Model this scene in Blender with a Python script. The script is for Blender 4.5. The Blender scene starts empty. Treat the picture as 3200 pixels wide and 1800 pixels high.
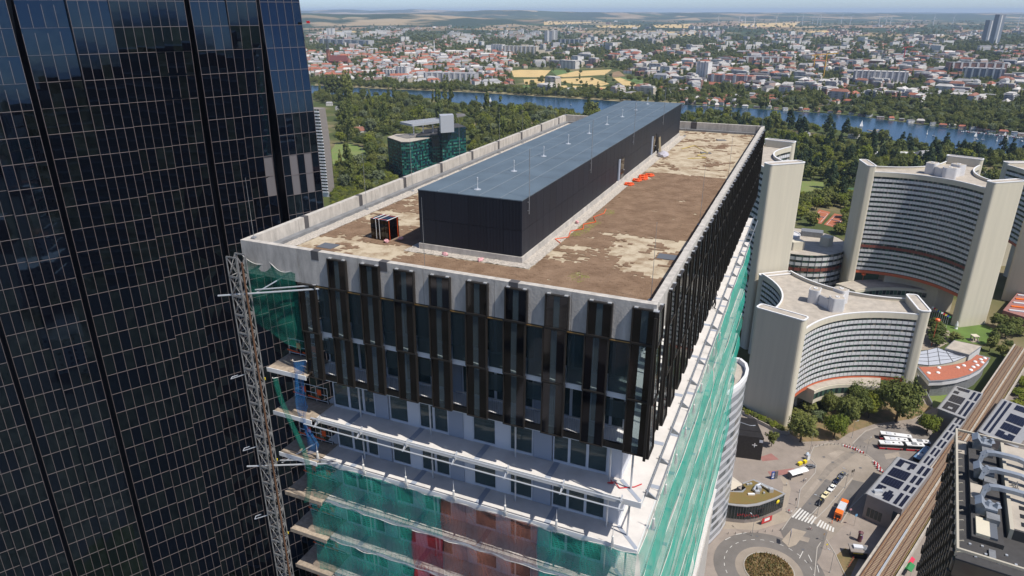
import bpy, math, random
from mathutils import Matrix, Vector
random.seed(7)
R = math.radians
SC = bpy.context.scene
COL = SC.collection

# ---------------------------------------------------------------- camera
CAM_H = 170.0
F_PX, HORIZON = 2170.0, 32.0            # focal length and horizon line, in the photograph's pixels
PITCH = math.atan((900 - HORIZON) / F_PX)
cam = bpy.data.cameras.new("camera")
cam.sensor_width = 36.0
cam.lens = 36.0 * F_PX / 3200.0
cam.clip_start, cam.clip_end = 1.0, 90000.0
cam_o = bpy.data.objects.new("camera", cam)
COL.objects.link(cam_o)
cam_o.location = (0, 0, CAM_H)
cam_o.rotation_euler = (math.pi / 2 - PITCH, 0, 0)
SC.camera = cam_o

# ---------------------------------------------------------------- sky, sun, exposure
SUN_EL = R(57)
SUN_AZ = Vector((0.80, -0.60)).normalized()
world = bpy.data.worlds.new("World")
SC.world = world
world.use_nodes = True
wn = world.node_tree
wn.nodes.clear()
sky = wn.nodes.new("ShaderNodeTexSky")
sky.sky_type = 'NISHITA'
sky.sun_disc = False
sky.sun_elevation = SUN_EL
sky.sun_rotation = math.atan2(SUN_AZ.x, SUN_AZ.y)
sky.altitude = 1500
sky.air_density, sky.dust_density, sky.ozone_density = 0.6, 2.3, 3.0
bg = wn.nodes.new("ShaderNodeBackground")
bg.inputs[1].default_value = 0.13
wo = wn.nodes.new("ShaderNodeOutputWorld")
wn.links.new(sky.outputs[0], bg.inputs[0])
wn.links.new(bg.outputs[0], wo.inputs[0])
sun = bpy.data.lights.new("sun", 'SUN')
sun.energy = 4.1
sun.angle = R(0.53)
sun.color = (1.0, 0.955, 0.88)
sun_o = bpy.data.objects.new("sun", sun)
COL.objects.link(sun_o)
sd = Vector((SUN_AZ.x * math.cos(SUN_EL), SUN_AZ.y * math.cos(SUN_EL), math.sin(SUN_EL)))
sun_o.rotation_euler = sd.to_track_quat('Z', 'Y').to_euler()
sun_o.location = (60, -40, 320)
SC.view_settings.view_transform = 'Standard'
SC.view_settings.look = 'None'
SC.view_settings.exposure = 0.36
SC.view_settings.gamma = 1.0
SC.cycles.max_bounces = 7
SC.cycles.diffuse_bounces = 2
SC.cycles.glossy_bounces = 2
SC.cycles.transparent_max_bounces = 10
SC.cycles.volume_bounces = 0
SC.cycles.caustics_reflective = False
SC.cycles.caustics_refractive = False
SC.cycles.use_denoising = True

# ---------------------------------------------------------------- survey helper: a sight line of the photograph met with a level plane
_c, _s = math.cos(PITCH), math.sin(PITCH)
def G(px, py, z=0.0):
    u, v = px - 1600.0, 900.0 - py
    d = (u, F_PX * _c + v * _s, -F_PX * _s + v * _c)
    t = (z - CAM_H) / d[2]
    return Vector((d[0] * t, d[1] * t, z))
def proj(p):
    x, y, z = p[0], p[1], p[2] - CAM_H
    dep = y * _c - z * _s
    return (1600 + F_PX * x / dep, 900 - F_PX * (y * _s + z * _c) / dep, dep)
def g8(x, y, z=0.0): return G(2200 + x / 1.811, 1000 + y / 1.811, z)
def g4(x, y, z=0.0): return G(2250 + x / 2.6345, 1250 + y / 2.6345, z)
def g7(x, y, z=0.0): return G(2200 + x / 2.415, 400 + y / 2.415, z)
def g6(x, y, z=0.0): return G(2650 + x / 3.22, 850 + y / 3.22, z)

# ---------------------------------------------------------------- mesh helpers
class MB:
    def __init__(s): s.v, s.f, s.m = [], [], []
    def add(s, vs, fs, mi=0):
        o = len(s.v)
        s.v += [tuple(p) for p in vs]
        s.f += [tuple(i + o for i in f) for f in fs]
        s.m += [mi] * len(fs)
        return s
    def box(s, x0, x1, y0, y1, z0, z1, mi=0):
        return s.add([(x0,y0,z0),(x1,y0,z0),(x1,y1,z0),(x0,y1,z0),(x0,y0,z1),(x1,y0,z1),(x1,y1,z1),(x0,y1,z1)],
                     [(0,3,2,1),(4,5,6,7),(0,1,5,4),(1,2,6,5),(2,3,7,6),(3,0,4,7)], mi)
    def obox(s, a, b, w, z0, z1, mi=0):
        """box standing along the plan line a-b, w wide"""
        a, b = Vector(a[:2]), Vector(b[:2])
        d = (b - a).normalized(); n = Vector((-d.y, d.x)) * (w / 2)
        q = [a - n, b - n, b + n, a + n]
        return s.prism(q, z0, z1, mi)
    def prism(s, pts, z0, z1, mi=0, top=None):
        n = len(pts)
        pts = [Vector(p[:2]) for p in pts]
        ar = sum(pts[i].x * pts[(i+1) % n].y - pts[(i+1) % n].x * pts[i].y for i in range(n))
        if ar < 0: pts = pts[::-1]
        vs = [(p.x, p.y, z0) for p in pts] + [(p.x, p.y, z1) for p in pts]
        fs = [tuple(range(n))[::-1]]
        s.add(vs, fs + [(i, (i+1) % n, n + (i+1) % n, n + i) for i in range(n)], mi)
        s.f.append(tuple(len(s.v) - n + i for i in range(n))); s.m.append(mi if top is None else top)
        return s
    def tube(s, p, q, r, n=6, r2=None, mi=0):
        p, q = Vector(p), Vector(q); r2 = r if r2 is None else r2
        d = (q - p).normalized()
        a = d.orthogonal().normalized(); b = d.cross(a)
        vs = []
        for c, rr in ((p, r), (q, r2)):
            for i in range(n):
                t = 2 * math.pi * i / n
                vs.append(c + (a * math.cos(t) + b * math.sin(t)) * rr)
        return s.add(vs, [(i, (i+1) % n, n + (i+1) % n, n + i) for i in range(n)] + [tuple(range(n))[::-1], tuple(range(n, 2*n))], mi)
    def path(s, pts, r, n=5, mi=0):
        for a, b in zip(pts[:-1], pts[1:]): s.tube(a, b, r, n, mi=mi)
        return s
    def lathe(s, prof, n=12, c=(0, 0, 0), mi=0):
        vs = []
        for r, z in prof:
            for i in range(n):
                t = 2 * math.pi * i / n
                vs.append((c[0] + r * math.cos(t), c[1] + r * math.sin(t), c[2] + z))
        fs = [(k*n + i, k*n + (i+1) % n, (k+1)*n + (i+1) % n, (k+1)*n + i) for k in range(len(prof)-1) for i in range(n)]
        fs += [tuple(range(n))[::-1], tuple(range((len(prof)-1)*n, len(prof)*n))]
        return s.add(vs, fs, mi)
    def mesh(s, name, mats):
        me = bpy.data.meshes.new(name)
        me.from_pydata(s.v, [], s.f)
        mats = mats if isinstance(mats, (list, tuple)) else [mats]
        for m in mats: me.materials.append(m)
        if len(mats) > 1: me.polygons.foreach_set("material_index", s.m)
        me.update()
        return me
    def build(s, name, mats, parent=None, smooth=False):
        me = s.mesh(name, mats)
        if smooth: me.polygons.foreach_set("use_smooth", [True] * len(me.polygons))
        return obj(name, me, parent)
def obj(name, me, parent=None, M=None):
    o = bpy.data.objects.new(name, me)
    COL.objects.link(o)
    if parent is not None: o.parent = parent
    if M is not None: o.matrix_basis = M
    return o
def tag(o, label, cat, group=None, kind=None):
    if label: o["label"] = label
    if cat: o["category"] = cat
    if group: o["group"] = group
    if kind: o["kind"] = kind
    return o
def thing(name, label, cat, loc=(0, 0, 0), rz=0.0, group=None):
    o = obj(name, None)
    o.location = Vector((loc[0], loc[1], loc[2] if len(loc) > 2 else 0)); o.rotation_euler = (0, 0, rz)
    o.empty_display_size = 0.5
    return tag(o, label, cat, group)
def struct(o): o["kind"] = "structure"; return o
_unit = {}
def cube_mesh(m):
    if m.name not in _unit: _unit[m.name] = MB().box(-.5, .5, -.5, .5, -.5, .5).mesh("piece", m)
    return _unit[m.name]
def P(name, m, parent, x0, x1, y0, y1, z0, z1):
    """one box-shaped piece of its own (alike pieces share one mesh)"""
    return obj(name, cube_mesh(m), parent, Matrix.LocRotScale(Vector(((x0+x1)/2, (y0+y1)/2, (z0+z1)/2)), None, Vector((x1-x0, y1-y0, z1-z0))))
def PF(name, m, parent, c, ax, ay, az):
    """a box piece with its own three edge vectors"""
    M = Matrix.Identity(4)
    for i, a in enumerate((ax, ay, az)):
        for k in range(3): M[k][i] = a[k]
    for k in range(3): M[k][3] = c[k]
    return obj(name, cube_mesh(m), parent, M)
def copy_tree(o, parent=None):
    c = o.copy(); COL.objects.link(c)
    if parent is not None: c.parent = parent
    for ch in o.children: copy_tree(ch, c)
    return c

# ---------------------------------------------------------------- materials
def mat(name, col, rough=0.6, metal=0.0, noise=None, bump=None, spec=0.5, rnd=0.0, alt=None, ior=1.5, tint=None, warp=None, streak=0.0):
    """noise=(scale, amount) mottles the colour (towards alt if given); bump=(scale, strength) is fine relief; rnd varies each object"""
    m = bpy.data.materials.new(name); m.use_nodes = True
    nt = m.node_tree; b = nt.nodes["Principled BSDF"]; L = nt.links.new
    b.inputs["Base Color"].default_value = (*col, 1); b.inputs["Roughness"].default_value = rough
    b.inputs["Metallic"].default_value = metal; b.inputs["IOR"].default_value = ior
    if tint: b.inputs["Specular Tint"].default_value = (*tint, 1)
    if spec < 0.5: b.inputs["Specular IOR Level"].default_value = spec
    geo = nt.nodes.new("ShaderNodeNewGeometry")
    out = None
    if noise:
        n = nt.nodes.new("ShaderNodeTexNoise"); n.inputs["Scale"].default_value = noise[0]; n.inputs["Detail"].default_value = 5
        n.inputs["Roughness"].default_value = 0.65
        if streak:
            mp = nt.nodes.new("ShaderNodeMapping"); mp.inputs["Scale"].default_value = (1, 1, streak); L(geo.outputs["Position"], mp.inputs[0]); L(mp.outputs[0], n.inputs["Vector"])
        else: L(geo.outputs["Position"], n.inputs["Vector"])
        r = nt.nodes.new("ShaderNodeMapRange"); r.inputs[1].default_value = 0.3; r.inputs[2].default_value = 0.7
        L(n.outputs["Fac"], r.inputs[0])
        mx = nt.nodes.new("ShaderNodeMix"); mx.data_type = 'RGBA'
        c2 = alt if alt else tuple(c * (1 - noise[1]) for c in col)
        c1 = col if alt else tuple(min(1, c * (1 + noise[1] * 0.5)) for c in col)
        mx.inputs[6].default_value = (*c1, 1); mx.inputs[7].default_value = (*c2, 1)
        L(r.outputs[0], mx.inputs[0]); out = mx.outputs[2]
    if rnd:
        oi = nt.nodes.new("ShaderNodeObjectInfo")
        hs = nt.nodes.new("ShaderNodeHueSaturation")
        if out: L(out, hs.inputs["Color"])
        else: hs.inputs["Color"].default_value = (*col, 1)
        mr = nt.nodes.new("ShaderNodeMapRange"); mr.inputs[3].default_value = 1 - rnd; mr.inputs[4].default_value = 1 + rnd
        L(oi.outputs["Random"], mr.inputs[0]); L(mr.outputs[0], hs.inputs["Value"]); out = hs.outputs[0]
    if out: L(out, b.inputs["Base Color"])
    if warp: bump = warp
    if bump:
        n2 = nt.nodes.new("ShaderNodeTexNoise"); n2.inputs["Scale"].default_value = bump[0]; n2.inputs["Detail"].default_value = 4
        L(geo.outputs["Position"], n2.inputs["Vector"])
        bp = nt.nodes.new("ShaderNodeBump"); bp.inputs["Strength"].default_value = bump[1]; bp.inputs["Distance"].default_value = 0.1
        L(n2.outputs["Fac"], bp.inputs["Height"]); L(bp.outputs[0], b.inputs["Normal"])
    return m
def glassy(name, tint, clear, rough=0.03, ior=1.5, refl=None):
    """pane: dark glossy glass that lets part of the light through"""
    m = bpy.data.materials.new(name); m.use_nodes = True
    nt = m.node_tree; L = nt.links.new; b = nt.nodes["Principled BSDF"]; o = nt.nodes["Material Output"]
    b.inputs["Base Color"].default_value = (*(refl or tint), 1); b.inputs["Roughness"].default_value = rough; b.inputs["IOR"].default_value = ior
    t = nt.nodes.new("ShaderNodeBsdfTransparent"); t.inputs[0].default_value = (*[min(1, 0.35 + 4 * c) for c in tint], 1)
    mx = nt.nodes.new("ShaderNodeMixShader"); mx.inputs[0].default_value = clear
    L(b.outputs[0], mx.inputs[1]); L(t.outputs[0], mx.inputs[2]); L(mx.outputs[0], o.inputs[0])
    return m
def netting(name, col, cover, cell):
    """knotted safety net: cords over open meshes, so part of what is behind shows"""
    m = bpy.data.materials.new(name); m.use_nodes = True
    nt = m.node_tree; L = nt.links.new; b = nt.nodes["Principled BSDF"]; o = nt.nodes["Material Output"]
    b.inputs["Base Color"].default_value = (*col, 1); b.inputs["Roughness"].default_value = 0.7
    geo = nt.nodes.new("ShaderNodeNewGeometry")
    n = nt.nodes.new("ShaderNodeTexNoise"); n.inputs["Scale"].default_value = 0.9; n.inputs["Detail"].default_value = 6
    L(geo.outputs["Position"], n.inputs["Vector"])
    r = nt.nodes.new("ShaderNodeMapRange"); r.inputs[1].default_value = 0.3; r.inputs[2].default_value = 0.7
    r.inputs[3].default_value = max(0.05, cover - 0.14); r.inputs[4].default_value = min(1, cover + 0.14)
    L(n.outputs["Fac"], r.inputs[0])
    sx = nt.nodes.new("ShaderNodeSeparateXYZ"); L(geo.outputs["Position"], sx.inputs[0])
    def lines(sock, scale):
        a = nt.nodes.new("ShaderNodeMath"); a.operation = 'MULTIPLY'; a.inputs[1].default_value = scale; L(sock, a.inputs[0])
        f = nt.nodes.new("ShaderNodeMath"); f.operation = 'FRACT'; L(a.outputs[0], f.inputs[0])
        g = nt.nodes.new("ShaderNodeMath"); g.operation = 'LESS_THAN'; g.inputs[1].default_value = 0.3; L(f.outputs[0], g.inputs[0])
        return g.outputs[0]
    ad = nt.nodes.new("ShaderNodeMath"); ad.operation = 'ADD'; L(sx.outputs[0], ad.inputs[0]); L(sx.outputs[1], ad.inputs[1])
    h = nt.nodes.new("ShaderNodeMath"); h.operation = 'MAXIMUM'
    L(lines(sx.outputs[2], 1 / cell), h.inputs[0]); L(lines(ad.outputs[0], 0.72 / cell), h.inputs[1])
    k = nt.nodes.new("ShaderNodeMath"); k.operation = 'MULTIPLY_ADD'; k.inputs[1].default_value = 0.16; L(h.outputs[0], k.inputs[0])
    q = nt.nodes.new("ShaderNodeMath"); q.operation = 'SUBTRACT'; q.inputs[1].default_value = 0.08; L(r.outputs[0], q.inputs[0]); L(q.outputs[0], k.inputs[2])
    tr = nt.nodes.new("ShaderNodeBsdfTransparent")
    tl = nt.nodes.new("ShaderNodeBsdfTranslucent"); tl.inputs[0].default_value = (*col, 1)
    m1 = nt.nodes.new("ShaderNodeMixShader"); m1.inputs[0].default_value = 0.35; L(b.outputs[0], m1.inputs[1]); L(tl.outputs[0], m1.inputs[2])
    mx = nt.nodes.new("ShaderNodeMixShader"); L(k.outputs[0], mx.inputs[0]); L(tr.outputs[0], mx.inputs[1]); L(m1.outputs[0], mx.inputs[2])
    L(mx.outputs[0], o.inputs[0])
    return m
def foliage(name, dark, light):
    m = bpy.data.materials.new(name); m.use_nodes = True
    nt = m.node_tree; L = nt.links.new; b = nt.nodes["Principled BSDF"]; o = nt.nodes["Material Output"]
    oi = nt.nodes.new("ShaderNodeObjectInfo"); geo = nt.nodes.new("ShaderNodeNewGeometry")
    n = nt.nodes.new("ShaderNodeTexNoise"); n.inputs["Scale"].default_value = 0.45; n.inputs["Detail"].default_value = 3
    L(geo.outputs["Position"], n.inputs["Vector"])
    ad = nt.nodes.new("ShaderNodeMath"); ad.operation = 'MULTIPLY_ADD'; ad.inputs[1].default_value = 0.55
    L(oi.outputs["Random"], ad.inputs[0]); 
    su = nt.nodes.new("ShaderNodeMath"); su.operation = 'SUBTRACT'; su.inputs[1].default_value = 0.28; L(n.outputs["Fac"], su.inputs[0]); L(su.outputs[0], ad.inputs[2])
    mx = nt.nodes.new("ShaderNodeMix"); mx.data_type = 'RGBA'; mx.inputs[6].default_value = (*dark, 1); mx.inputs[7].default_value = (*light, 1)
    L(ad.outputs[0], mx.inputs[0]); L(mx.outputs[2], b.inputs["Base Color"]); b.inputs["Roughness"].default_value = 0.75
    b.inputs["Specular IOR Level"].default_value = 0.2
    tl = nt.nodes.new("ShaderNodeBsdfTranslucent"); L(mx.outputs[2], tl.inputs[0])
    ms = nt.nodes.new("ShaderNodeMixShader"); ms.inputs[0].default_value = 0.25; L(b.outputs[0], ms.inputs[1]); L(tl.outputs[0], ms.inputs[2]); L(ms.outputs[0], o.inputs[0])
    return m
CONCRETE = mat("concrete", (0.48, 0.445, 0.40), 0.85, noise=(2.2, 0.30), bump=(9, 0.15), streak=0.3)
DARKGREY = mat("dark_grey_patch", (0.085, 0.08, 0.082), 0.8)
MEMBRANE = mat("balcony_membrane", (0.62, 0.585, 0.55), 0.8, noise=(0.8, 0.16))
WHITE = mat("white_paint", (0.74, 0.73, 0.71), 0.55)
OFFWHITE = mat("off_white_panel", (0.56, 0.57, 0.60), 0.6, rnd=0.06)
WALLGREY = mat("blue_grey_panel", (0.30, 0.33, 0.39), 0.6)
BLACKFRAME = mat("black_metal_frame", (0.022, 0.019, 0.017), 0.35)
PVGLASS = mat("solar_glass", (0.004, 0.004, 0.005), 0.04, noise=(14, 0.7), tint=(0.95, 0.9, 0.9), ior=1.6)
STEEL = mat("galvanised_steel", (0.42, 0.43, 0.44), 0.42, metal=0.7, noise=(5, 0.3))
LIGHTSTEEL = mat("bright_zinc", (0.62, 0.63, 0.64), 0.35, metal=0.5)
RUSTY = mat("rusty_steel", (0.13, 0.065, 0.035), 0.7, noise=(6, 0.4))
CLEAR = glassy("clear_glass", (0.10, 0.12, 0.125), 0.62)
WINDOWGLASS = glassy("window_glass", (0.085, 0.115, 0.115), 0.42)
ORANGE = mat("orange_plastic", (0.75, 0.10, 0.02), 0.5)
REDPAINT = mat("red_paint", (0.50, 0.025, 0.03), 0.4)
BLACK = mat("matt_black", (0.012, 0.012, 0.013), 0.5)
RUBBER = mat("rubber", (0.02, 0.02, 0.02), 0.8)
WOOD = mat("weathered_boards", (0.36, 0.29, 0.22), 0.85, noise=(4, 0.35), rnd=0.12)
YELLOW = mat("yellow_plastic", (0.75, 0.58, 0.02), 0.5)

# ================================================================ the tower under construction
ZP = 157.5
TH = -0.407134
TW, TL = 24.6, 57.5
_ux = Vector((math.cos(TH), math.sin(TH))); _uy = Vector((-math.sin(TH), math.cos(TH)))
T0 = Vector((6.6312, 29.1405)) - TW * _ux
def tw(x, y, z): q = T0 + _ux * x + _uy * y; return Vector((q.x, q.y, ZP + z))     # tower coordinates (z from the parapet top) to world
tower = thing("residential_tower", "unfinished tower with black solar panels round its top floors and a brown planted roof", "tower", (T0.x, T0.y, 0), TH)
def TP(name, m, x0, x1, y0, y1, z0, z1, parent=None): return P(name, m, parent or tower, x0, x1, y0, y1, ZP + z0, ZP + z1)
def TM(mb, name, m, parent=None, smooth=False):
    mb.v = [(x, y, z + ZP) for x, y, z in mb.v]
    return mb.build(name, m, parent or tower, smooth)

# concrete parapet, cast in lengths
def lengths(a, b, n): return [(a + (b - a) * i / n + 0.012, a + (b - a) * (i + 1) / n - 0.012) for i in range(n)]
for a, b in lengths(0, TW, 6): TP("parapet_panel", CONCRETE, a, b, 0, 0.36, -2.05, 0)
for a, b in lengths(0.37, TL - 0.37, 13):
    TP("parapet_panel", CONCRETE, TW - 0.36, TW, a, b, -2.05, 0)
    TP("parapet_panel", CONCRETE, 0, 0.36, a, b, -2.05, 0)
for a, b in lengths(0, TW, 6): TP("parapet_panel", CONCRETE, a, b, TL - 0.36, TL, -2.05, 0)
for x in (5.1, 9.6, 17.2): TP("joint_cover", DARKGREY, x, x + 0.5, -0.01, 0.37, -0.52, 0.012)
for i in range(9):
    y = 5.3 + i * 6.1
    TP("joint_cover", DARKGREY, -0.01, 0.372, y, y + 0.42, -0.85, 0.012)
    if i: TP("joint_cover", CONCRETE, TW - 0.372, TW + 0.01, y - 3, y - 2.4, -0.6, 0.012)
TP("joint_cover", DARKGREY, 16.2, 16.9, TL - 0.372, TL + 0.01, -0.85, 0.012)

# roof: pale substrate, brown sedum mats laid over it, gravel margins, metal flashing
ROOFPALE = mat("pale_roof_substrate", (0.47, 0.395, 0.285), 0.95, noise=(0.9, 0.5), alt=(0.25, 0.175, 0.105), bump=(14, 0.35))
_n = ROOFPALE.node_tree.nodes
for n in _n:
    if n.type == 'MAP_RANGE': n.inputs[1].default_value, n.inputs[2].default_value = 0.44, 0.64
    if n.type == 'TEX_NOISE' and n.inputs["Scale"].default_value < 2: n.inputs["Detail"].default_value = 9; n.inputs["Roughness"].default_value = 0.72
SEDUM = mat("dry_sedum", (0.29, 0.19, 0.12), 0.95, noise=(0.9, 0.3), alt=(0.165, 0.098, 0.056), bump=(20, 0.8), rnd=0.05)
GRAVEL = mat("white_gravel", (0.60, 0.54, 0.47), 0.95, noise=(9, 0.45), bump=(26, 1.0))
FLASH = mat("lead_flashing", (0.20, 0.205, 0.215), 0.55, noise=(1.2, 0.3))
TP("roof_deck", ROOFPALE, 0.36, TW - 0.36, 0.36, TL - 0.36, -1.5, -1.0)
for a in ((0.362, 0.8, 0.37, TL - 0.37), (0.81, TW - 0.37, TL - 0.8, TL - 0.37), (TW - 0.52, TW - 0.362, 0.37, TL - 0.81)):
    TP("flashing", FLASH, a[0], a[1], a[2], a[3], -1.0, -0.78)
PX0, PX1, PY0, PY1, PZ = 9.05, 15.65, 5.35, 52.6, 2.7           # the plant house
def gravel_strip(x0, x1, y0, y1):
    mb = MB(); nx = max(2, int((x1 - x0) / 0.16)); ny = max(2, int((y1 - y0) / 0.16)); rr = random.Random(int(x0 * 31 + y0 * 7))
    vs = [(x0 + (x1 - x0) * i / nx, y0 + (y1 - y0) * j / ny, -0.985 + rr.random() * 0.045) for j in range(ny + 1) for i in range(nx + 1)]
    mb.add(vs, [(j*(nx+1)+i, j*(nx+1)+i+1, (j+1)*(nx+1)+i+1, (j+1)*(nx+1)+i) for j in range(ny) for i in range(nx)])
    TM(mb, "gravel_margin", GRAVEL)["kind"] = "stuff"
gravel_strip(0.81, 1.75, 0.4, TL - 0.85)
gravel_strip(PX0 - 0.75, PX1 + 0.8, PY0 - 0.8, PY0 - 0.02)
gravel_strip(PX1 + 0.02, PX1 + 0.85, PY0 + 0.0, PY1)
gravel_strip(PX0 - 0.7, PX0 - 0.02, PY0 + 0.0, PY1)
from mathutils import noise as mnoise
_rs = random.Random(8)
def sedum_here(x, y):
    f1 = mnoise.noise(Vector((x * 1.1, y * 1.1, 0))); f2 = mnoise.noise(Vector((x * .8, y * 2.6, 4))); f3 = mnoise.noise(Vector((x * .35, y * .35, 9)))
    n = 1.3 * f3 + .9 * f1 + .9 * f2 + _rs.gauss(0, .16)
    if PX0 - 0.8 < x < PX1 + 0.9 and PY0 - 0.85 < y < PY1 + 0.4: return False
    if x < 1.8: return False
    x += .22 * f1 + _rs.gauss(0, .09); y += .22 * f2 + _rs.gauss(0, .09)
    if x < 9:
        if 2.4 < y < 5.1 and x < 8.6: return n > .35
        if 6.4 < y < 9.6: return y < 8.4 or n > .2
        if 9.6 < y < 13.8: return n > .45
        if y > 16: return n > .25
        return n > -.35
    if y > 32.2: return n > .62
    if x > 17.6 and 10.9 < y < 13.0: return n > .25
    if x > 16.6 and 8.7 < y < 10.9: return (x < 19.6 and y > 9.7) or n > .4
    if x > 20.6 and 5.9 < y < 8.7: return n > .3
    if 16.3 < x < 20.2 and 6.5 < y < 8.3: return n > .1
    if 16.4 < x < 18.6 and 29.2 < y < 30.4: return n > .2
    if 20.2 < x < 21.9 and 19.2 < y < 19.8: return n > .2
    return n > -1.15
mb = MB(); rr = random.Random(3)
cx, cy = 0.23, 0.21
for j in range(int((TL - 1.4) / cy)):
    for i in range(int((TW - 1.1) / cx)):
        x, y = 0.42 + i * cx, 0.42 + j * cy
        if sedum_here(x + cx / 2, y + cy / 2):
            h = -0.975 + rr.random() * 0.014
            q = [(x + rr.uniform(-.05, .04), y + rr.uniform(-.05, .04)), (x + cx + rr.uniform(-.02, .06), y + rr.uniform(-.05, .04)), (x + cx + rr.uniform(-.02, .06), y + cy + rr.uniform(-.02, .06)), (x + rr.uniform(-.05, .04), y + cy + rr.uniform(-.02, .06))]
            mb.add([(a, b, h) for a, b in q] + [(a, b, -0.999) for a, b in q], [(0,1,2,3),(4,5,1,0),(5,6,2,1),(6,7,3,2),(7,4,0,3)])
TM(mb, "sedum_mats", SEDUM)["kind"] = "stuff"
SLATE = mat("walkway_slab", (0.10, 0.11, 0.13), 0.8)
for x, y in ((3.0, 3.0), (7.7, 15.0), (22.6, 9.2)): TP("walkway_slab", SLATE, x, x + 1.1, y, y + 0.9, -0.999, -0.945)
MOSS = mat("moss_tuft", (0.19, 0.19, 0.045), 0.95, noise=(6, 0.5))
for x, y, r in ((19.4, 4.4, 0.45), (16.9, 13.6, 0.4), (17.1, 14.6, 0.4), (16.8, 11.8, 0.3), (17.3, 17.6, 0.4), (17, 12.7, 0.35)):
    mb = MB()
    for k in range(90):
        a, d = random.random() * 6.28, r * math.sqrt(random.random()) * 1.3
        px, py = x + d * math.cos(a), y + d * math.sin(a) * 1.4; s = 0.08
        mb.add([(px - s, py, -0.975), (px + s, py + s, -0.975), (px, py + s, -0.955)], [(0, 1, 2)])
    TM(mb, "moss", MOSS)["kind"] = "stuff"

# the black plant house
CLAD = mat("black_ribbed_cladding", (0.012, 0.015, 0.023), 0.5, rnd=0.14, spec=0.3)
_nt = CLAD.node_tree; _geo = [n for n in _nt.nodes if n.type == 'NEW_GEOMETRY'][0]
_w = _nt.nodes.new("ShaderNodeTexWave"); _w.inputs["Scale"].default_value = 2.2; _w.inputs["Distortion"].default_value = 0
_mp = _nt.nodes.new("ShaderNodeMapping"); _mp.inputs["Rotation"].default_value = (0, 0, R(45) - TH)
_nt.links.new(_geo.outputs["Position"], _mp.inputs[0]); _nt.links.new(_mp.outputs[0], _w.inputs[0])
_b = _nt.nodes.new("ShaderNodeBump"); _b.inputs["Strength"].default_value = 0.22; _b.inputs["Distance"].default_value = 0.04
_nt.links.new(_w.outputs["Fac"], _b.inputs["Height"]); _nt.links.new(_b.outputs[0], _nt.nodes["Principled BSDF"].inputs["Normal"])
ROOFBLUE = mat("blue_grey_roof_sheet", (0.105, 0.138, 0.165), 0.5, noise=(0.5, 0.2), spec=0.4)
LINEBLUE = mat("roof_seam_line", (0.16, 0.19, 0.215), 0.5)
ph = obj("plant_house", None, tower); ph["label"] = "long black plant house with a grey sheet roof"
TP("core_wall", BLACK, PX0 + 0.05, PX1 - 0.05, PY0 + 0.05, PY1 - 0.05, -0.99, PZ - 0.06, ph)
TP("plinth", CONCRETE, PX0 - 0.1, PX1 + 0.1, PY0 - 0.1, PY1 + 0.1, -0.99, -0.62, ph)
for k in range(6):
    a, b = PX0 + 1.1 * k, PX0 + 1.1 * (k + 1)
    TP("cladding_panel", CLAD, a + 0.006, b - 0.006, PY0 - 0.03, PY0 + 0.04, -0.58, 0.9, ph)
    TP("cladding_panel", CLAD, a + 0.006, b - 0.006, PY0 - 0.03, PY0 + 0.04, 0.915, PZ - 0.03, ph)
n = 42
for k in range(n):
    a, b = PY0 + (PY1 - PY0) * k / n, PY0 + (PY1 - PY0) * (k + 1) / n
    door = 26.0 < (a + b) / 2 < 27.9 or 38.0 < (a + b) / 2 < 40.2
    if not door: TP("cladding_panel", CLAD, PX1 - 0.04, PX1 + 0.03, a + 0.006, b - 0.006, -0.58, 0.9, ph)
    TP("cladding_panel", CLAD, PX1 - 0.04, PX1 + 0.03, a + 0.006, b - 0.006, 1.16 if door else 0.915, PZ - 0.03, ph)
for k in range(n): TP("cladding_panel", CLAD, PX0 - 0.03, PX0 + 0.04, PY0 + (PY1 - PY0) * k / n + 0.006, PY0 + (PY1 - PY0) * (k + 1) / n - 0.006, -0.58, PZ - 0.03, ph)
for k in range(5):
    a = PX0 - 0.04 + k * (PX1 - PX0 + 0.08) / 5
    s = TP("roof_sheet", ROOFBLUE, a + 0.004, a + (PX1 - PX0 + 0.08) / 5 - 0.004, PY0 - 0.04, PY1 + 0.04, PZ - 0.055, PZ, ph)
    if k: TP("seam", LINEBLUE, a - 0.03, a + 0.03, PY0 - 0.03, PY1 + 0.03, PZ, PZ + 0.02, ph)
for k in range(1, 8): TP("cross_seam", LINEBLUE, PX0, PX1, PY0 + 5.9 * k, PY0 + 5.9 * k + 0.035, PZ + 0.001, PZ + 0.010, ph)
for y0 in (26.05, 38.15):
    d = TP("door", BLACK, PX1 - 0.02, PX1 + 0.05, y0 + 0.5, y0 + 1.75, -0.95, 1.14, ph)
    TP("door_frame", WALLGREY, PX1 - 0.03, PX1 + 0.07, y0 + 0.02, y0 + 0.42, -0.95, 1.14, ph)
    TP("door_glass", PVGLASS, PX1 + 0.05, PX1 + 0.06, y0 + 0.65, y0 + 1.6, 0.1, 1.0, ph)
    TP("door_glass", PVGLASS, PX1 + 0.05, PX1 + 0.06, y0 + 0.65, y0 + 1.6, -0.8, 0.0, ph)
    TP("door_handle", LIGHTSTEEL, PX1 + 0.05, PX1 + 0.13, y0 + 1.5, y0 + 1.62, 0.0, 0.06, ph)
for y in [6.65 + 5.45 * k for k in range(9)]:
    mb = MB().lathe([(0.22, 0), (0.22, 0.02), (0.07, 0.05), (0.035, 0.12), (0.03, 0.55), (0.05, 0.56), (0.05, 0.72), (0.02, 0.74)], 8, (12.3, y, PZ))
    TM(mb, "roof_anchor", LIGHTSTEEL, ph)
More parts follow.
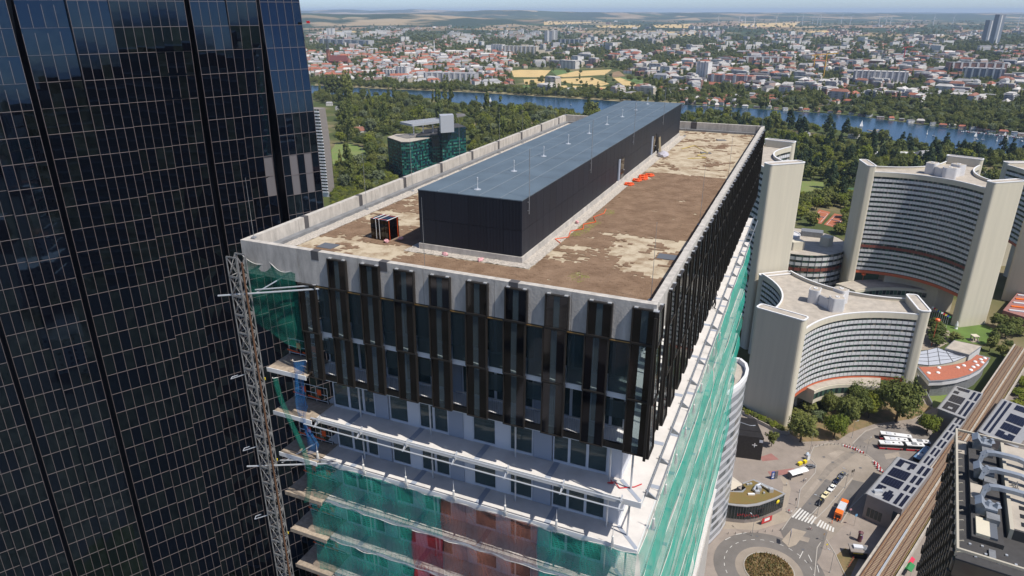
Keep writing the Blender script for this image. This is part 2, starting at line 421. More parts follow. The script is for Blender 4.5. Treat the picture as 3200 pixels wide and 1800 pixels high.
for y in (6.2, 18.0, 30.3, 42.5):
    mb = MB().tube((PX1 + 0.12, y, 1.7), (PX1 + 0.12, y, 5.4), 0.022, 5).tube((PX1 + 0.02, y, 1.9), (PX1 + 0.12, y, 1.9), 0.03, 5).tube((PX1 + 0.02, y, 2.4), (PX1 + 0.12, y, 2.4), 0.03, 5)
    TM(mb, "lightning_rod", STEEL, ph)
for x, y in ((0.9, 11.5), (1.1, 17.6), (0.95, 26.2), (0.95, 34.9), (0.9, 41.1), (0.77, 51.7), (11.0, 2.4), (23.75, 2.75), (23.8, 17.1), (23.8, 31.8), (0.5, 0.6), (0.3, 57.0), (24.3, 57.0), (16.3, 52.9)):
    mb = MB().tube((x, y, -0.99 if 0.6 < x < 24 else 0), (x, y, 3.1 if x > 2 else 3.6), 0.018, 5, 0.008).lathe([(0.16, 0), (0.16, 0.06), (0.05, 0.1)], 8, (x, y, -0.99 if 0.6 < x < 24 else 0))
    TM(mb, "lightning_rod", STEEL)

# solar panels on the faces: black frame with two dark photovoltaic strips and a clear stripe between
def panel_meshes(w, h):
    fr = MB(); t = 0.06; d = 0.18
    for a in ((0, t, 0, h), (w - t, w, 0, h), (t, w - t, 0, t), (t, w - t, h - t, h)): fr.box(a[0], a[1], 0, d, a[2], a[3])
    pv = MB(); pv.box(t, 0.36 * w, 0.05, 0.08, t, h - t); pv.box(0.62 * w, w - t, 0.05, 0.08, t, h - t)
    cl = MB().box(0.36 * w, 0.62 * w, 0.055, 0.075, t, h - t)
    return fr.mesh("frame", BLACKFRAME), pv.mesh("solar_strip", PVGLASS), cl.mesh("clear_strip", CLEAR)
PM = {h: panel_meshes(1.23, h) for h in (1.78, 3.02, 3.06)}
BRK = MB().box(-0.09, 0.09, 0.04, 0.30, 0.001, 0.035).mesh("bracket", LIGHTSTEEL)
def panel(M, h):
    fr, pv, cl = PM[h]
    p = obj("solar_panel", fr, tower, M)
    obj("solar_strip", pv, p); obj("clear_strip", cl, p)
    return p
ROWS = ((-2.02, 1.78), (-5.06, 3.02), (-8.14, 3.06))
for k in range(10):
    x = 23.50 - 2.155 * k
    for r, (z, h) in enumerate(ROWS):
        if k == 9 and r == 0: continue
        p = panel(Matrix.Translation((x - 0.1 * (r > 0) * (k > 0), -0.255 if r else -0.225, ZP + z)) @ Matrix.Rotation(-0.028, 4, "X"), h)
        if r == 0:
            for bx_ in (0.17, 1.06): obj("bracket", BRK, p, Matrix.Translation((bx_, 0, h)))
RZ = Matrix.Rotation(math.pi / 2, 4, 'Z')
for k in range(27):
    y = 0.55 + 2.1 * k - (0.9 if k == 0 else 0)
    for r, (z, h) in enumerate(ROWS):
        p = panel(Matrix.Translation((TW + (0.275 if r else 0.245), y + (0.12 * r if k else 0), ZP + z)) @ RZ @ Matrix.Rotation(-0.028, 4, "X"), h)
        if r == 0:
            for bx_ in (0.17, 1.06): obj("bracket", BRK, p, Matrix.Translation((bx_, 0, h)))
    if k % 1 == 0:
        TP("panel_fin", BLACKFRAME, TW + 0.03, TW + 0.16, y - 0.28, y - 0.2, -8.1, -0.25 if k else -0.4)
GAPGLASS = glassy("winter_garden_glass", (0.05, 0.075, 0.08), 0.5)
for k in range(9):
    x0 = 23.5 - 2.155 * (k + 1) + 1.16
    TP("gap_pane", GAPGLASS, x0, x0 + 0.96, 0.05, 0.07, -4.98, -2.25)
    if k % 3 != 1: TP("gap_pane", GAPGLASS, x0, x0 + 0.96, 0.05, 0.07, -6.4, -5.42)
GOLD = mat("brass_edge", (0.35, 0.20, 0.06), 0.5)
TP("cladding_rail", BLACKFRAME, 3.9, TW, -0.014, 0.06, -2.22, -2.06)
TP("cladding_rail", GOLD, 3.9, TW, -0.020, -0.015, -2.16, -2.11)
TP("cladding_rail", BLACKFRAME, 4.1, TW, -0.015, 0.12, -8.2, -7.86)
TP("cladding_rail", BLACKFRAME, TW - 0.10, TW + 0.028, 0.125, TL, -8.2, -7.86)

# floors: slabs with a notch for the hoist, joints, glazing, posts, core
FLOORS = [-5.05, -8.05] + [-11.1 - 3.1 * k for k in range(14)]
for z in FLOORS:
    up = z > -9
    x1 = TW - (0.12 if up else 0)
    y0 = 0.14 if up else 0.0
    m = WHITE if up else MEMBRANE
    mb = MB().prism([(4.0, y0), (x1, y0), (x1, TL), (0.05, TL), (0.05, 4.6), (4.0, 4.6)], z - 0.30, z)
    TM(mb, "floor_slab", m)
    if not up:
        TP("slab_edge", WHITE, 4.02, TW, -0.035, -0.002, z - 0.34, z + 0.02)
        TP("slab_edge", WHITE, TW + 0.002, TW + 0.035, -0.03, TL, z - 0.34, z + 0.02)
        if z > -25:
            for x in (6.2, 10.6, 15.0, 19.3): TP("joint_strip", WALLGREY, x, x + 0.34, 0.0, 1.55, z + 0.001, z + 0.012)
            for y in range(9): TP("joint_strip", WALLGREY, TW - 1.45, TW, 5.5 + y * 6, 5.85 + y * 6, z + 0.001, z + 0.012)
            M = Matrix.Translation((TW - 0.72, 0.78, ZP + z + 0.010)) @ Matrix.Rotation(R(135), 4, 'Z') @ Matrix.Diagonal((1.95, 0.22, 0.012, 1))
            obj("joint_strip", cube_mesh(WALLGREY), tower, M)
            for x in (6.6, 11.6, 17.1, 22.6): TM(MB().tube((x, 1.15, z), (x, 1.15, z + 2.8), 0.055, 8), "post", LIGHTSTEEL)
            for y in (0.9,): TM(MB().tube((TW - 0.75, y, z), (TW - 0.75, y, z + 2.8), 0.055, 8), "post", LIGHTSTEEL)
COREGREY = mat("interior_wall", (0.32, 0.31, 0.30), 0.8)
ROOMFLOOR = mat("screed_floor", (0.30, 0.29, 0.27), 0.7)
TP("core_wall", COREGREY, 6.0, TW - 6.0, 6.5, TL - 6, -56, -1.5)
TP("roof_slab", CONCRETE, 0.37, TW - 0.37, 0.37, TL - 0.37, -2.04, -1.51)
BAYS = [(4.3, 5.5, 'g'), (5.5, 6.6, 'g'), (6.6, 7.45, 'g'), (7.5, 8.45, 'p'), (8.5, 9.85, 'g'), (9.85, 10.6, 'w'), (10.6, 11.6, 'g'), (11.6, 12.6, 'g'), (12.65, 13.6, 'p'),
        (13.6, 14.2, 'w'), (14.2, 15.7, 'g'), (15.7, 16.55, 'w'), (16.55, 18.0, 'g'), (18.05, 19.15, 'p'), (19.2, 20.15, 'g'), (20.15, 21.2, 'g'), (21.2, 22.35, 'g'), (22.35, 23.1, 'w')]
def bay(x0, x1, kind, z0, z1, y=1.6, side=False):
    def pc(nm, m, a, b, ya, yb, za, zb, par=None):
        if side: return TP(nm, m, TW - yb, TW - ya, a, b, za, zb, par)
        return TP(nm, m, a, b, ya, yb, za, zb, par)
    if kind == 'w': pc("wall_panel", OFFWHITE, x0, x1, y - 0.06, y + 0.1, z0, z1)
    elif kind == 'p': pc("wall_panel", WALLGREY, x0, x1, y - 0.12, y - 0.05, z0 + 0.05, z1 - 0.3); pc("wall_panel", OFFWHITE, x0, x1, y - 0.04, y + 0.1, z0, z1)
    else:
        pc("window_pane", WINDOWGLASS, x0 + 0.07, x1 - 0.07, y, y + 0.03, z0 + 0.16, z1 - 0.1)
        pc("window_frame", OFFWHITE, x0, x0 + 0.075, y - 0.04, y + 0.06, z0, z1); pc("window_frame", OFFWHITE, x1 - 0.075, x1, y - 0.04, y + 0.06, z0, z1)
        pc("window_sill", OFFWHITE, x0 + 0.075, x1 - 0.075, y - 0.04, y + 0.06, z0, z0 + 0.15)
        pc("window_head", OFFWHITE, x0 + 0.075, x1 - 0.075, y - 0.04, y + 0.06, z1 - 0.1, z1)
for i, z in enumerate([-2.06] + FLOORS[:10]):
    zf = ([-2.06] + FLOORS)[i + 1]
    for k, (x0, x1, kd) in enumerate(BAYS):
        if i < 2 and kd == 'w' and k % 2: kd = 'g'
        bay(x0, x1, kd, zf + 0.001, z - 0.301 if i else z - 0.001)
    if i < 8:
        for k in range(24):
            bay(1.75 + 2.3 * k, 4.05 + 2.3 * k, 'g' if k % 3 else 'w', zf + 0.001, z - 0.301 if i else z - 0.001, 1.5, True)
    TP("corner_wall", OFFWHITE, 23.1, TW - 1.42, 1.52, 1.74, zf + 0.001, z - 0.301 if i else z - 0.001)
for k in range(9):       # balcony railings behind the panel gaps
    x0 = 23.5 - 2.155 * (k + 1) + 1.2
    mb = MB().box(x0, x0 + 1.0, 0.16, 0.19, -7.05, -7.01)
    for q in range(8): mb.box(x0 + 0.05 + q * 0.125, x0 + 0.062 + q * 0.125, 0.165, 0.18, -8.0, -7.05)
    TM(mb, "balcony_railing", STEEL)
TP("tower_shaft", CONCRETE, 0.2, TW - 0.1, 4.7, TL - 0.1, -ZP + 0.0, -55)

# fixing tubes and brackets outside the slab edge
TM(MB().tube((4.0, -0.42, -10.92), (23.75, -0.42, -10.92), 0.05, 6).tube((3.6, -0.66, -11.3), (23.9, -0.66, -11.3), 0.045, 6), "guard_tube", LIGHTSTEEL)
TM(MB().tube((TW + 0.14, 0.6, -11.0), (TW + 0.14, TL, -11.0), 0.055, 6).tube((TW + 0.62, 0.9, -11.3), (TW + 0.62, TL, -11.3), 0.045, 6), "guard_tube", STEEL)
for x in (4.36, 7.48, 10.7, 13.93, 17.16, 20.41, 23.6):
    TM(MB().add([(x, -0.03, -10.85), (x, -0.03, -11.3), (x, -0.72, -11.34), (x + .07, -0.03, -10.85), (x + .07, -0.03, -11.3), (x + .07, -0.72, -11.34)], [(0,1,2),(5,4,3),(0,2,5,3),(2,1,4,5),(1,0,3,4)]), "bracket", LIGHTSTEEL)
for k in range(17):
    y = 0.85 + 3.24 * k; x = TW
    TM(MB().add([(x + .04, y, -10.85), (x + .04, y, -11.3), (x + .72, y, -11.34), (x + .04, y + .07, -10.85), (x + .04, y + .07, -11.3), (x + .72, y + .07, -11.34)], [(0,1,2),(5,4,3),(0,2,5,3),(2,1,4,5),(1,0,3,4)]), "bracket", STEEL)

# ---------------------------------------------------------------- things on and around the tower
def place(o, x, y, z, rz=0.0): o.location = tw(x, y, z); o.rotation_euler = (0, 0, TH + rz); return o
# strapped stack of solar panels waiting on the roof
st = place(thing("panel_stack", "strapped stack of black solar panels standing on the planted roof", "panel stack"), 5.2, 5.75, -0.995, R(-4))
for k in range(5):
    P("solar_panel", PVGLASS, st, 0.0 + 0.27 * k, 0.235 + 0.27 * k, 0, 1.15, 0.06, 1.36)
    if k < 4: P("spacer", BLACK, st, 0.236 + 0.27 * k, 0.269 + 0.27 * k, 0.1, 1.05, 0.1, 1.3)
P("pallet", WOOD, st, -0.02, 1.34, 0.05, 1.1, 0.0, 0.06)
for y in (0.14, 1.0): P("strap", ORANGE, st, -0.006, 1.32, y, y + 0.035, 1.361, 1.368); P("strap", ORANGE, st, 1.316, 1.324, y, y + 0.035, 0.05, 1.36)
for x in (0.25, 0.62, 1.30): P("foam_strip", WHITE, st, x - 0.02, x + 0.03, -0.01, 1.16, 1.37, 1.39)
for x in (0.42, 0.68): P("foam_strip", WHITE, st, x - 0.012, x + 0.012, -0.016, -0.002, 0.1, 1.36)
# coils of orange hose and loose bits
def coil(x, y, r, turns, lab):
    mb = MB(); pts = []
    for k in range(int(14 * turns)):
        a = k / 14 * 2 * math.pi; rr = r * (0.8 + 0.2 * math.sin(k * 1.7)); pts.append(tw(x + rr * math.cos(a), y + rr * math.sin(a), -0.94 + 0.04 * (k // 14)))
    mb.path(pts, 0.045, 5)
    return tag(mb.build("hose_coil", ORANGE), lab, "hose", "orange hose coils by the plant house")
for i, (x, y, lab) in enumerate(((16.5, 26.6, "single coil of orange hose lying apart, nearest the plant house door"), (16.75, 28.3, "orange hose coil, first of the row behind the lone coil"), (17.1, 29.1, "orange hose coil, second of the row along the gravel"),
                   (16.9, 29.9, "orange hose coil, third of the row along the gravel"), (17.3, 30.6, "orange hose coil at the far end, nearest the second door"))):
    coil(x, y, 0.42, 3, lab)
def cable(pts, r, m, label, name="cable", cat="cable"):
    return tag(MB().path([tw(*p) for p in pts], r, 5).build(name, m), label, cat)
cable([(16.9, 18.4, -.93), (17.1, 17.2, -.93), (16.7, 16, -.93), (17.2, 14.9, -.93), (16.6, 14, -.93), (16.9, 13, -.93), (16.3, 12.2, -.93), (16.6, 10.9, -.93), (15.95, 10.2, -.93), (16.5, 9.6, -.93)], 0.025, ORANGE, "orange cable trailing along the gravel margin of the plant house")
cable([(23.0, 1.0, -.93), (23.6, 2.1, -.93), (24.0, 3.0, -.9), (24.08, 3.4, -.75)], 0.025, ORANGE, "short orange cable end in the near corner of the roof")
YROPE = mat("yellow_rope", (0.55, 0.42, 0.10), 0.8)
cable([(17.5, 44.5, -.95), (18.4, 47, -.95), (19.2, 45.4, -.95), (20.4, 43.4, -.95), (19.6, 41.6, -.95), (20.6, 40.6, -.95), (19, 39.6, -.95)], 0.03, YROPE, "yellow rope lying in loops on the pale far end of the roof")
PINK = mat("pink_wrap", (0.62, 0.33, 0.34), 0.8)
for i, (x, y, lab) in enumerate(((11.0, 4.75, "pink wrapped pack on the gravel before the plant house, left of two"), (13.4, 4.7, "pink crumpled wrap near the plant house's front corner"), (16.1, 14.2, "pink pack on the gravel beside the plant house's long wall"), (6.5, 5.45, "pink foam scrap at the front foot of the panel stack"), (7.0, 6.3, "pink foam scrap under the panel stack's rear strap"))):
    mb = MB(); r = random.Random(i)
    mb.lathe([(0.05, 0), (0.2, 0.02), (0.21, 0.1), (0.14, 0.17), (0.04, 0.18)], 7); mb.v = [(a + r.uniform(-.05, .05), b * 0.6 + r.uniform(-.05, .05), max(0, c + r.uniform(-.02, .02))) for a, b, c in mb.v]
    o = mb.build("foam_pack", PINK); tag(o, lab, "packaging"); place(o, x, y, -0.965 if x > 9 else -0.955, i)
# sheet of plasterboard and wrapped rubbish by the far door
BOARD = mat("brown_board", (0.25, 0.20, 0.12), 0.8)
o = thing("leaning_board", "brown board leaning on the plant house beside the far door", "board"); place(o, PX1 + 0.08, 40.45, -0.985)
PF("sheet", BOARD, o, (0.2, 0.45, 0.85), (0.03, 0, 0), (0, 0.85, 0), (-0.35, 0, 1.65))
mb = MB(); r = random.Random(5)
mb.lathe([(0.3, 0), (0.5, 0.08), (0.46, 0.28), (0.3, 0.42), (0.08, 0.5)], 11); mb.v = [(a + r.uniform(-.1, .1), b * 1.5 + r.uniform(-.1, .1), max(0, c + r.uniform(-.05, .08))) for a, b, c in mb.v]
PLASTIC = mat("grey_plastic_sheet", (0.42, 0.40, 0.44), 0.35)
place(tag(mb.build("rubbish_heap", PLASTIC), "heap of grey plastic sheeting on the roof by the far door", "rubbish"), 16.5, 39.9, -0.985)
for x, y, lab in ((20.2, 43.2, "grey bent metal piece among the yellow rope on the roof"), (20.6, 51.5, "grey metal frame lying at the far end of the roof")):
    o = thing("metal_scrap", lab, "scrap"); place(o, x, y, -0.985, 0.4)
    for k in range(3): P("bar", STEEL, o, -0.5, 0.5, 0.3 * k - 0.3, 0.3 * k - 0.24, 0.0, 0.06)
    P("bar", STEEL, o, -0.5, -0.44, -0.3, 0.36, 0.061, 0.12)

# ---- hoist mast
MASTM = mat("weathered_mast_steel", (0.25, 0.245, 0.24), .55, metal=.3, noise=(4, .4))
mast = thing("hoist_mast", "tall grey lattice mast of the builders' hoist at the tower's corner", "hoist mast"); place(mast, 0.5, -1.7, -ZP)
MWD, MDP, MB0, MB1 = 0.78, 0.66, ZP - 62.0, ZP - 0.45
for x in (0, MWD):
    for y in (0, MDP): MBo = MB().tube((x, y, MB0), (x, y, MB1), 0.042, 6).build("chord", MASTM, mast)
n = 52; dz = (MB1 - MB0) / n
TRUSS = MB()
for a, b in (((0, 0), (MWD, 0)), ((MWD, 0), (MWD, MDP)), ((MWD, MDP), (0, MDP)), ((0, MDP), (0, 0))):
    TRUSS.tube((*a, 0), (*b, 0), 0.035, 5).tube((*a, 0.03), (*b, dz), 0.025, 5).tube((*b, 0.03), (*a, dz), 0.025, 5)
TRUSS.box(0.06, MWD - 0.06, -0.03, 0.02, -0.06, 0.06).box(MWD - 0.03, MWD + 0.03, 0.05, MDP - .05, -0.07, 0.07)
tm = TRUSS.mesh("lattice_bay", MASTM)
for k in range(n): obj("lattice_bay", tm, mast, Matrix.Translation((0, 0, MB0 + k * dz)))
P("lattice_bay", MASTM, mast, 0, MWD, -0.03, 0.03, MB1 - 0.03, MB1 + 0.05); P("lattice_bay", MASTM, mast, 0, MWD, MDP - .03, MDP + .03, MB1 - 0.03, MB1 + 0.05)
MB().tube((MWD + 0.12, 0.2, MB0), (MWD + 0.12, 0.2, MB1 - 0.3), 0.06, 6).build("guide_rail", RUSTY, mast)
for k in range(0, 50, 5): P("tie_plate", YELLOW, mast, MWD - 0.1, MWD + 0.08, MDP + .02, MDP + .06, MB0 + k * dz + 0.2, MB0 + k * dz + 0.36)
for z in (-2.1, -14.0):
    for a, b, r in (((-0.9, -0.2, 0.1), (4.9, 1.7, 0.25), .055), ((0.9, 0.9, 0.35), (4.7, 1.7, 0.45), .045), ((1.0, 0.9, 0.2), (3.0, 2.2, 1.0), .04)):
        MB().tube((a[0], a[1], ZP + z + a[2] - 0.9), (b[0], b[1], ZP + z + b[2] - 0.4), r, 7).build("wall_tie", LIGHTSTEEL, mast)
for z in (-8.0, -13.2, -18.6, -24):
    MB().path([(0, 0.1, ZP + z), (-0.9, -0.3, ZP + z - 0.35), (-1.1, 0.0, ZP + z - 0.4), (-0.8, 0.2, ZP + z - 0.3)], 0.03, 5).build("cable_guide", LIGHTSTEEL, mast)
# ---- landing platforms between mast and floors
for i in range(9):
    z = -7.95 - 3.1 * i
    o = thing("landing_platform", ["topmost", "second", "third", "fourth", "fifth", "sixth", "seventh", "lowest visible", "bottom"][i] + " timber landing platform between hoist mast and tower floors", "platform", group="hoist landing platforms")
    place(o, 1.15, -0.85, z)
    for k in range(5): P("plank", WOOD, o, 0, 2.95, 0.35 + 0.44 * k, 0.78 + 0.44 * k, -0.06, random.uniform(-.006, .004))
    P("edge_beam", WHITE if i < 3 else WOOD, o, -0.02, 2.96, 0.30, 0.345, -0.26, 0.03)
    for k in range(4): P("bearer", STEEL, o, 0.1 + 0.9 * k, 0.2 + 0.9 * k, 0.35, 2.55, -0.2, -0.065)
    mb = MB()
    for x in (0.1, 0.95, 1.8, 2.7): mb.tube((x, 2.35, 0), (x, 2.35, 1.15), 0.022, 5)
    for zz in (0.15, 0.6, 1.12): mb.tube((0.1, 2.35, zz), (2.7, 2.35, zz), 0.02, 5)
    mb.build("guard_rail", LIGHTSTEEL, o)
    for x in (0.75, 1.95):
        P("gate_flag", ORANGE, o, x, x + 0.3, 2.28, 2.32, 0.55, 0.95)
        PF("gate_arm", ORANGE, o, (x - 0.25, 2.26, 0.32), (0.95, 0, -0.18), (0, 0.05, 0), (0, 0, 0.07))
    P("toe_board", BLACK, o, 0.05, 2.75, 2.38, 2.42, 0.0, 0.2)
# ---- nets
NETG = netting("green_net", (0.05, 0.50, 0.37), 0.42, 0.13)
NETD = netting("dark_green_net", (0.008, 0.19, 0.13), 0.52, 0.13)
NETR = netting("rust_net", (0.52, 0.20, 0.13), 0.38, 0.12)
NETRED = netting("red_net", (0.50, 0.035, 0.045), 0.48, 0.12)
NETB = netting("blue_net", (0.03, 0.20, 0.50), 0.46, 0.12)
NETS = netting("bright_green_net", (0.04, 0.52, 0.38), 0.68, 0.16)
ROPE = mat("white_cord", (0.66, 0.64, 0.60), 0.9)
def net(label, m, f, nu, nv, group, cord=True, name="safety_net"):
    """f(u, v) gives the point of the hanging cloth; v=0 is the corded top edge"""
    o = thing(name, label, "net", group=group); o.location = tw(0, 0, 0); o.rotation_euler = (0, 0, TH)
    base = Vector((0, 0, 0))
    mb = MB(); vs = [f(i / nu, j / nv) for j in range(nv + 1) for i in range(nu + 1)]
    mb.add(vs, [(j*(nu+1)+i, j*(nu+1)+i+1, (j+1)*(nu+1)+i+1, (j+1)*(nu+1)+i) for j in range(nv) for i in range(nu)])
    mb.build("netting", m, o, True)
    if cord: MB().path([f(i / nu, 0) for i in range(nu + 1)], 0.018, 4).build("head_cord", ROPE, o)
    return o
def sag(u, n, d): return -d * abs(math.sin(u * n * math.pi)) ** 0.8
def wob(a, b, k): return 0.06 * math.sin(3.1 * a + k) + 0.05 * math.sin(5.3 * b + 2.2 * k + a)
ordn = ["first", "second", "third", "fourth", "fifth", "sixth", "seventh", "eighth", "ninth", "tenth"]
for i in range(7):
    z0 = -14.35 - 3.1 * i; z1 = z0 - 3.0
    segs = [(3.2, 12.8, NETG, "green"), (12.85, 19.0, NETR, "rust coloured"), (19.05, TW + 0.05, NETG, "green")] if i == 0 else \
           [(3.0, 10.65, NETG, "green"), (10.7, 12.9, NETRED, "red"), (12.95, 19.1, NETR, "rust coloured"), (19.15, TW + 0.05, NETG, "green")] if i in (1, 2) else [(2.8, 12, NETG, "green"), (12.05, TW + 0.05, NETG, "green")]
    for k, (a, b, m, cn) in enumerate(segs):
        side = "towards the hoist mast" if a < 5 else "towards the tower's sunny corner" if b > 20 else "in the middle of the front"
        net("%s safety net %s, %s row below the open balconies" % (cn, side, ordn[i]), m,
            (lambda a, b, z0, z1, i: lambda u, v: (a + (b - a) * u, -0.14 - 0.16 * math.sin(math.pi * v) - wob(u * (b - a), v * 3, i), z0 + (z1 - z0) * v + (sag(u, max(1, round((b - a) / 1.6)), 0.06) if v == 0 else 0)))(a, b, z0, z1, i),
            max(8, int((b - a) * 3)), 6, "nets on the tower front")
for i in range(9):
    z0 = -14.4 - 3.1 * i; z1 = z0 - 3.06
    for k in range(2):
        a, b = TL * k / 2, TL * (k + 1) / 2
        net("bright green net on the tower's sunny side, %s row down, %s half" % (ordn[i], ("near", "far")[k]), NETS if (i + k) % 2 else NETG,
            (lambda a, b, z0, z1, i: lambda u, v: (TW + 0.1 + 0.22 * math.sin(math.pi * v) + 0.03 * i + 0.05 * math.sin(u * 11 + i) + .4 * wob(u * 9, v * 3, i), a + (b - a) * u, z0 + (z1 - z0) * v))(a, b, z0, z1, i), 40, 6, "nets on the tower side")
net("dark green net hanging below the parapet beside the hoist mast", NETD, lambda u, v: (0.15 + 3.65 * u, -0.05 - 0.25 * math.sin(math.pi * u) * v - wob(u * 3, v * 4, 1), -0.9 - 5.6 * v * (1 - 0.25 * (1 - u)) - 0.35 * (1 - v) * (abs(math.sin(u * 2 * math.pi)) + 1.2 * u)), 16, 14, None)
net("blue net bunched at the ends of the upper landing platforms", NETB, lambda u, v: (3.2 + 1.0 * u * (1 - 0.45 * abs(math.sin(7 * v))) + 0.12 * math.sin(9 * v), -0.45 - 0.2 * math.sin(6 * u + 5 * v), -7.0 - 6.6 * v), 10, 18, None)
net("narrow green net strip trailing beside the landing platforms", NETD, lambda u, v: (1.7 + 0.35 * u + 1.7 * math.sin(v * 2.2) ** 2, -0.75 - 0.1 * math.sin(5 * u), -8.4 - 9.0 * v), 4, 18, None)
# rope bundles hanging at the slab edge
def rope_bundle(x, y, z, lab, g):
    mb = MB().tube((0, 0, 0), (0, 0, -0.75), 0.02, 5)
    for k in range(7):
        a = k * 0.9; mb.tube((0.02 * math.cos(a), 0.02 * math.sin(a), -0.7), (0.09 * math.cos(a), 0.09 * math.sin(a), -1.35 - 0.1 * (k % 3)), 0.022, 4)
    mb.lathe([(0.03, -0.82), (0.07, -0.78), (0.07, -0.7), (0.03, -0.66)], 7)
    return place(tag(mb.build("rope_bundle", ROPE), lab, "rope", g), x, y, z)
for i, x in enumerate((3.9, 7.4, 10.45, 13.7, 17.0, 20.1, 23.3)):
    rope_bundle(x, -0.12, -12.9, "grey rope bundle hanging before the second balcony, %s from the hoist mast" % ordn[i], "rope bundles on the front")
for i in range(9):
    rope_bundle(TW + 0.42, 2.0 + 3.24 * i, -12.8, "grey rope bundle above the side net, %s from the near corner" % ordn[i], "rope bundles on the side")
cable([(22.7, 1.1, -11.02), (22.9, 0.9, -11.02), (22.6, 0.8, -11.0), (22.95, 1.0, -10.98), (23.3, 0.7, -11.06), (24.0, 1.1, -11.06), (24.3, 1.5, -11.06)], 0.03, REDPAINT, "red cord tangle at the foot of the corner post on the balcony", "cord", "cord")

# ---- people (one continuous skinned body each)
SKIN = mat("skin", (0.45, 0.27, 0.18), 0.6)
def cloth(n, c): return mat(n, c, 0.85)
C_NAVY, C_ORG, C_GREY, C_WHITE, C_RED, C_BLK = cloth("navy_cloth", (0.02, 0.025, 0.06)), cloth("hi_vis_orange", (0.9, 0.16, 0.03)), cloth("grey_cloth", (0.2, 0.2, 0.22)), cloth("white_cloth", (0.7, 0.68, 0.65)), cloth("red_cloth", (0.5, 0.05, 0.06)), cloth("black_cloth", (0.02, 0.02, 0.022))
HAIR = mat("dark_hair", (0.03, 0.02, 0.015), 0.7)
def body_mesh(joints, edges, mats, zleg, zneck, hat=None):
    me = bpy.data.meshes.new("person"); me.from_pydata([j[0] for j in joints], edges, []); 
    o = bpy.data.objects.new("tmp", me); COL.objects.link(o)
    sm = o.modifiers.new("s", 'SKIN'); sm.use_smooth_shade = True
    for k, j in enumerate(joints):
        sv = me.skin_vertices[0].data[k]; sv.radius = (j[1], j[1] * (j[2] if len(j) > 2 else 1)); sv.use_root = (k == 0)
    o.modifiers.new("d", 'SUBSURF').levels = 1
    dg = bpy.context.evaluated_depsgraph_get(); ev = o.evaluated_get(dg); out = bpy.data.meshes.new_from_object(ev)
    bpy.data.objects.remove(o)
    out.materials.clear()
    for m in mats: out.materials.append(m)
    hd = Vector(joints[3][0])
    for p in out.polygons:
        c = p.center
        if c.z > zneck and abs(c.x - hd.x) < 0.2: p.material_index = 3 if c.z > zneck + 0.14 or c.y > hd.y + 0.03 else 2
        elif c.z < zleg: p.material_index = 0
        elif abs(c.x) > 0.36 and abs(c.z - 0.85) < 0.1: p.material_index = 2
        else: p.material_index = 1
        p.use_smooth = True
    return out
def standing(mats, stride=0.12, arms=0.25, raise_=0.0):
    s, a = stride, arms
    J = [((0, 0, .95), .15, .75), ((0, 0, 1.2), .155, .7), ((0, 0, 1.42), .15, .6), ((0, -.02, 1.66), .095, 1.1), ((0, 0, 1.52), .055),
         ((-.1, 0, .9), .095), ((-.11, -s, .5), .065), ((-.11, -s * .4, .07), .045), ((-.11, -s * .4 - .16, .04), .04),
         ((.1, 0, .9), .095), ((.11, s * .6, .5), .065), ((.11, s * 1.4, .1), .045), ((.11, s * 1.4 - .16, .06), .04),
         ((-.19, 0, 1.41), .06), ((-.24 - .1 * a, .04, 1.14 + raise_), .045), ((-.24 - .1 * a, -.1, .9 + 2 * raise_), .035), ((-.24 - .1 * a, -.14, .82 + 2 * raise_), .032),
         ((.19, 0, 1.41), .06), ((.24 + .1 * a, .04, 1.14 + raise_), .045), ((.24 + .1 * a, -.1, .9 + 2 * raise_), .035), ((.24 + .1 * a, -.14, .82 + 2 * raise_), .032), ((0, -.02, 1.76), .07)]
    E = [(0,1),(1,2),(2,4),(4,3),(3,21),(0,5),(5,6),(6,7),(7,8),(0,9),(9,10),(10,11),(11,12),(2,13),(13,14),(14,15),(15,16),(2,17),(17,18),(18,19),(19,20)]
    return body_mesh(J, E, mats, 0.92, 1.5)
PEOPLE = {}
def person(label, loc, rz, mats, key, stride=0.12, arms=0.25, raise_=0.0, group=None):
    if key not in PEOPLE: PEOPLE[key] = standing(mats, stride, arms, raise_)
    o = obj("person", PEOPLE[key]); o.location = loc; o.rotation_euler = (0, 0, rz)
    return tag(o, label, "person", group)
person("person in dark work clothes and orange helmet at the tower's side balcony edge", tw(TW - 0.25, 27.3, -11.1), TH + R(90), [C_BLK, C_NAVY, SKIN, ORANGE], "rail", 0.1, 1.6, 0.1)

# ================================================================ the finished black glass tower
GLASS = mat("black_tower_glass", (0.0025, 0.003, 0.005), 0.02, ior=1.66, tint=(0.36, 0.62, 1.0), warp=(0.22, 0.06))
GLASS2 = mat("black_tower_glass_with_rooms", (0.007, 0.009, 0.009), 0.025, ior=1.66, noise=(0.8, 0.9), tint=(0.36, 0.62, 1.0), warp=(0.22, 0.06))
GLASSV = mat("recess_glass", (0.0015, 0.002, 0.004), 0.3, spec=0.15)
MULL = mat("grey_mullion", (0.13, 0.108, 0.106), 0.5)
GREYBLIND = mat("grey_blind", (0.13, 0.12, 0.125), 0.6)
DB = Vector((-35.8, 129.0, 0)); DU = Vector((-math.cos(R(39)), -math.sin(R(39)), 0)); DN = Vector((DU.y, -DU.x, 0)) * 1.0
if DN.dot(-DB) < 0: DN = -DN
gt = thing("glass_skyscraper", "tall black glass skyscraper with folded facade and thin grey mullions", "skyscraper", DB)
def s_at(px):       # where a column line of the photograph meets the facade line
    r = (px - 1600) * _c / F_PX
    return (DB.x - r * DB.y) / (-DU.x + r * DU.y)
FLOOR_H = 3.66
Z0 = 170 + 1.3
NR_LO, NR_HI = -36, 14
ZTOP = Z0 + NR_HI * FLOOR_H
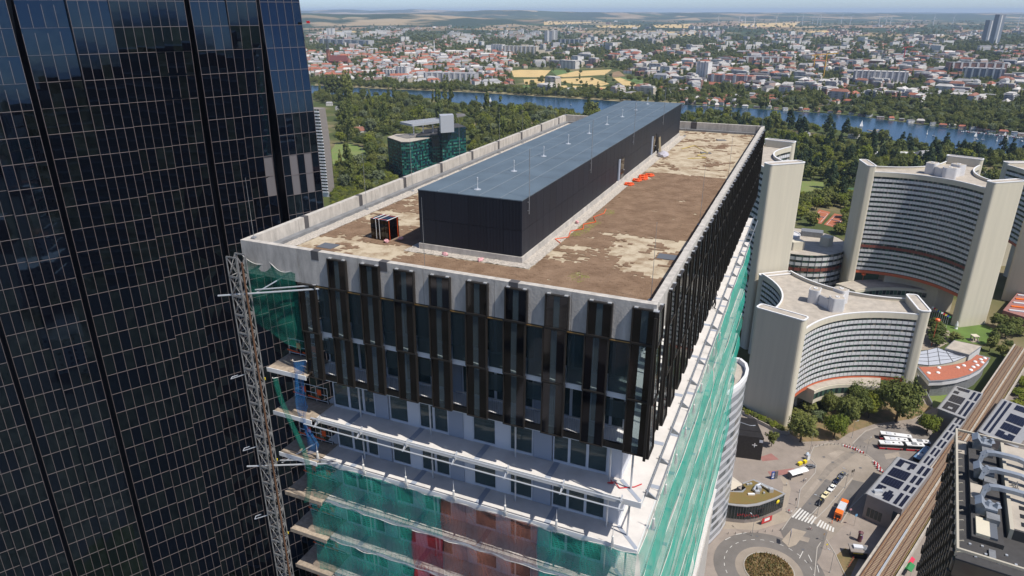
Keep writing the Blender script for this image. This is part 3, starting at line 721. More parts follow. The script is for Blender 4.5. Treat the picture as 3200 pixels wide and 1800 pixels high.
# strip: (left px, right px, panes, tilt in degrees above break, break row, offset)
STRIPS = [(-720, -515, 5, 0, -3, 0.0), (-515, -312, 5, 3.0, -6, 1.0), (-288, -130, 4, 0, 0, -0.4), (-130, 27, 4, 4.1, -4, 0.6), (54, 215, 4, 4.9, -5, -0.4), (215, 345, 4, 2.6, -3, -0.1),
          (345, 466, 4, 0.4, -7, -1.3), (466, 579, 4, 0.2, -6, -1.9), (599, 712, 4, 2.7, -3, -0.9), (712, 804, 3, 0.3, -8, -1.9), (824, 948, 5, 4.4, -5, 0.0)]
def lean(strip, z):
    L_, R_, n_, tilt, br, off = strip
    zb = Z0 + br * FLOOR_H
    low = max(0.0, min(1.0, (Z0 - 6 - z) / 22.0))
    d = off * low
    if z > zb: d -= math.tan(R(tilt)) * (z - zb)
    return d
panes = []
for strip in STRIPS:
    s0, s1 = s_at(strip[1]), s_at(strip[0]); n_ = strip[2]
    def pt(s, z, out=0.0): return DU * s + DN * (lean(strip, z) + out) + Vector((0, 0, z))
    for k in range(n_ + 1):
        s = s0 + (s1 - s0) * k / n_; w = 0.058
        mb = MB(); lv = [0.0] + [Z0 + r * FLOOR_H for r in range(NR_LO, NR_HI + 1)]
        vs = []
        for z in lv: vs += [pt(s - w/2, z, 0.0), pt(s + w/2, z, 0.0), pt(s + w/2, z, 0.07), pt(s - w/2, z, 0.07)]
        fs = []
        for i in range(len(lv) - 1):
            a, b = 4 * i, 4 * i + 4
            fs += [(a + q, a + (q + 1) % 4, b + (q + 1) % 4, b + q) for q in range(4)]
        mb.add(vs, fs).build("mullion", MULL, gt)
    for r in range(NR_LO, NR_HI):
        z0, z1 = Z0 + r * FLOOR_H, Z0 + (r + 1) * FLOOR_H
        a, b = pt(s0, z0, 0.03), pt(s1, z0, 0.03); c = (a + b) / 2
        PF("transom", MULL, gt, c, b - a, DN * 0.08, Vector((0, 0, 0.075)))
        for k in range(n_):
            sa, sb = s0 + (s1 - s0) * k / n_, s0 + (s1 - s0) * (k + 1) / n_
            panes.append((pt((sa + sb) / 2, (z0 + z1) / 2), pt(sb, z0) - pt(sa, z0), pt(sa, z1) - pt(sa, z0), strip, k, r))
def seen_area(p):
    q = DB + p[0]; u = proj(q)
    if u[2] < 5 or not (-80 < u[0] < 1060 and -90 < u[1] < 1850): return 0
    if u[0] > 700 + 0.16 * u[1] and u[1] > 720: return 0
    return 1.0 / u[2] ** 2
panes.sort(key=seen_area, reverse=True)
rest = MB(); rg = random.Random(11)
for i, (c, du, dz, strip, k, r) in enumerate(panes):
    blind = strip[0] == 824 and k in (1, 3) and r in (-8, -9) or strip[0] == 712 and k == 0 and r in (-8, -9)
    dz = dz + DN * rg.gauss(0, .016); du = du + DN * rg.gauss(0, .006)
    g = 2 if blind else 1 if rg.random() < (0.25 if r > -12 else 0.5) else 0
    if i < 300 or blind: PF("window_pane", (GLASS, GLASS2, GREYBLIND)[g], gt, c, du, DN * 0.02, dz)
    else:
        h, v = du / 2, dz / 2
        rest.add([c - h - v, c + h - v, c + h + v, c - h + v], [(0, 1, 2, 3)], g)
rest.build("window_panes", [GLASS, GLASS2, GREYBLIND], gt)["kind"] = "stuff"
for a, b in ((-312, -288), (27, 54), (579, 599), (804, 824)):
    s0, s1 = s_at(b), s_at(a)
    sa = [q for q in STRIPS if q[1] == a][0]; sb = [q for q in STRIPS if q[0] == b][0]
    mb = MB(); vs = []; lv = [0.0] + [Z0 + r * FLOOR_H for r in range(NR_LO, NR_HI + 1)]
    for z in lv: vs += [DU * s0 + DN * lean(sb, z) + Vector((0, 0, z)), DU * s1 + DN * (lean(sa, z) - 1.6) + Vector((0, 0, z)), DU * s1 + DN * lean(sa, z) + Vector((0, 0, z))]
    fs = []
    for i in range(len(lv) - 1): fs += [(3*i, 3*i+1, 3*i+4, 3*i+3), (3*i+1, 3*i+2, 3*i+5, 3*i+4)]
    mb.add(vs, fs).build("recess", GLASSV, gt)
mb = MB()
mb.prism([DU * s_at(950) - DN * 1.9, DU * s_at(-715) - DN * 1.9, DU * s_at(-715) - DN * 26, DU * s_at(950) - DN * 26], 0, ZTOP)
mb.build("core_wall", GLASSV, gt)
for strip in STRIPS:      # returns between the strips, top closure
    s0, s1 = s_at(strip[1]), s_at(strip[0])
    for s in (s0, s1):
        mb = MB(); vs = []; lv = [0.0] + [Z0 + r * FLOOR_H for r in range(NR_LO, NR_HI + 1)]
        for z in lv: q = DU * s + Vector((0, 0, z)); vs += [q + DN * (lean(strip, z) - 0.02), q - DN * (5.9 if z > Z0 else 2.6)]
        mb.add(vs, [(2*i, 2*i+1, 2*i+3, 2*i+2) for i in range(len(lv) - 1)]).build("fold_return", GLASSV, gt)
P("warning_lamp", REDPAINT, gt, 0.3, 0.8, -0.6, -0.2, Z0 - 3.4, Z0 - 3.0)

# ================================================================ the curved office towers
UNOCREAM = mat("cream_concrete", (0.58, 0.525, 0.41), 0.85, noise=(0.45, 0.08), streak=0.04)
UNOWHITE = mat("white_spandrel", (0.60, 0.59, 0.585), 0.6, noise=(0.5, 0.1))
UNOROOF = mat("tan_flat_roof", (0.42, 0.37, 0.31), 0.95, noise=(0.25, 0.25))
UG = [mat("office_glass_dark", (0.022, 0.034, 0.034), 0.08), mat("office_glass_green", (0.05, 0.095, 0.07), 0.1), mat("office_glass_blind", (0.17, 0.15, 0.11), 0.4), mat("office_glass_grey", (0.035, 0.045, 0.05), 0.08)]
UNORED = mat("red_brown_band", (0.22, 0.06, 0.04), 0.7)
UNOORANGE = mat("orange_soffit", (0.52, 0.12, 0.05), 0.7)
FIN = mat("dark_fin", (0.11, 0.11, 0.115), 0.5)
ROOFCAP = mat("white_roof_rim", (0.72, 0.71, 0.70), 0.6)
def rounded(cx, cy, ang, ln, th, r=1.6, n=4):
    pts = []
    d = Vector((math.cos(ang), math.sin(ang))); e = Vector((-d.y, d.x))
    for sx, sy, a0 in ((1, 1, 0), (-1, 1, 90), (-1, -1, 180), (1, -1, 270)):
        for k in range(n + 1):
            a = R(a0 + 90 * k / n)
            pts.append(Vector((cx, cy)) + d * (sx * (ln/2 - r) + r * math.cos(a)) + e * (sy * (th/2 - r) + r * math.sin(a)))
    return pts
def arc_between(p, q, ctr, bulge, n):
    """points from p to q bending towards ctr"""
    m = (p + q) / 2; dv = (ctr - m); t = dv.normalized() * min(bulge, dv.length * 0.8)
    return [(1 - u) ** 2 * p + 2 * u * (1 - u) * (m + t * 2 * 0.75) + u * u * q for u in [k / n for k in range(n + 1)]]
def facade(parent, pts, z0, z1, nf, red=(), seed=0, inner=None):
    rg = random.Random(seed); fh = (z1 - z0) / nf; nseg = len(pts) - 1
    nrm = []
    for i in range(len(pts)):
        a, b = pts[max(0, i - 1)], pts[min(nseg, i + 1)]; t = (b - a).normalized(); n = Vector((t.y, -t.x))
        if n.dot(inner - pts[i]) > 0: n = -n
        nrm.append(n)
    def V(i, o, z): q = pts[i] + nrm[i] * o; return (q.x, q.y, z)
    for f in range(nf):
        za, zb = z0 + f * fh, z0 + (f + 1) * fh
        wb = MB()
        for i in range(nseg):
            for h in range(2):
                u, v = h / 2, (h + 1) / 2
                A = [Vector(V(i, 0.02, za + fh * .52)).lerp(Vector(V(i + 1, 0.02, za + fh * .52)), w) for w in (u, v)]
                B = [q + Vector((0, 0, fh * .48)) for q in A]
                g = rg.choice((0, 0, 1, 1, 3, 2 if rg.random() < .4 else 0))
                wb.add([A[0], A[1], B[1], B[0]], [(0, 1, 2, 3)], g)
        wb.build("window_band", UG, parent)
        sb = MB()
        for i in range(nseg):
            sb.add([V(i, 0.22, za), V(i+1, 0.22, za), V(i+1, 0.22, za + fh * .54), V(i, 0.22, za + fh * .54), V(i, -.1, za), V(i+1, -.1, za), V(i+1, -.1, za + fh * .54), V(i, -.1, za + fh * .54)],
                   [(0, 1, 2, 3), (3, 2, 6, 7), (1, 0, 4, 5)])
        sb.build("red_band" if f in red else "spandrel_band", UNORED if f in red else UNOWHITE, parent)
    fm = MB()
    for i in range(0, nseg + 1):
        t = Vector((nrm[i].y, -nrm[i].x)) * 0.035
        q = pts[i] + nrm[i] * 0.24
        PF("fin", FIN, parent, (q.x, q.y, (z0 + z1) / 2), (t.x * 2, t.y * 2, 0), (nrm[i].x * .12, nrm[i].y * .12, 0), (0, 0, z1 - z0))
    cp = MB()
    for i in range(nseg):
        cp.add([V(i, .5, z1), V(i+1, .5, z1), V(i+1, .5, z1 + 2.6), V(i, .5, z1 + 2.6), V(i, 0, z1 + 2.6), V(i+1, 0, z1 + 2.6), V(i, 0, z1), V(i+1, 0, z1)], [(0, 1, 2, 3), (3, 2, 5, 4), (4, 5, 7, 6), (1, 0, 6, 7)])
    cp.build("parapet_band", UNOCREAM, parent)
    rm = MB()
    for i in range(nseg):
        rm.add([V(i, .52, z1 + 2.602), V(i+1, .52, z1 + 2.602), V(i+1, -.2, z1 + 2.602), V(i, -.2, z1 + 2.602), V(i, .52, z1 + 2.9), V(i+1, .52, z1 + 2.9), V(i+1, -.2, z1 + 2.9), V(i, -.2, z1 + 2.9)], [(4, 5, 6, 7), (0, 1, 5, 4), (2, 3, 7, 6)])
    rm.build("roof_rim", ROOFCAP, parent)
def office_tower(label, ctr, pylons, z0, z1, nf, ptop, bulge, red=(), seed=0, nseg=18):
    """three arms ending in concrete slabs, hollow curved facades between them"""
    o = thing("office_tower", label, "office tower", (0, 0, 0), group="curved office towers")
    ctr = Vector(ctr)
    for (x, y, ang, ln, th, zt) in pylons:
        pl = rounded(x, y, ang, ln, th)
        py = MB().prism(pl, 0, zt).build("end_slab", UNOCREAM, o)
        rim = rounded(x, y, ang, ln + 0.3, th + 0.3); inr = rounded(x, y, ang, ln - 1.0, th - 1.0, 1.1)
        n = len(rim); m = MB(); m.add([(p.x, p.y, zt + .01) for p in rim] + [(p.x, p.y, zt + .45) for p in rim] + [(p.x, p.y, zt + .45) for p in inr] + [(p.x, p.y, zt + .01) for p in inr],
              [(i, (i+1) % n, n + (i+1) % n, n + i) for i in range(n)] + [(n + i, n + (i+1) % n, 2*n + (i+1) % n, 2*n + i) for i in range(n)] + [(2*n + i, 2*n + (i+1) % n, 3*n + (i+1) % n, 3*n + i) for i in range(n)])
        m.build("rim", ROOFCAP, py)
        MB().prism(inr, zt + .005, zt + .1).build("slab_top", UNOROOF, py)
    ps = sorted(pylons, key=lambda p: math.atan2(p[1] - ctr.y, p[0] - ctr.x))
    ends = []
    for (x, y, ang, ln, th, zt) in ps:
        d = Vector((math.cos(ang), math.sin(ang))); c = Vector((x, y)); inw = (ctr - c).normalized()
        a, b = c + d * (ln/2 - 0.9) + inw * 0.6, c - d * (ln/2 - 0.9) + inw * 0.6
        tang = Vector((-(c - ctr).y, (c - ctr).x))
        if (a - b).dot(tang) < 0: a, b = b, a
        ends.append((b, a))          # clockwise end, counter-clockwise end
    outline = []
    for i in range(len(ps)):
        p, q = ends[i][1], ends[(i + 1) % len(ps)][0]
        arc = arc_between(p, q, ctr, bulge, nseg)
        facade(o, arc, z0, z1, nf, red, seed + i, ctr)
        outline += arc
    MB().prism(outline, z0 - 0.4, z1 + 0.6).build("body", [UG[0]], o)
    MB().prism(outline, z1 + 0.61, z1 + 1.2).build("flat_roof", UNOROOF, o)
    MB().prism(outline, z0 - 2.2, z0 - 0.42).build("soffit", UNOORANGE, o)
    small = [ctr + (p - ctr) * 0.55 for p in outline[::3]]
    MB().prism(small, 0, z0 - 2.21).build("stem", UNOCREAM, o)
    return o
def roof_block(o, ctr, z, s, rot, hs):
    c = Vector(ctr)
    d = lambda a, r: c + Vector((math.cos(a + rot), math.sin(a + rot))) * r
    hexa = [d(R(60 * k + 30), s * (1.0 if k % 2 else 0.8)) for k in range(6)]
    MB().prism(hexa, z, z + hs).build("machine_room", UNOWHITE, o)
    MB().prism([c + (p - c) * .94 for p in hexa], z + hs + .005, z + hs + .12).build("machine_room_roof", UNOROOF, o)
    for k in range(3):
        q = d(R(120 * k), s * 1.05)
        b = MB().prism(rounded(q.x, q.y, rot + R(120 * k), s * .75, s * .95, s * .2), z, z + hs + 1.5).build("stair_house", UNOWHITE, o)
        MB().prism(rounded(q.x, q.y, rot + R(120 * k), s * .65, s * .85, s * .18), z + hs + 1.505, z + hs + 1.6).build("stair_roof", UNOROOF, b)
        MB().lathe([(s * .13, 0), (s * .13, .3), (s * .09, .3), (s * .09, .05)], 12, (q.x, q.y, z + hs + 1.61)).build("flue", ROOFCAP, b)
    P("roof_door", UNOORANGE, o, *(lambda q: (q.x - .7, q.x + .7, q.y - .08, q.y + .08))(c + Vector((0.3, -1)).normalized() * s * .84), z + .05, z + 2.3)
# nearest tower, low
ta = office_tower("nearest and lowest curved office tower, trees and a bus yard at its foot", (143, 296),
    [(114.5, 269.5, R(-43), 21, 5.5, 51), (183, 288, R(78), 20, 5, 47.5), (135, 333, R(15), 18, 4, 44.5)], 14, 43, 11, 50, 13, (), 1, 30)
roof_block(ta, (146, 294), 44.2, 6.5, 0.5, 5)
# tall right tower
tb = office_tower("tall curved office tower beyond the green lawn with a red brown band low down", (255, 405),
    [(215.6, 419, R(80), 20, 5, 84), (266, 368.5, R(14), 21, 5.5, 84.5), (285, 436, R(-42), 20, 5, 84)], 19, 78, 20, 84, 15, (5,), 5, 36)
roof_block(tb, (256, 406), 79.2, 7.5, 0.2, 5)
# tall tower half hidden by the building site
tc = office_tower("curved office tower with blank cream end slab, half hidden behind the building site", (126, 379),
    [(134.5, 341, R(17), 20.5, 6, 100), (155, 404, R(-38), 17, 5, 100), (92, 398, R(75), 18, 5, 100)], 16, 95, 26, 100, 15, (7,), 9, 28)
roof_block(tc, (124, 381), 96.2, 6, 0.9, 4)
# tower cut off by the right edge of the picture
td = office_tower("farthest curved office tower, at the picture's right edge", (342, 428),
    [(318, 400, R(-45), 20, 5, 74), (372, 402, R(55), 20, 5, 74), (345, 470, R(0), 20, 5, 74)], 26, 70, 14, 74, 14, (), 13)
# round drum between them
DRC = Vector((193, 447)); DRR = 31.0
dr = thing("round_office_building", "round drum shaped office building with banded windows and a flat roof", "office building", (0, 0, 0))
ring = lambda r, n=48: [DRC + Vector((math.cos(2 * math.pi * k / n), math.sin(2 * math.pi * k / n))) * r for k in range(n)]
MB().prism(ring(DRR - .3), 0, 25.2).build("body", UG[0], dr)
MB().prism(ring(DRR - .6), 25.21, 25.5).build("flat_roof", UNOROOF, dr)
for f in range(6):
    za = 4 + f * 3.6
    pts = ring(DRR)
    sb, wb = MB(), MB(); rg = random.Random(f)
    for i in range(48):
        a, b = pts[i], pts[(i + 1) % 48]
        sb.add([(a.x, a.y, za), (b.x, b.y, za), (b.x, b.y, za + 2.1), (a.x, a.y, za + 2.1)], [(0, 1, 2, 3)])
        a, b = [DRC + (q - DRC) * .994 for q in (a, b)]
        for h in range(2):
            p, q = a.lerp(b, h / 2), a.lerp(b, (h + 1) / 2)
            wb.add([(p.x, p.y, za + 2.05), (q.x, q.y, za + 2.05), (q.x, q.y, za + 3.65), (p.x, p.y, za + 3.65)], [(0, 1, 2, 3)], rg.choice((0, 1, 3, 0, 2)))
    sb.build("spandrel_band", UNORED if f == 3 else UNOWHITE, dr); wb.build("window_band", UG, dr)
for k in range(48):
    q = ring(DRR + .12)[k]; a = 2 * math.pi * k / 48
    PF("fin", FIN, dr, (q.x, q.y, 14.7), (-math.sin(a) * .1, math.cos(a) * .1, 0), (math.cos(a) * .25, math.sin(a) * .25, 0), (0, 0, 21.4))
MB().lathe([(9, 25.5), (9, 29), (8.3, 29), (8.3, 28.6)], 28, (DRC.x - 6, DRC.y + 6, 0)).build("roof_drum", UNOWHITE, dr)
MB().prism(rounded(DRC.x - 8, DRC.y - 17, .2, 9, 6, 1), 25.5, 31).build("stair_house", UNOCREAM, dr)
MB().prism(rounded(DRC.x + 15, DRC.y - 9, .8, 8, 6, .6), 25.5, 31.5).build("stair_house", UNOCREAM, dr)
MB().prism(rounded(DRC.x + 14, DRC.y + 12, -.4, 14, 8, .6), 25.5, 29).build("machine_room", FLASH, dr)
# curved podium wings under the towers
def podium(label, ctr, r0, r1, a0, a1, z0, z1):
    o = thing("podium_wing", label, "building", (0, 0, 0)); n = 22; c = Vector(ctr)
    pt = lambda r, k: c + Vector((math.cos(R(a0 + (a1 - a0) * k / n)), math.sin(R(a0 + (a1 - a0) * k / n)))) * r
    out = [pt(r1, k) for k in range(n + 1)] + [pt(r0, k) for k in range(n, -1, -1)]
    MB().prism(out, z0, z1).build("body", UNOCREAM, o)
    MB().prism([c + (p - c) * (0.985 if (p - c).length > (r0 + r1) / 2 else 1.015) for p in out], z1 + .005, z1 + .2).build("flat_roof", UNOROOF, o)
    for rr in (r0 - .06, r1 + .06):
        for k in range(n):
            p, q = pt(rr, k + .04), pt(rr, k + .96)
            m = (p + q) / 2; t = q - p; nn = Vector((-t.y, t.x)).normalized() * .1
            PF("window_pane", UG[(k * 7) % 2], o, (m.x, m.y, z0 + (z1 - z0) * .55), (t.x, t.y, 0), (nn.x, nn.y, 0), (0, 0, (z1 - z0) * .42))
    return o
podium("curved podium wing with a long strip window under the nearest office tower", (152, 248), 28, 40, 62, 128, 6.0, 12.5)
podium("curved podium with strip windows under the tall office tower", (232, 350), 48, 62, 58, 118, 4.0, 11.0)
# visitor pavilion: red gravel roof with round skylights, and a glazed lattice roof beside it
REDROOF = mat("red_gravel_roof", (0.40, 0.13, 0.075), 0.95, noise=(1.5, 0.2))
pv = thing("visitor_pavilion", "low fan shaped pavilion with a red gravel roof and round white skylights", "pavilion", (0, 0, 0))
zt = 9.0
outer = [g6(x, y, zt) for x, y in ((700, 955), (820, 1095), (960, 1090), (1100, 1070), (1230, 1030), (1330, 975), (1400, 900), (1425, 865))]
inner = [g6(x, y, zt) for x, y in ((1300, 830), (1240, 880), (1150, 915), (1040, 935), (930, 950), (820, 955))]
MB().prism([p for p in outer + inner], 6.4, zt - .3).build("wall", UNOWHITE, pv)
cc = sum([Vector(p[:2]) for p in outer + inner], Vector((0, 0))) / len(outer + inner)
MB().prism([cc + (Vector(p[:2]) - cc) * 1.03 for p in outer + inner], zt - .29, zt - .02).build("eaves", FLASH, pv)
MB().prism([cc + (Vector(p[:2]) - cc) * .97 for p in outer + inner], zt - .01, zt + .1).build("roof", REDROOF, pv)
for x, y in ((810, 1018), (905, 1015), (915, 965), (1105, 963), (1165, 943), (1235, 988), (1260, 958), (1300, 940), (1350, 912), (1278, 905), (1335, 882), (1375, 870)):
    q = g6(x, y, zt + .1); MB().lathe([(.95, 0), (.9, .3), (.6, .55), (.1, .65)], 12, q).build("skylight", WHITE, pv)
MB().prism([cc + (Vector(p[:2]) - cc) * .9 for p in outer + inner], 0, 6.39).build("base", FLASH, pv)  # recessed base, its dark grey standing in for shadow below the wall
LATGLASS = mat("pale_roof_glazing", (0.45, 0.47, 0.52), 0.25)
lt = thing("lattice_glass_roof", "pale glazed roof with a grid of dark ribs beside the red roofed pavilion", "glass roof", (0, 0, 0))
la = [g6(x, y, 7) for x, y in ((690, 925), (815, 940), (930, 930), (1060, 905), (1195, 850))]
lb = [g6(x, y, 7) for x, y in ((725, 800), (800, 785), (900, 760), (985, 790), (1100, 835))]
for i in range(4):
    for k in range(4):
        q = [la[i].lerp(lb[i], k / 4), la[i+1].lerp(lb[i+1], k / 4), la[i+1].lerp(lb[i+1], (k+1) / 4), la[i].lerp(lb[i], (k+1) / 4)]
        MB().prism(q, 6.7, 6.9).build("pane", LATGLASS, lt)
for k in range(5): MB().path([la[i].lerp(lb[i], k / 4) for i in range(5)], 0.12, 4).build("rib", FIN, lt)
for i in range(5): MB().path([la[i], lb[i]], 0.12, 4).build("rib", FIN, lt)
MB().prism(la + lb[::-1], 0, 6.69).build("base", UNOCREAM, lt)
o = thing("square_pavilion", "small square flat roofed pavilion beside the lawn", "pavilion")
q = [g6(x, y, 8) for x, y in ((980, 770), (1220, 835), (1340, 750), (1070, 690))]
MB().prism(q, 0, 7.8).build("wall", UNOWHITE, o); c4 = sum([Vector(p[:2]) for p in q], Vector((0, 0))) / 4
MB().prism([c4 + (Vector(p[:2]) - c4) * 1.04 for p in q], 7.81, 8.1).build("roof_edge", FLASH, o); MB().prism([c4 + (Vector(p[:2]) - c4) * .97 for p in q], 8.11, 8.2).build("roof", UNOROOF, o)

# ================================================================ the land
def land_material():
    m = bpy.data.materials.new("land"); m.use_nodes = True
    nt = m.node_tree; L = nt.links.new; b = nt.nodes["Principled BSDF"]; b.inputs["Roughness"].default_value = 0.95; b.inputs["Specular IOR Level"].default_value = 0.1
    geo = nt.nodes.new("ShaderNodeNewGeometry")
    def noise(sc, det=5):
        n = nt.nodes.new("ShaderNodeTexNoise"); n.inputs["Scale"].default_value = sc; n.inputs["Detail"].default_value = det; L(geo.outputs["Position"], n.inputs["Vector"]); return n.outputs["Fac"]
    def ramp(sock, stops):
        r = nt.nodes.new("ShaderNodeValToRGB"); L(sock, r.inputs[0]); e = r.color_ramp.elements
        while len(e) < len(stops): e.new(0.5)
        for k, (p, c) in enumerate(stops): e[k].position = p; e[k].color = (*c, 1)
        return r.outputs[0]
    near = ramp(noise(0.012), [(0.3, (0.045, 0.065, 0.022)), (0.52, (0.08, 0.095, 0.032)), (0.63, (0.17, 0.145, 0.075)), (0.78, (0.24, 0.20, 0.14))])
    vo = nt.nodes.new("ShaderNodeTexVoronoi"); vo.inputs["Scale"].default_value = 0.0016
    mp = nt.nodes.new("ShaderNodeMapping"); mp.inputs["Scale"].default_value = (1.0, 0.55, 1); mp.inputs["Rotation"].default_value = (0, 0, 0.3)
    L(geo.outputs["Position"], mp.inputs[0]); L(mp.outputs[0], vo.inputs["Vector"])
    sp = nt.nodes.new("ShaderNodeSeparateColor"); L(vo.outputs["Color"], sp.inputs[0])
    far = ramp(sp.outputs[0], [(0.0, (0.035, 0.06, 0.028)), (0.35, (0.05, 0.075, 0.03)), (0.5, (0.10, 0.10, 0.05)), (0.62, (0.30, 0.22, 0.12)), (0.8, (0.36, 0.28, 0.17)), (1.0, (0.24, 0.17, 0.10))])
    wood = ramp(noise(0.0009, 8), [(0.46, (1, 1, 1)), (0.54, (0, 0, 0))])
    mw = nt.nodes.new("ShaderNodeMix"); mw.data_type = 'RGBA'; mw.inputs[6].default_value = (0.03, 0.048, 0.022, 1); L(far, mw.inputs[7]); L(wood, mw.inputs[0])
    iv = nt.nodes.new("ShaderNodeInvert"); L(wood, iv.inputs[1]); L(iv.outputs[0], mw.inputs[0])
    ln = nt.nodes.new("ShaderNodeVectorMath"); ln.operation = 'LENGTH'; L(geo.outputs["Position"], ln.inputs[0])
    mr = nt.nodes.new("ShaderNodeMapRange"); mr.inputs[1].default_value = 4200; mr.inputs[2].default_value = 6500; L(ln.outputs["Value"], mr.inputs[0])
    mx = nt.nodes.new("ShaderNodeMix"); mx.data_type = 'RGBA'; L(near, mx.inputs[6]); L(mw.outputs[2], mx.inputs[7]); L(mr.outputs[0], mx.inputs[0])
    L(mx.outputs[2], b.inputs["Base Color"])
    return m
LAND = land_material()
mb = MB(); rings = [0, 100, 300, 800, 2000, 4000, 7000, 11000, 16000, 22000, 30000, 40000]; na = 72
vs = [(0, 0, 0)]
for r in rings[1:]: vs += [(r * math.cos(2*math.pi*k/na), r * math.sin(2*math.pi*k/na), 0) for k in range(na)]
fs = [(0, 1 + k, 1 + (k + 1) % na) for k in range(na)]
for j in range(len(rings) - 2): fs += [(1 + j*na + k, 1 + (j+1)*na + k, 1 + (j+1)*na + (k+1) % na, 1 + j*na + (k+1) % na) for k in range(na)]
struct(mb.add(vs, fs).build("ground", LAND))
def z_at(px, py, Y):
    u, v = px - 1600.0, 900.0 - py
    t = Y / (F_PX * _c + v * _s); return Vector((u * t, Y, CAM_H + (-F_PX * _s + v * _c) * t))
def ridge(name, dist, width, crest, m, seed):
    """a range of hills whose skyline passes through the given sight lines"""
    rg = random.Random(seed); cols = []
    xs = [crest[0][0] + (crest[-1][0] - crest[0][0]) * k / 110 for k in range(111)]
    vs = []
    for x in xs:
        for (xa, ya), (xb, yb) in zip(crest[:-1], crest[1:]):
            if xa <= x <= xb: y = ya + (yb - ya) * (x - xa) / (xb - xa); break
        y += 0.5 * math.sin(x * 0.021 + seed) + 0.35 * math.sin(x * 0.07 + 2 * seed) + rg.uniform(-.15, .15)
        top = z_at(x, y, dist)
        for f, hgt in ((-0.5, 0), (-0.38, 0.12), (-0.25, 0.42), (-0.12, 0.78), (0, 1.0), (0.2, 0.85), (0.5, 0)):
            q = top * 1.0; d = 1 + f * width / dist
            vs.append((top.x * d, top.y * d, max(-2, top.z * hgt * (1 + (0.12 * math.sin(x * 0.05 + f * 9 + seed) if 0 < hgt < 1 else 0)) - (2 if hgt == 0 else 0))))
    n = 7
    mb = MB().add(vs, [(i*n+j, (i+1)*n+j, (i+1)*n+j+1, i*n+j+1) for i in range(len(xs)-1) for j in range(n-1)])
    return struct(mb.build(name, m, None, True))
ridge("hills", 27000, 7000, [(600, 33), (953, 33), (1080, 29.5), (1150, 33), (1290, 29), (1400, 33), (1500, 36), (2000, 38), (3400, 40)], LAND, 1)
ridge("hills", 17000, 7000, [(1100, 46), (1250, 42), (1380, 38), (1520, 32), (1640, 31.5), (1760, 36), (1900, 40), (2040, 42), (2200, 41), (2400, 42.5), (2900, 43.5), (3400, 44)], LAND, 3)
ridge("hills", 10500, 5000, [(500, 42), (953, 41), (1020, 42.5), (1110, 45), (1200, 44.5), (1270, 42.5), (1340, 45), (1420, 51), (1520, 57), (1700, 60)], LAND, 5)

# lake (an old river arm), its bank, fields
WATER = mat("lake_water", (0.010, 0.040, 0.072), 0.22, bump=(0.35, 0.25), noise=(0.006, 0.3))
far_bank = [(700, 252), (984, 268), (1198, 279), (1333, 284), (1505, 291), (1700, 303), (1925, 317), (2130, 327), (2373, 341), (2652, 360), (2931, 397), (3200, 429), (3500, 470)]
near_bank = [(3500, 540), (3200, 486), (2931, 462), (2800, 440), (2720, 428), (2650, 412), (2560, 396), (2400, 374), (2233, 360), (2050, 364), (1900, 372), (1831, 368), (1750, 352), (1600, 338), (1459, 327), (1338, 306), (1105, 299), (984, 292), (700, 285)]
def sheet(name, pts, z, m, parent=None, kind=None):
    mb = MB(); mb.v = [(p[0], p[1], z) for p in pts]; n = len(pts)
    ar = sum(pts[i][0] * pts[(i+1) % n][1] - pts[(i+1) % n][0] * pts[i][1] for i in range(n))
    mb.f = [tuple(range(n)) if ar > 0 else tuple(range(n))[::-1]]; mb.m = [0]
    o = mb.build(name, m, parent)
    if parent is None: struct(o)
    return o
sheet("lake_water", [G(*p) for p in far_bank + near_bank], 0.25, WATER)
BANK = mat("dry_bank", (0.34, 0.27, 0.15), 0.95, noise=(0.05, 0.5), alt=(0.12, 0.12, 0.05))
sheet("shore_path", [G(x, y - 0.5) for x, y in far_bank[1:8]] + [G(x, y - 7) for x, y in far_bank[1:8]][::-1], 0.35, BANK)
WHEAT = mat("ripe_wheat", (0.56, 0.40, 0.17), 0.95, noise=(0.03, 0.18))
GREENF = mat("green_field", (0.10, 0.16, 0.04), 0.95, noise=(0.03, 0.3))
LAWN = mat("lawn", (0.115, 0.19, 0.03), 0.95, noise=(0.06, 0.3), alt=(0.19, 0.19, 0.07))
BROWNF = mat("brown_field", (0.26, 0.17, 0.09), 0.95, noise=(0.02, 0.3))
zf = 0.06
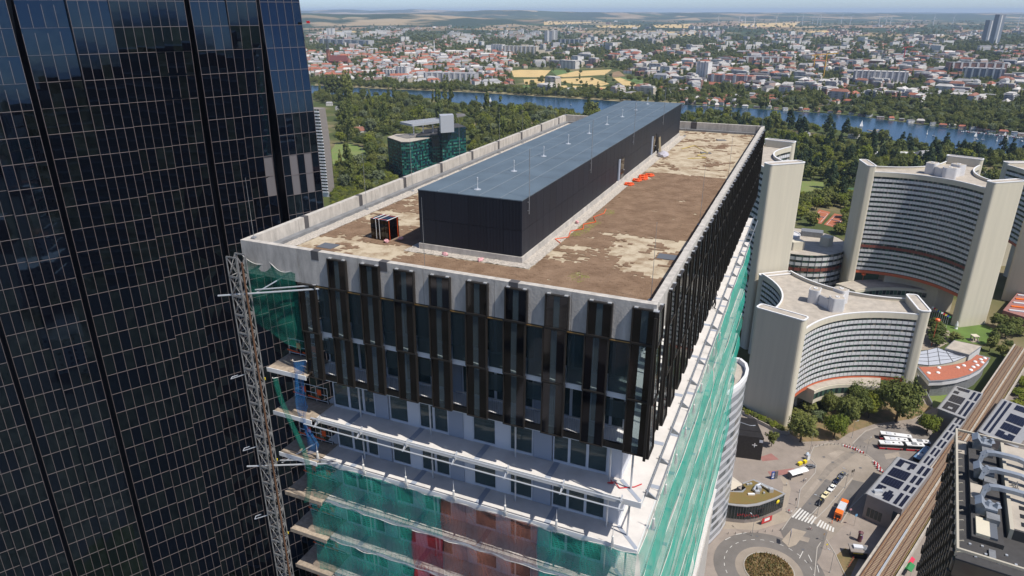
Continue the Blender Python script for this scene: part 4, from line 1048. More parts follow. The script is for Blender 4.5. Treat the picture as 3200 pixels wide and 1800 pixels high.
for m, pts in ((WHEAT, [(1598, 221), (1625, 218), (1722, 219), (1700, 241), (1606, 241)]), (WHEAT, [(1737, 236), (1800, 222), (1912, 217), (1890, 234), (1760, 241)]), (WHEAT, [(1745, 246), (1850, 242), (1905, 262), (1880, 268), (1790, 262), (1740, 252)]),
               (WHEAT, [(1915, 243), (1960, 243), (1992, 267), (1950, 268)]), (WHEAT, [(1636, 248), (1720, 245), (1745, 263), (1640, 264)]), (WHEAT, [(1700, 270), (1770, 267), (1782, 283), (1712, 282)]), (WHEAT, [(1788, 268), (1900, 272), (1990, 272), (1980, 283), (1800, 284)]),
               (GREENF, [(1720, 222), (1740, 218), (1800, 222), (1740, 236)]), (GREENF, [(1930, 240), (2010, 250), (2010, 266), (1990, 262)]), (GREENF, [(1605, 268), (1690, 266), (1690, 282), (1610, 282)]), (BROWNF, [(1905, 228), (1935, 222), (1955, 238), (1915, 242)]),
               (BROWNF, [(2035, 262), (2100, 258), (2120, 276), (2050, 280)]), (WHEAT, [(2040, 192), (2085, 184), (2095, 196)]), (BROWNF, [(2120, 258), (2180, 262), (2170, 278), (2110, 276)]),
               (WHEAT, [(2055, 100), (2200, 104), (2150, 112), (2060, 108)]), (WHEAT, [(2530, 98), (2590, 95), (2590, 103), (2535, 102)]), (WHEAT, [(1000, 100), (1100, 97), (1290, 99), (1000, 103)]), (WHEAT, [(1400, 72), (1700, 66), (1900, 70), (1650, 80), (1450, 78)]),
               (WHEAT, [(1860, 80), (2010, 78), (1990, 88), (1870, 86)]), (WHEAT, [(2040, 78), (2160, 74), (2150, 88), (2050, 86)]), (BROWNF, [(2150, 72), (2330, 68), (2300, 80), (2170, 82)]), (WHEAT, [(2300, 74), (2500, 70), (2480, 84), (2320, 84)]), (BROWNF, [(2600, 80), (2900, 76), (2880, 86), (2620, 88)]),
               (WHEAT, [(1300, 66), (1420, 62), (1410, 68), (1310, 71)]), (BROWNF, [(960, 88), (1150, 84), (1120, 92), (980, 95)]), (BROWNF, [(2950, 96), (3200, 92), (3200, 100), (2960, 104)]), (WHEAT, [(1560, 56), (1800, 54), (1780, 60), (1580, 62)]), (BROWNF, [(2050, 58), (2250, 55), (2240, 62), (2060, 64)])):
    zf += 0.012
    sheet("field", [G(*p) for p in pts], zf, m)
sheet("lawn", [G(*p) for p in ((1035, 470), (1050, 448), (1095, 447), (1140, 465), (1145, 478), (1120, 500), (1080, 515), (1040, 512))], 0.05, LAWN)
sheet("lawn", [g7(*p) for p in ((740, 400), (900, 405), (905, 460), (800, 515), (725, 510))], 0.06, LAWN)
sheet("lawn", [g7(*p) for p in ((965, 480), (1000, 450), (1160, 455), (1150, 530), (980, 505))], 0.05, mat("artificial_turf", (0.05, 0.12, 0.05), 0.95))
sheet("lawn", [g7(*p) for p in ((800, 270), (1190, 290), (1180, 335), (960, 320), (820, 290))], 0.05, LAWN)
CLAY = mat("red_clay_court", (0.36, 0.115, 0.055), 0.95, noise=(0.1, 0.15))
cl1 = tag(sheet("tennis_court", [g7(*p) for p in ((790, 705), (870, 615), (955, 635), (885, 725))], 0.12, CLAY), "red clay tennis court among trees, nearer the cream slab tower", "tennis court", "clay courts"); cl1["kind"] = "thing"
cl2 = tag(sheet("tennis_court", [g7(*p) for p in ((905, 730), (985, 645), (1075, 665), (1000, 755))], 0.12, CLAY), "red clay tennis court among trees, nearer the tall office tower", "tennis court", "clay courts"); cl2["kind"] = "thing"
for cc_, q in ((cl1, ((812, 700), (872, 632), (937, 648), (880, 712))), (cl2, ((925, 728), (988, 662), (1055, 678), (998, 742)))):
    qq = [g7(*p) for p in q]
    for a, b in zip(qq, qq[1:] + qq[:1]): MB().obox(a, b, 0.25, 0.125, 0.14).build("court_line", WHITE, cc_)
    MB().obox((qq[0] + qq[1]) / 2, (qq[2] + qq[3]) / 2, 0.15, 0.125, 1.0).build("tennis_net", WHITE, cc_)

# ================================================================ streets by the station
ASPH = mat("asphalt", (0.15, 0.135, 0.122), 0.9, noise=(0.12, 0.22), bump=(6, 0.1))
ASPHTAN = mat("worn_tan_asphalt", (0.28, 0.235, 0.19), 0.9, noise=(0.10, 0.25), bump=(6, 0.1))
PAVE = mat("paving", (0.27, 0.225, 0.19), 0.9, noise=(0.15, 0.2))
PAVELT = mat("pale_paving", (0.33, 0.275, 0.215), 0.9, noise=(0.2, 0.18))
PAVERED = mat("red_paving", (0.30, 0.14, 0.12), 0.9, noise=(0.2, 0.2))
DIRT = mat("dry_earth", (0.26, 0.165, 0.09), 0.95, noise=(0.3, 0.4), alt=(0.12, 0.11, 0.04))
KERB = mat("kerb_stone", (0.36, 0.33, 0.29), 0.8)
PAINT = mat("road_paint", (0.62, 0.60, 0.56), 0.7, noise=(2.0, 0.2))
def s8(name, pts, z, m, parent=None): return sheet(name, [g8(*p) for p in pts], z, m, parent)
struct(s8("pavement", [(-200, 500), (200, 480), (480, 640), (640, 560), (860, 480), (1280, 420), (1811, 500), (2300, 900), (2300, 2600), (-600, 2600), (-400, 900)], 0.03, PAVE))
road = s8("road", [(470, 1180), (500, 1120), (540, 1010), (560, 940), (625, 880), (632, 820), (592, 775), (618, 722), (700, 695), (830, 716), (930, 768), (985, 815), (1012, 872), (960, 930), (890, 1030), (760, 1200), (690, 1260), (560, 1250)], 0.06, ASPHTAN)
s8("bus_yard", [(838, 712), (900, 640), (1000, 605), (1180, 610), (1290, 640), (1345, 655), (1290, 780), (1150, 920), (1016, 870), (985, 810), (932, 764)], 0.065, mat("yard_asphalt", (0.20, 0.175, 0.155), 0.9, noise=(0.12, 0.28)))
s8("taxi_lane", [(520, 1100), (690, 900), (760, 930), (600, 1120)], 0.068, ASPH)
s8("bus_lane", [(690, 1120), (840, 905), (905, 920), (770, 1150)], 0.068, ASPH)
RC = Vector((84.0, 176.6)); circ = lambda r, n=48, a0=0, a1=360: [RC + Vector((math.cos(R(a0 + (a1 - a0) * k / n)), math.sin(R(a0 + (a1 - a0) * k / n)))) * r for k in range(n + (a1 - a0 != 360))]
sheet("roundabout_road", circ(17.5), 0.075, ASPH)
sheet("roundabout_apron", circ(10.6), 0.082, ASPHTAN)
s8("road_link", [(430, 1190), (520, 1090), (620, 1150), (700, 1200), (660, 1330), (600, 1449), (480, 1300)], 0.079, ASPH)
isl = thing("roundabout_island", "round planted island of dry grass inside the roundabout", "island", (RC.x, RC.y, 0.083))
MB().lathe([(8.0, 0), (8.0, 0.16), (7.7, 0.16), (7.7, 0.02)], 40).build("kerb", KERB, isl)
MB().lathe([(7.72, 0.0), (7.7, 0.12), (5, 0.5), (0.5, 0.7)], 32).build("soil", DIRT, isl)
mb = MB(); rg = random.Random(2)
for k in range(2600):
    a, d = rg.random() * 6.283, 7.5 * math.sqrt(rg.random()); x, y = d * math.cos(a), d * math.sin(a); h = 0.35 + 0.7 * rg.random(); z = 0.12 + 0.55 * (1 - d / 7.5)
    b = rg.random() * 6.283; w = 0.22; dx, dy = w * math.cos(b), w * math.sin(b)
    mb.add([(x - dx, y - dy, z), (x + dx, y + dy, z), (x + rg.uniform(-.2, .2), y + rg.uniform(-.2, .2), z + h)], [(0, 1, 2)], rg.choice((0, 0, 1)))
DRYG = mat("dry_grass", (0.30, 0.19, 0.07), 0.95); GRG = mat("green_weeds", (0.10, 0.11, 0.025), 0.95)
mb.build("dry_grass", [DRYG, GRG], isl)["kind"] = "stuff"
# splitter island, kerbs, zebra, lane marks
spl = s8("traffic_island", [(440, 1250), (500, 1180), (580, 1200), (520, 1275), (480, 1290)], 0.16, PAVELT)
for k in range(14):
    if k == 7: continue
    a = g8(500 + k * 17.5, 1118 + k * 6.3); b = g8(548 + k * 14.2, 1066 + k * 8.4)
    o = MB().obox(a, b, 0.55, 0.084, 0.094).build("zebra_stripe", PAINT, road)
for k in range(28):
    a0 = k * 360 / 28
    q = [RC + Vector((math.cos(R(a)), math.sin(R(a)))) * r for a, r in ((a0, 14.0), (a0 + 5.5, 14.0), (a0 + 5.5, 14.16), (a0, 14.16))]
    MB().prism(q, 0.084, 0.092).build("lane_dash", PAINT, road)
for pts in ([(440, 1190), (530, 1060), (545, 960), (630, 865), (634, 820), (595, 778), (620, 722), (700, 696), (830, 718), (930, 770), (985, 815), (1014, 872)], [(590, 1120), (690, 1010), (820, 860)], [(625, 1135), (700, 1060), (840, 895)], [(775, 1150), (830, 1060), (960, 930)], [(625, 1449), (640, 1290), (660, 1260)], [(690, 1240), (740, 1320), (800, 1449)], [(840, 700), (915, 628), (1000, 600), (1080, 590)]):
    qq = [g8(*p) for p in pts]
    k = thing("kerb", None, None); k["kind"] = "structure"
    for a, b in zip(qq[:-1], qq[1:]): MB().obox(a, b, 0.28, 0.0, 0.16).build("kerb_stone", KERB, k)
s8("red_paving", [(360, 858), (500, 840), (560, 850), (520, 868), (378, 885)], 0.045, PAVERED)
s8("red_paving", [(318, 775), (380, 755), (425, 790), (330, 800)], 0.045, PAVERED)
s8("pale_path", [(430, 890), (470, 885), (492, 960), (470, 1060), (400, 1100), (440, 1000), (450, 930)], 0.045, PAVELT)
s8("pale_path", [(120, 1110), (450, 1060), (500, 1130), (300, 1190), (90, 1180)], 0.042, PAVELT)
s8("planted_bed", [(480, 640), (600, 560), (860, 470), (1200, 440), (1290, 500), (1180, 560), (960, 590), (820, 640), (760, 680), (560, 690)], 0.05, DIRT)
s8("planted_bed", [(750, 1330), (800, 1290), (880, 1340), (830, 1449), (790, 1449)], 0.05, DIRT)
s8("lawn", [(1255, 410), (1330, 375), (1420, 450), (1300, 500)], 0.055, LAWN)
sheet("lawn", [g6(*p) for p in ((820, 410), (960, 420), (1360, 520), (1500, 590), (1400, 720), (1330, 730), (1060, 690), (990, 590))], 0.055, mat("watered_lawn", (0.10, 0.165, 0.03), 0.95, noise=(0.1, 0.25)))
sheet("forecourt", [g6(*p) for p in ((700, 700), (780, 480), (900, 470), (1020, 600), (1060, 690), (900, 770), (740, 790))], 0.06, PAVELT)
s8("forecourt", [(1380, 600), (1900, 100), (2300, 500), (1900, 900)], 0.035, PAVE)
sheet("unseen_city_ground", [(-900, -1600), (1500, -1600), (1500, -20), (160, 40), (60, 20), (-20, 10), (-200, -40), (-900, -60)], 0.02, mat("unseen_city_paving", (0.10, 0.092, 0.085), .9, noise=(.03, .5), alt=(0.03, 0.036, 0.022)))  # dark ground added behind the viewer for panels and glass to mirror

# ================================================================ railway viaduct and station
VIAD = mat("viaduct_concrete", (0.42, 0.37, 0.31), 0.9, noise=(0.5, 0.25))
BALLAST = mat("rusty_ballast", (0.25, 0.15, 0.085), 0.95, noise=(1.2, 0.35), bump=(12, 0.6))
SLEEPER = mat("sleeper", (0.34, 0.27, 0.20), 0.9)
WORNY = mat("worn_yellow", (0.30, 0.22, 0.07), 0.7, noise=(.3, .6))
RAIL = mat("rusty_rail", (0.115, 0.05, 0.028), 0.6)
vd = thing("railway_viaduct", "raised twin track railway viaduct with rusty ballast running past the station", "viaduct", (0, 0, 0))
VA, VB = Vector((86.0, 144.8)), Vector((263.2, 326.2)); vdir = (VB - VA).normalized(); vnr = Vector((vdir.y, -vdir.x))
def vp(s, o): return VA + vdir * s + vnr * o
VL = (VB - VA).length
for k in range(12):
    a, b = VL * k / 12 + .01, VL * (k + 1) / 12 - .01
    MB().prism([vp(a, -.5), vp(b, -.5), vp(b, 8.9), vp(a, 8.9)], 5.6, 6.9).build("deck", VIAD, vd)
    for o_, w in ((-.5, .6), (8.4, .5)): MB().prism([vp(a, o_), vp(b, o_), vp(b, o_ + w), vp(a, o_ + w)], 6.91, 7.9).build("parapet", VIAD, vd)
    MB().prism([vp(a + 3, 3), vp(a + 5, 3), vp(a + 5, 6), vp(a + 3, 6)], 0, 5.59).build("pier", VIAD, vd)
    for t in (.35, 4.75): MB().prism([vp(a, t), vp(b, t), vp(b, t + 3.5), vp(a, t + 3.5)], 6.91, 7.15).build("ballast", BALLAST, vd)
    MB().prism([vp(a, 4.0), vp(b, 4.0), vp(b, 4.4), vp(a, 4.4)], 6.91, 7.6).build("cable_trough", LIGHTSTEEL if k < 3 else VIAD, vd)
sm = MB().box(-.13, .13, -1.2, 1.2, -.08, .09).mesh("sleeper", SLEEPER); rest = MB(); va = math.atan2(vdir.y, vdir.x)
cnt = 0
for k in range(int(VL / 0.8)):
    for t in (2.1, 6.4):
        q = vp(0.4 + 0.8 * k, t)
        if cnt < 290: obj("sleeper", sm, vd, Matrix.Translation((q.x, q.y, 7.2)) @ Matrix.Rotation(va, 4, 'Z')); cnt += 1
        else: rest.obox(q - vnr * 1.2, q + vnr * 1.2, .26, 7.12, 7.29)
rest.build("sleepers", SLEEPER, vd)["kind"] = "stuff"
for t in (1.35, 2.85, 5.65, 7.15, .45, 7.9): MB().obox(vp(0, t), vp(VL, t), 0.16, 7.28, 7.46).build("rail", RAIL if t not in (.45, 7.9) else WORNY if t == 7.9 else RAIL, vd)
STROOF = mat("zinc_roof", (0.42, 0.41, 0.40), 0.35, metal=0.35, noise=(0.6, 0.1))
STWALL = mat("station_cladding", (0.235, 0.205, 0.185), 0.7, noise=(0.4, 0.12))
PVC = mat("roof_solar_cell", (0.010, 0.009, 0.018), 0.12, noise=(3, 0.4))
PVLINE = mat("solar_frame", (0.10, 0.10, 0.12), 0.4)
def station(label, pts, h, arrays, name="station_hall", group="station halls"):
    """pts: back-left, front-left, front-right, back-right of the roof in the photograph"""
    o = thing(name, label, "station", (0, 0, 0), group=group)
    q = [G(x, y, h) for x, y in pts]
    MB().prism(q, 0 if h > 9.5 and name == "station_hall" else h - 3.2, h - .3).build("wall", STWALL, o)
    MB().prism(q, h - .29, h).build("roof", STROOF, o)
    # rounded metal eaves on the long side
    mb = MB(); a, b = q[0], q[1]; d = (Vector((a.x - b.x, a.y - b.y))).normalized(); nn = Vector((-d.y, d.x))
    c = sum([Vector(p[:2]) for p in q], Vector((0, 0))) / 4
    if nn.dot(c - Vector(a[:2])) > 0: nn = -nn
    for k in range(6):
        t0, t1 = R(90 - 18 * k), R(90 - 18 * (k + 1)); r = 1.0
        vs = []
        for e in (a, b):
            for t in (t0, t1): vs.append((e.x + nn.x * r * math.cos(t), e.y + nn.y * r * math.cos(t), h - r + r * math.sin(t)))
        mb.add(vs, [(0, 1, 3, 2)])
    mb.build("rounded_eaves", STROOF, o, True)
    def at(u, v): return q[0].lerp(q[3], u).lerp(q[1].lerp(q[2], u), v)
    for (u0, u1, v0, v1, nu, nv, skip) in arrays:
        for i in range(nu):
            for j in range(nv):
                if (i, j) in skip: continue
                ua, ub = u0 + (u1 - u0) * i / nu, u0 + (u1 - u0) * (i + 1) / nu; vaa, vbb = v0 + (v1 - v0) * j / nv, v0 + (v1 - v0) * (j + 1) / nv
                c4 = [at(ua, vaa), at(ub, vaa), at(ub, vbb), at(ua, vbb)]; m = sum(c4, Vector()) / 4
                MB().prism([m + (p - m) * .95 for p in c4], h + .08, h + .14).build("solar_panel", PVC, o)
    return o
stA = [(2809.5, 1427.8), (2710, 1543.8), (2819.8, 1591.4), (2917, 1464)]
h1 = station("near station hall with solar panels on its zinc roof beside the taxi rank", stA, 10.3,
    [(.07, .58, .04, .22, 6, 4, {(2, 1), (3, 1), (2, 2), (3, 2), (2, 3), (3, 3), (5, 3)}), (.07, .60, .27, .47, 7, 4, ()), (.07, .60, .50, .68, 7, 3, ()), (.07, .30, .72, .86, 3, 3, {(2, 1), (2, 2)}), (.34, .60, .76, .97, 4, 4, {(0, 0), (3, 0), (0, 3)}),
     (.70, .80, .03, .23, 2, 5, ()), (.86, .96, .03, .23, 2, 5, ()), (.70, .80, .28, .46, 2, 4, ()), (.86, .96, .28, .46, 2, 4, ()), (.70, .80, .52, .66, 2, 3, ()), (.86, .96, .52, .66, 2, 3, ()), (.70, .80, .72, .97, 2, 5, ()), (.86, .96, .72, .97, 2, 5, ())])
q0, q1, q2 = [G(*p, 10.3) for p in stA[:3]]
for k in range(4):
    a, b = q1.lerp(q2, .10 + .11 * k), q1.lerp(q2, .19 + .11 * k); n_ = Vector((q2.y - q1.y, q1.x - q2.x, 0)).normalized()
    if n_.y > 0: n_ = -n_
    m = (a + b) / 2 + n_ * .03; PF("window", UG[0], h1, (m.x, m.y, 3.3), (b.x - a.x, b.y - a.y, 0), n_ * .08, (0, 0, 3.6))
a, b = q1.lerp(q2, .78), q1.lerp(q2, .99); m = (a + b) / 2 + n_ * .04; PF("entrance", UG[3], h1, (m.x, m.y, 6.2), (b.x - a.x, b.y - a.y, 0), n_ * .1, (0, 0, 3.8))
vt = q0.lerp(q1, .9).lerp(q2, .12); P("roof_vent", LIGHTSTEEL, h1, vt.x - .2, vt.x + 2.6, vt.y - .8, vt.y + .6, 10.31, 11.3)
station("long narrow platform canopy with two lines of solar panels", [(2993.8, 1299.4), (2876, 1450), (2901, 1464), (3020, 1310)], 9.4, [(.14 + .48 * s, .40 + .48 * s, .02 + .163 * k, .145 + .163 * k, 2, 5, ()) for k in range(6) for s in (0, 1)], "platform_canopy", None)
station("far station hall with solar panels, beside the pavilion with the red roof", [(2989.6, 1206), (2933, 1277), (3016, 1309), (3073, 1229)], 10.3,
    [(.05, .55, .04, .14, 6, 2, {(0, 1)}), (.05, .25, .2, .3, 2, 2, ()), (.08, .58, .36, .62, 6, 4, ()), (.08, .58, .66, .94, 6, 4, {(2, 2), (3, 2)}), (.68, .78, .05, .35, 2, 4, ()), (.86, .96, .05, .35, 2, 4, ()), (.68, .78, .42, .94, 2, 7, ()), (.86, .96, .42, .94, 2, 7, ())])
station("station hall across the tracks, cut by the picture's right edge", [(3136, 1247), (3060, 1349), (3180, 1400), (3262, 1290)], 10.3,
    [(.05, .12, .04, .94, 1, 12, ()), (.18, .25, .04, .94, 1, 12, ()), (.36, .8, .30, .52, 5, 4, ()), (.36, .8, .56, .74, 5, 3, ()), (.36, .8, .78, .94, 5, 3, {(2, 0)}), (.36, .9, .04, .18, 6, 2, ())])

# ================================================================ other near buildings
# dark hotel block with ducts on its roof
HOTEL = mat("bronze_cladding", (0.060, 0.052, 0.045), 0.45, rnd=0.2)
HOTELF = mat("hotel_roof_edge", (0.42, 0.38, 0.31), 0.8)
HOTELD = mat("dark_roofing", (0.055, 0.052, 0.052), 0.9, noise=(0.5, 0.3))
SILVER = mat("bright_duct_metal", (0.31, 0.34, 0.385), 0.5, metal=0.4, noise=(0.9, 0.15))
HG = mat("bluish_glass", (0.02, 0.035, 0.05), 0.05)
hz = 60.0
HS = (170 - 105) / 110.0
HA, HB = Vector((125.9, 168.2)), Vector((98.0, 120.8)); hy = (HA - HB).normalized(); hx = Vector((hy.y, -hy.x)); HLn = (HA - HB).length
ht = thing("hotel_block", "dark bronze clad tower block with silver air ducts crowding its roof", "building", (HB.x * HS, HB.y * HS, 105 - hz * HS), math.atan2(hx.y, hx.x))
ht.scale = (HS, HS, HS)
HWd = 36.0
P("lower_wall", HOTEL, ht, 0.42, HWd - .02, 0.42, HLn - .42, -(105 - hz * HS) / HS, -0.01)
P("wall", HOTEL, ht, 0.4, HWd, 0.4, HLn - .4, 0, hz - 3.4)
P("roof_deck", HOTELD, ht, 0.41, HWd, 0.41, HLn - .41, hz - 3.39, hz - 3.2)
for a in ((0, .5, 0, HLn), (.51, HWd, 0, .5), (.51, HWd, HLn - .5, HLn)): P("roof_beam", HOTELF, ht, *a, hz - .6, hz)
for k in range(14):
    y = 1.5 + k * (HLn - 3) / 13
    PF("roof_strut", HOTELF, ht, (.9, y, hz - 1.9), (.9, 0, 1.6), (0, .3, 0), (0, 0, .25))
    P("facade_post", HOTELF, ht, .1, .4, y - .12, y + .12, hz - 3.2, hz - .61)
for f in range(14):
    zb = hz - 3.6 - (f + 1) * 3.3
    for k in range(17):
        y = .6 + k * (HLn - 1.2) / 17; dd = .6 if (k + f) % 2 else .18
        P("window_pane", HG, ht, .34, .38, y + .5, y + 2.5, zb + .5, zb + 2.9)
        P("bay_cladding", HOTEL, ht, .38 - dd - .3, .33, y, y + 1.25, zb + .1 + .5 * ((k + f) % 2), zb + 3.0)
def duct(pts, w, h):
    mb = MB()
    for a, b in zip(pts[:-1], pts[1:]):
        a, b = Vector(a), Vector(b); d = (b - a); up = Vector((0, 0, 1)) if abs(d.normalized().z) < .8 else Vector((1, 0, 0))
        s = d.cross(up).normalized() * w / 2; t = s.cross(d).normalized() * h / 2; e = d.normalized() * .12
        mb.add([a - e + s + t, a - e - s + t, a - e - s - t, a - e + s - t, b + e + s + t, b + e - s + t, b + e - s - t, b + e + s - t], [(0,1,2,3),(7,6,5,4),(0,4,5,1),(1,5,6,2),(2,6,7,3),(3,7,4,0)])
    return mb.build("air_duct", SILVER, ht)
zr = hz - 3.2
P("plinth", HOTELD, ht, 3.4, 9.7, 9, HLn - 2, zr, zr + 1.2); P("inner_roof", UNOROOF, ht, 11.5, HWd - .5, 14.6, HLn - 1, zr, zr + 2.2)
P("inner_roof_edge", HOTELF, ht, 10.7, 11.49, 14, HLn - 1, zr, zr + 2.7); P("inner_roof_edge", HOTELD, ht, 11.5, HWd - .5, 14, 14.59, zr, zr + 2.7)
P("pale_patch", UNOROOF, ht, 3.5, 6.2, 25.0, 31.5, zr + 1.201, zr + 1.3); P("pale_patch", UNOROOF, ht, .6, 3.2, HLn - 8, HLn - 1, zr + .001, zr + .1)
P("skylight", UNOCREAM, ht, 4.2, 6.9, 9.8, 16.4, zr + 1.21, zr + 1.9); P("skylight_edge", SLATE, ht, 6.91, 8.4, 9.8, 16.4, zr + 1.21, zr + 1.8)
for y in (20.2, 36.0, 51.0):
    P("air_unit", SILVER, ht, 4.3, 8.4, y - 1.6, y + 1.6, zr + 1.21, zr + 3.4)
    MB().add([(4.0, y - 1.9, zr + 3.4), (6, y - 1.9, zr + 3.4), (6, y + 1.6, zr + 3.4), (4.0, y + 1.6, zr + 3.4), (3.6, y - 2.6, zr + 4.2), (4.8, y - 2.6, zr + 5.2), (4.8, y + 1, zr + 5.2), (3.6, y + 1, zr + 4.2)], [(0,1,5,4),(1,2,6,5),(2,3,7,6),(3,0,4,7),(4,5,6,7)]).build("intake_hood", SILVER, ht)
    for k in range(2): MB().lathe([(1.0, 0), (.5, .8), (.5, 1.1), (.1, 1.15)], 4, (6.6 + k * 1.7, y + .2, zr + 3.41)).build("cowl", SILVER, ht)
    P("louvre_box", FLASH, ht, 6.2, 8.9, y - 4.6, y - 2.0, zr + 1.21, zr + 2.8)
for y in (26.6, 34.6, 43.0):
    duct([(5.6, y - 1.4, zr + 2.2), (5.9, y - .6, zr + 3.8), (6.8, y, zr + 4.5), (8.5, y + .3, zr + 4.7), (11.6, y + .5, zr + 4.7), (13.6, y + .6, zr + 4.6), (15.4, y + .4, zr + 4.2), (15.8, y + .2, zr + 2.4)], 1.35, 1.0)
for k in range(9): P("pipe_support", STEEL, ht, 12.2 + (k % 3) * .5, 12.4 + (k % 3) * .5, 30.5 + .5 * k, 30.8 + .5 * k, zr + 2.21, zr + 3.2)
for x, y in ((4, 3), (6.0, 5), (8.4, 3.4), (10, 7), (3, 7), (11.6, 4.6), (5.4, 7.6)): P("roof_hatch", LIGHTSTEEL, ht, x, x + .5, y, y + .5, zr, zr + .3)
P("roof_panel", FLASH, ht, 6.8, 8.1, 4.2, 7.2, zr, zr + .5)
for k in range(3): P("roof_hatch", BLACK, ht, 13.2, 14.4, 17 + 3.4 * k, 18.6 + 3.4 * k, zr + 2.201, zr + 2.3)
# gondola terrace below the near edge
P("terrace", UNOROOF, ht, .5, HWd, -9, -.01, hz - 9, hz - 8); P("terrace_rail", HOTELF, ht, .5, HWd, -9.2, -9.01, hz - 8, hz - 6.8)
P("window_gondola", SILVER, ht, 2.8, 5.2, -5, -3.5, hz - 7.99, hz - 6.9); P("gondola_arm", ORANGE, ht, 3.1, 3.4, -3.4, -1, hz - 7.2, hz - 6.8); P("gondola_arm", YELLOW, ht, 4.5, 4.8, -3.4, -1, hz - 7.2, hz - 6.8)

# curved glass tower behind the site's side nets
cz = 60.0
AG = [mat("silver_glass", (0.30, 0.32, 0.34), 0.2, metal=0.2), mat("silver_glass_dark", (0.10, 0.12, 0.13), 0.12, metal=0.2), mat("silver_glass_light", (0.55, 0.56, 0.58), 0.3, metal=0.1)]
ar = thing("curved_glass_tower", "silver glass tower with a curved front, behind the green side nets", "tower", (0, 0, 0))
cu = [Vector(p) for p in ((75.4, 210.5), (77.4, 210), (78.3, 206.5), (77.6, 202.5), (75.6, 198), (72.4, 193.5), (68, 188.8), (62.5, 184.2), (56, 180))]
MB().prism(cu + [Vector((50, 190)), Vector((60, 212))], 0, cz - 1.6).build("wall", FIN, ar)
MB().prism(cu + [Vector((50, 190)), Vector((60, 212))], cz - 1.59, cz - 1.3).build("flat_roof", UNOROOF, ar)
rg = random.Random(4)
for f in range(17):
    mb = MB()
    for (a, b) in zip(cu[:-1], cu[1:]):
        nn = Vector((b - a).yx); nn = Vector((-nn.x, nn.y)).normalized()
        if nn.dot(Vector((60, 200)) - a) > 0: nn = -nn
        for h in range(3):
            p, q = a.lerp(b, h / 3) + nn * .12, a.lerp(b, (h + 1) / 3) + nn * .12; z0_, z1_ = cz - (f + 1) * 3.5, cz - f * 3.5
            mb.add([(p.x, p.y, z0_), (q.x, q.y, z0_), (q.x, q.y, z0_ + 1.5), (p.x, p.y, z0_ + 1.5)], [(0, 1, 2, 3)], 2)
            mb.add([(p.x, p.y, z0_ + 1.5), (q.x, q.y, z0_ + 1.5), (q.x, q.y, z1_), (p.x, p.y, z1_)], [(0, 1, 2, 3)], 1 if rg.random() < .22 else 0)
    mb.build("glazing_band", AG, ar)
mb = MB()
for a, b in zip(cu[:-1], cu[1:]): mb.obox(a, b, .9, cz - 1.6, cz + .3)
mb.build("roof_rim", ROOFCAP, ar)
P("roof_unit", FLASH, ar, 69, 71.5, 196, 198.5, cz - 1.29, cz + .6); P("roof_unit", WHITE, ar, 71.5, 73.5, 203, 204.5, cz - 1.29, cz - .2)
# black chapel with a white cross
CH = mat("dark_metal_chapel", (0.022, 0.019, 0.018), 0.5, noise=(1.2, 0.5))
ch = thing("chapel", "black metal clad chapel with a white cross on its front", "chapel", (0, 0, 0))
f0, f1 = G(2294, 1428), G(2377, 1439); b1, b0 = G(2360, 1313, 10), G(2262, 1300, 10)
f0.z = f1.z = 0; dy = Vector((b1.x - f1.x, b1.y - f1.y, 0))
MB().prism([f0, f1, f1 + dy, f0 + dy], 0, 10.6).build("wall", CH, ch)
mb = MB().prism([f0 + dy * .3, f1 + dy * .3, f1 + dy * .95, f0 + dy * .95], 10.61, 10.75).build("roof", CH, ch)
fd = (f1 - f0).normalized(); fn = Vector((fd.y, -fd.x, 0))
cxp = f1 - fd * 3.2 + fn * .06
PF("cross", WHITE, ch, (cxp.x, cxp.y, 6.9), fd * 1.9, fn * .1, (0, 0, .28)); PF("cross", WHITE, ch, (cxp.x + fn.x * .06, cxp.y + fn.y * .06, 6.9), fd * .28, fn * .1, (0, 0, 1.9))
wv = f1 - fd * .9 + fn * .05; PF("window", LATGLASS, ch, (wv.x, wv.y, 9.0), fd * 1.4, fn * .1, (0, 0, 1.2))
MB().path([f0 + fd * t * 9 + dy * (.62 + .06 * math.sin(t * 6)) + Vector((0, 0, 10.95)) for t in [k / 8 for k in range(9)]], .14, 5).build("roof_ornament", LIGHTSTEEL, ch)
# fan shaped shop with a planted roof
SEDG = mat("planted_roof", (0.19, 0.115, 0.04), 0.95, noise=(0.25, 0.5), alt=(0.15, 0.125, 0.035), bump=(4, .5))
SHOPG = mat("shop_glass", (0.012, 0.02, 0.02), 0.06)
sh = thing("fan_shaped_shop", "low fan shaped shop with a planted roof and red lettering on dark glass", "shop", (0, 0, 0))
def g9(x, y, z=0.0): return G(2240 + x / 5.573, 1440 + y / 5.573, z)
top = [g9(x, y, 7.5) for x, y in ((-150, 730), (110, 745), (330, 775), (520, 790), (720, 765), (900, 705), (1060, 640), (1185, 575), (640, 330), (445, 395), (520, 470), (440, 535), (150, 540), (-150, 520))]
MB().prism(top, 1.6, 7.3).build("glazed_wall", SHOPG, sh); c9 = sum([Vector(p[:2]) for p in top], Vector((0, 0))) / len(top)
MB().prism(top, 0, 1.59).build("base_wall", STWALL, sh)
MB().prism([Vector(p[:2]) + (Vector(p[:2]) - c9).normalized() * .35 for p in top], 7.31, 7.6).build("roof_rim", STROOF, sh)
MB().prism([Vector(p[:2]) - (Vector(p[:2]) - c9).normalized() * .8 for p in top], 7.61, 7.75).build("planted_roof", SEDG, sh)
for k in range(7): 
    for t in range(4):
        a = Vector(top[k][:2]).lerp(Vector(top[k + 1][:2]), t / 4); a += (a - c9).normalized() * .05
        P("mullion", FIN, sh, a.x - .05, a.x + .05, a.y - .05, a.y + .05, 1.6, 7.3)
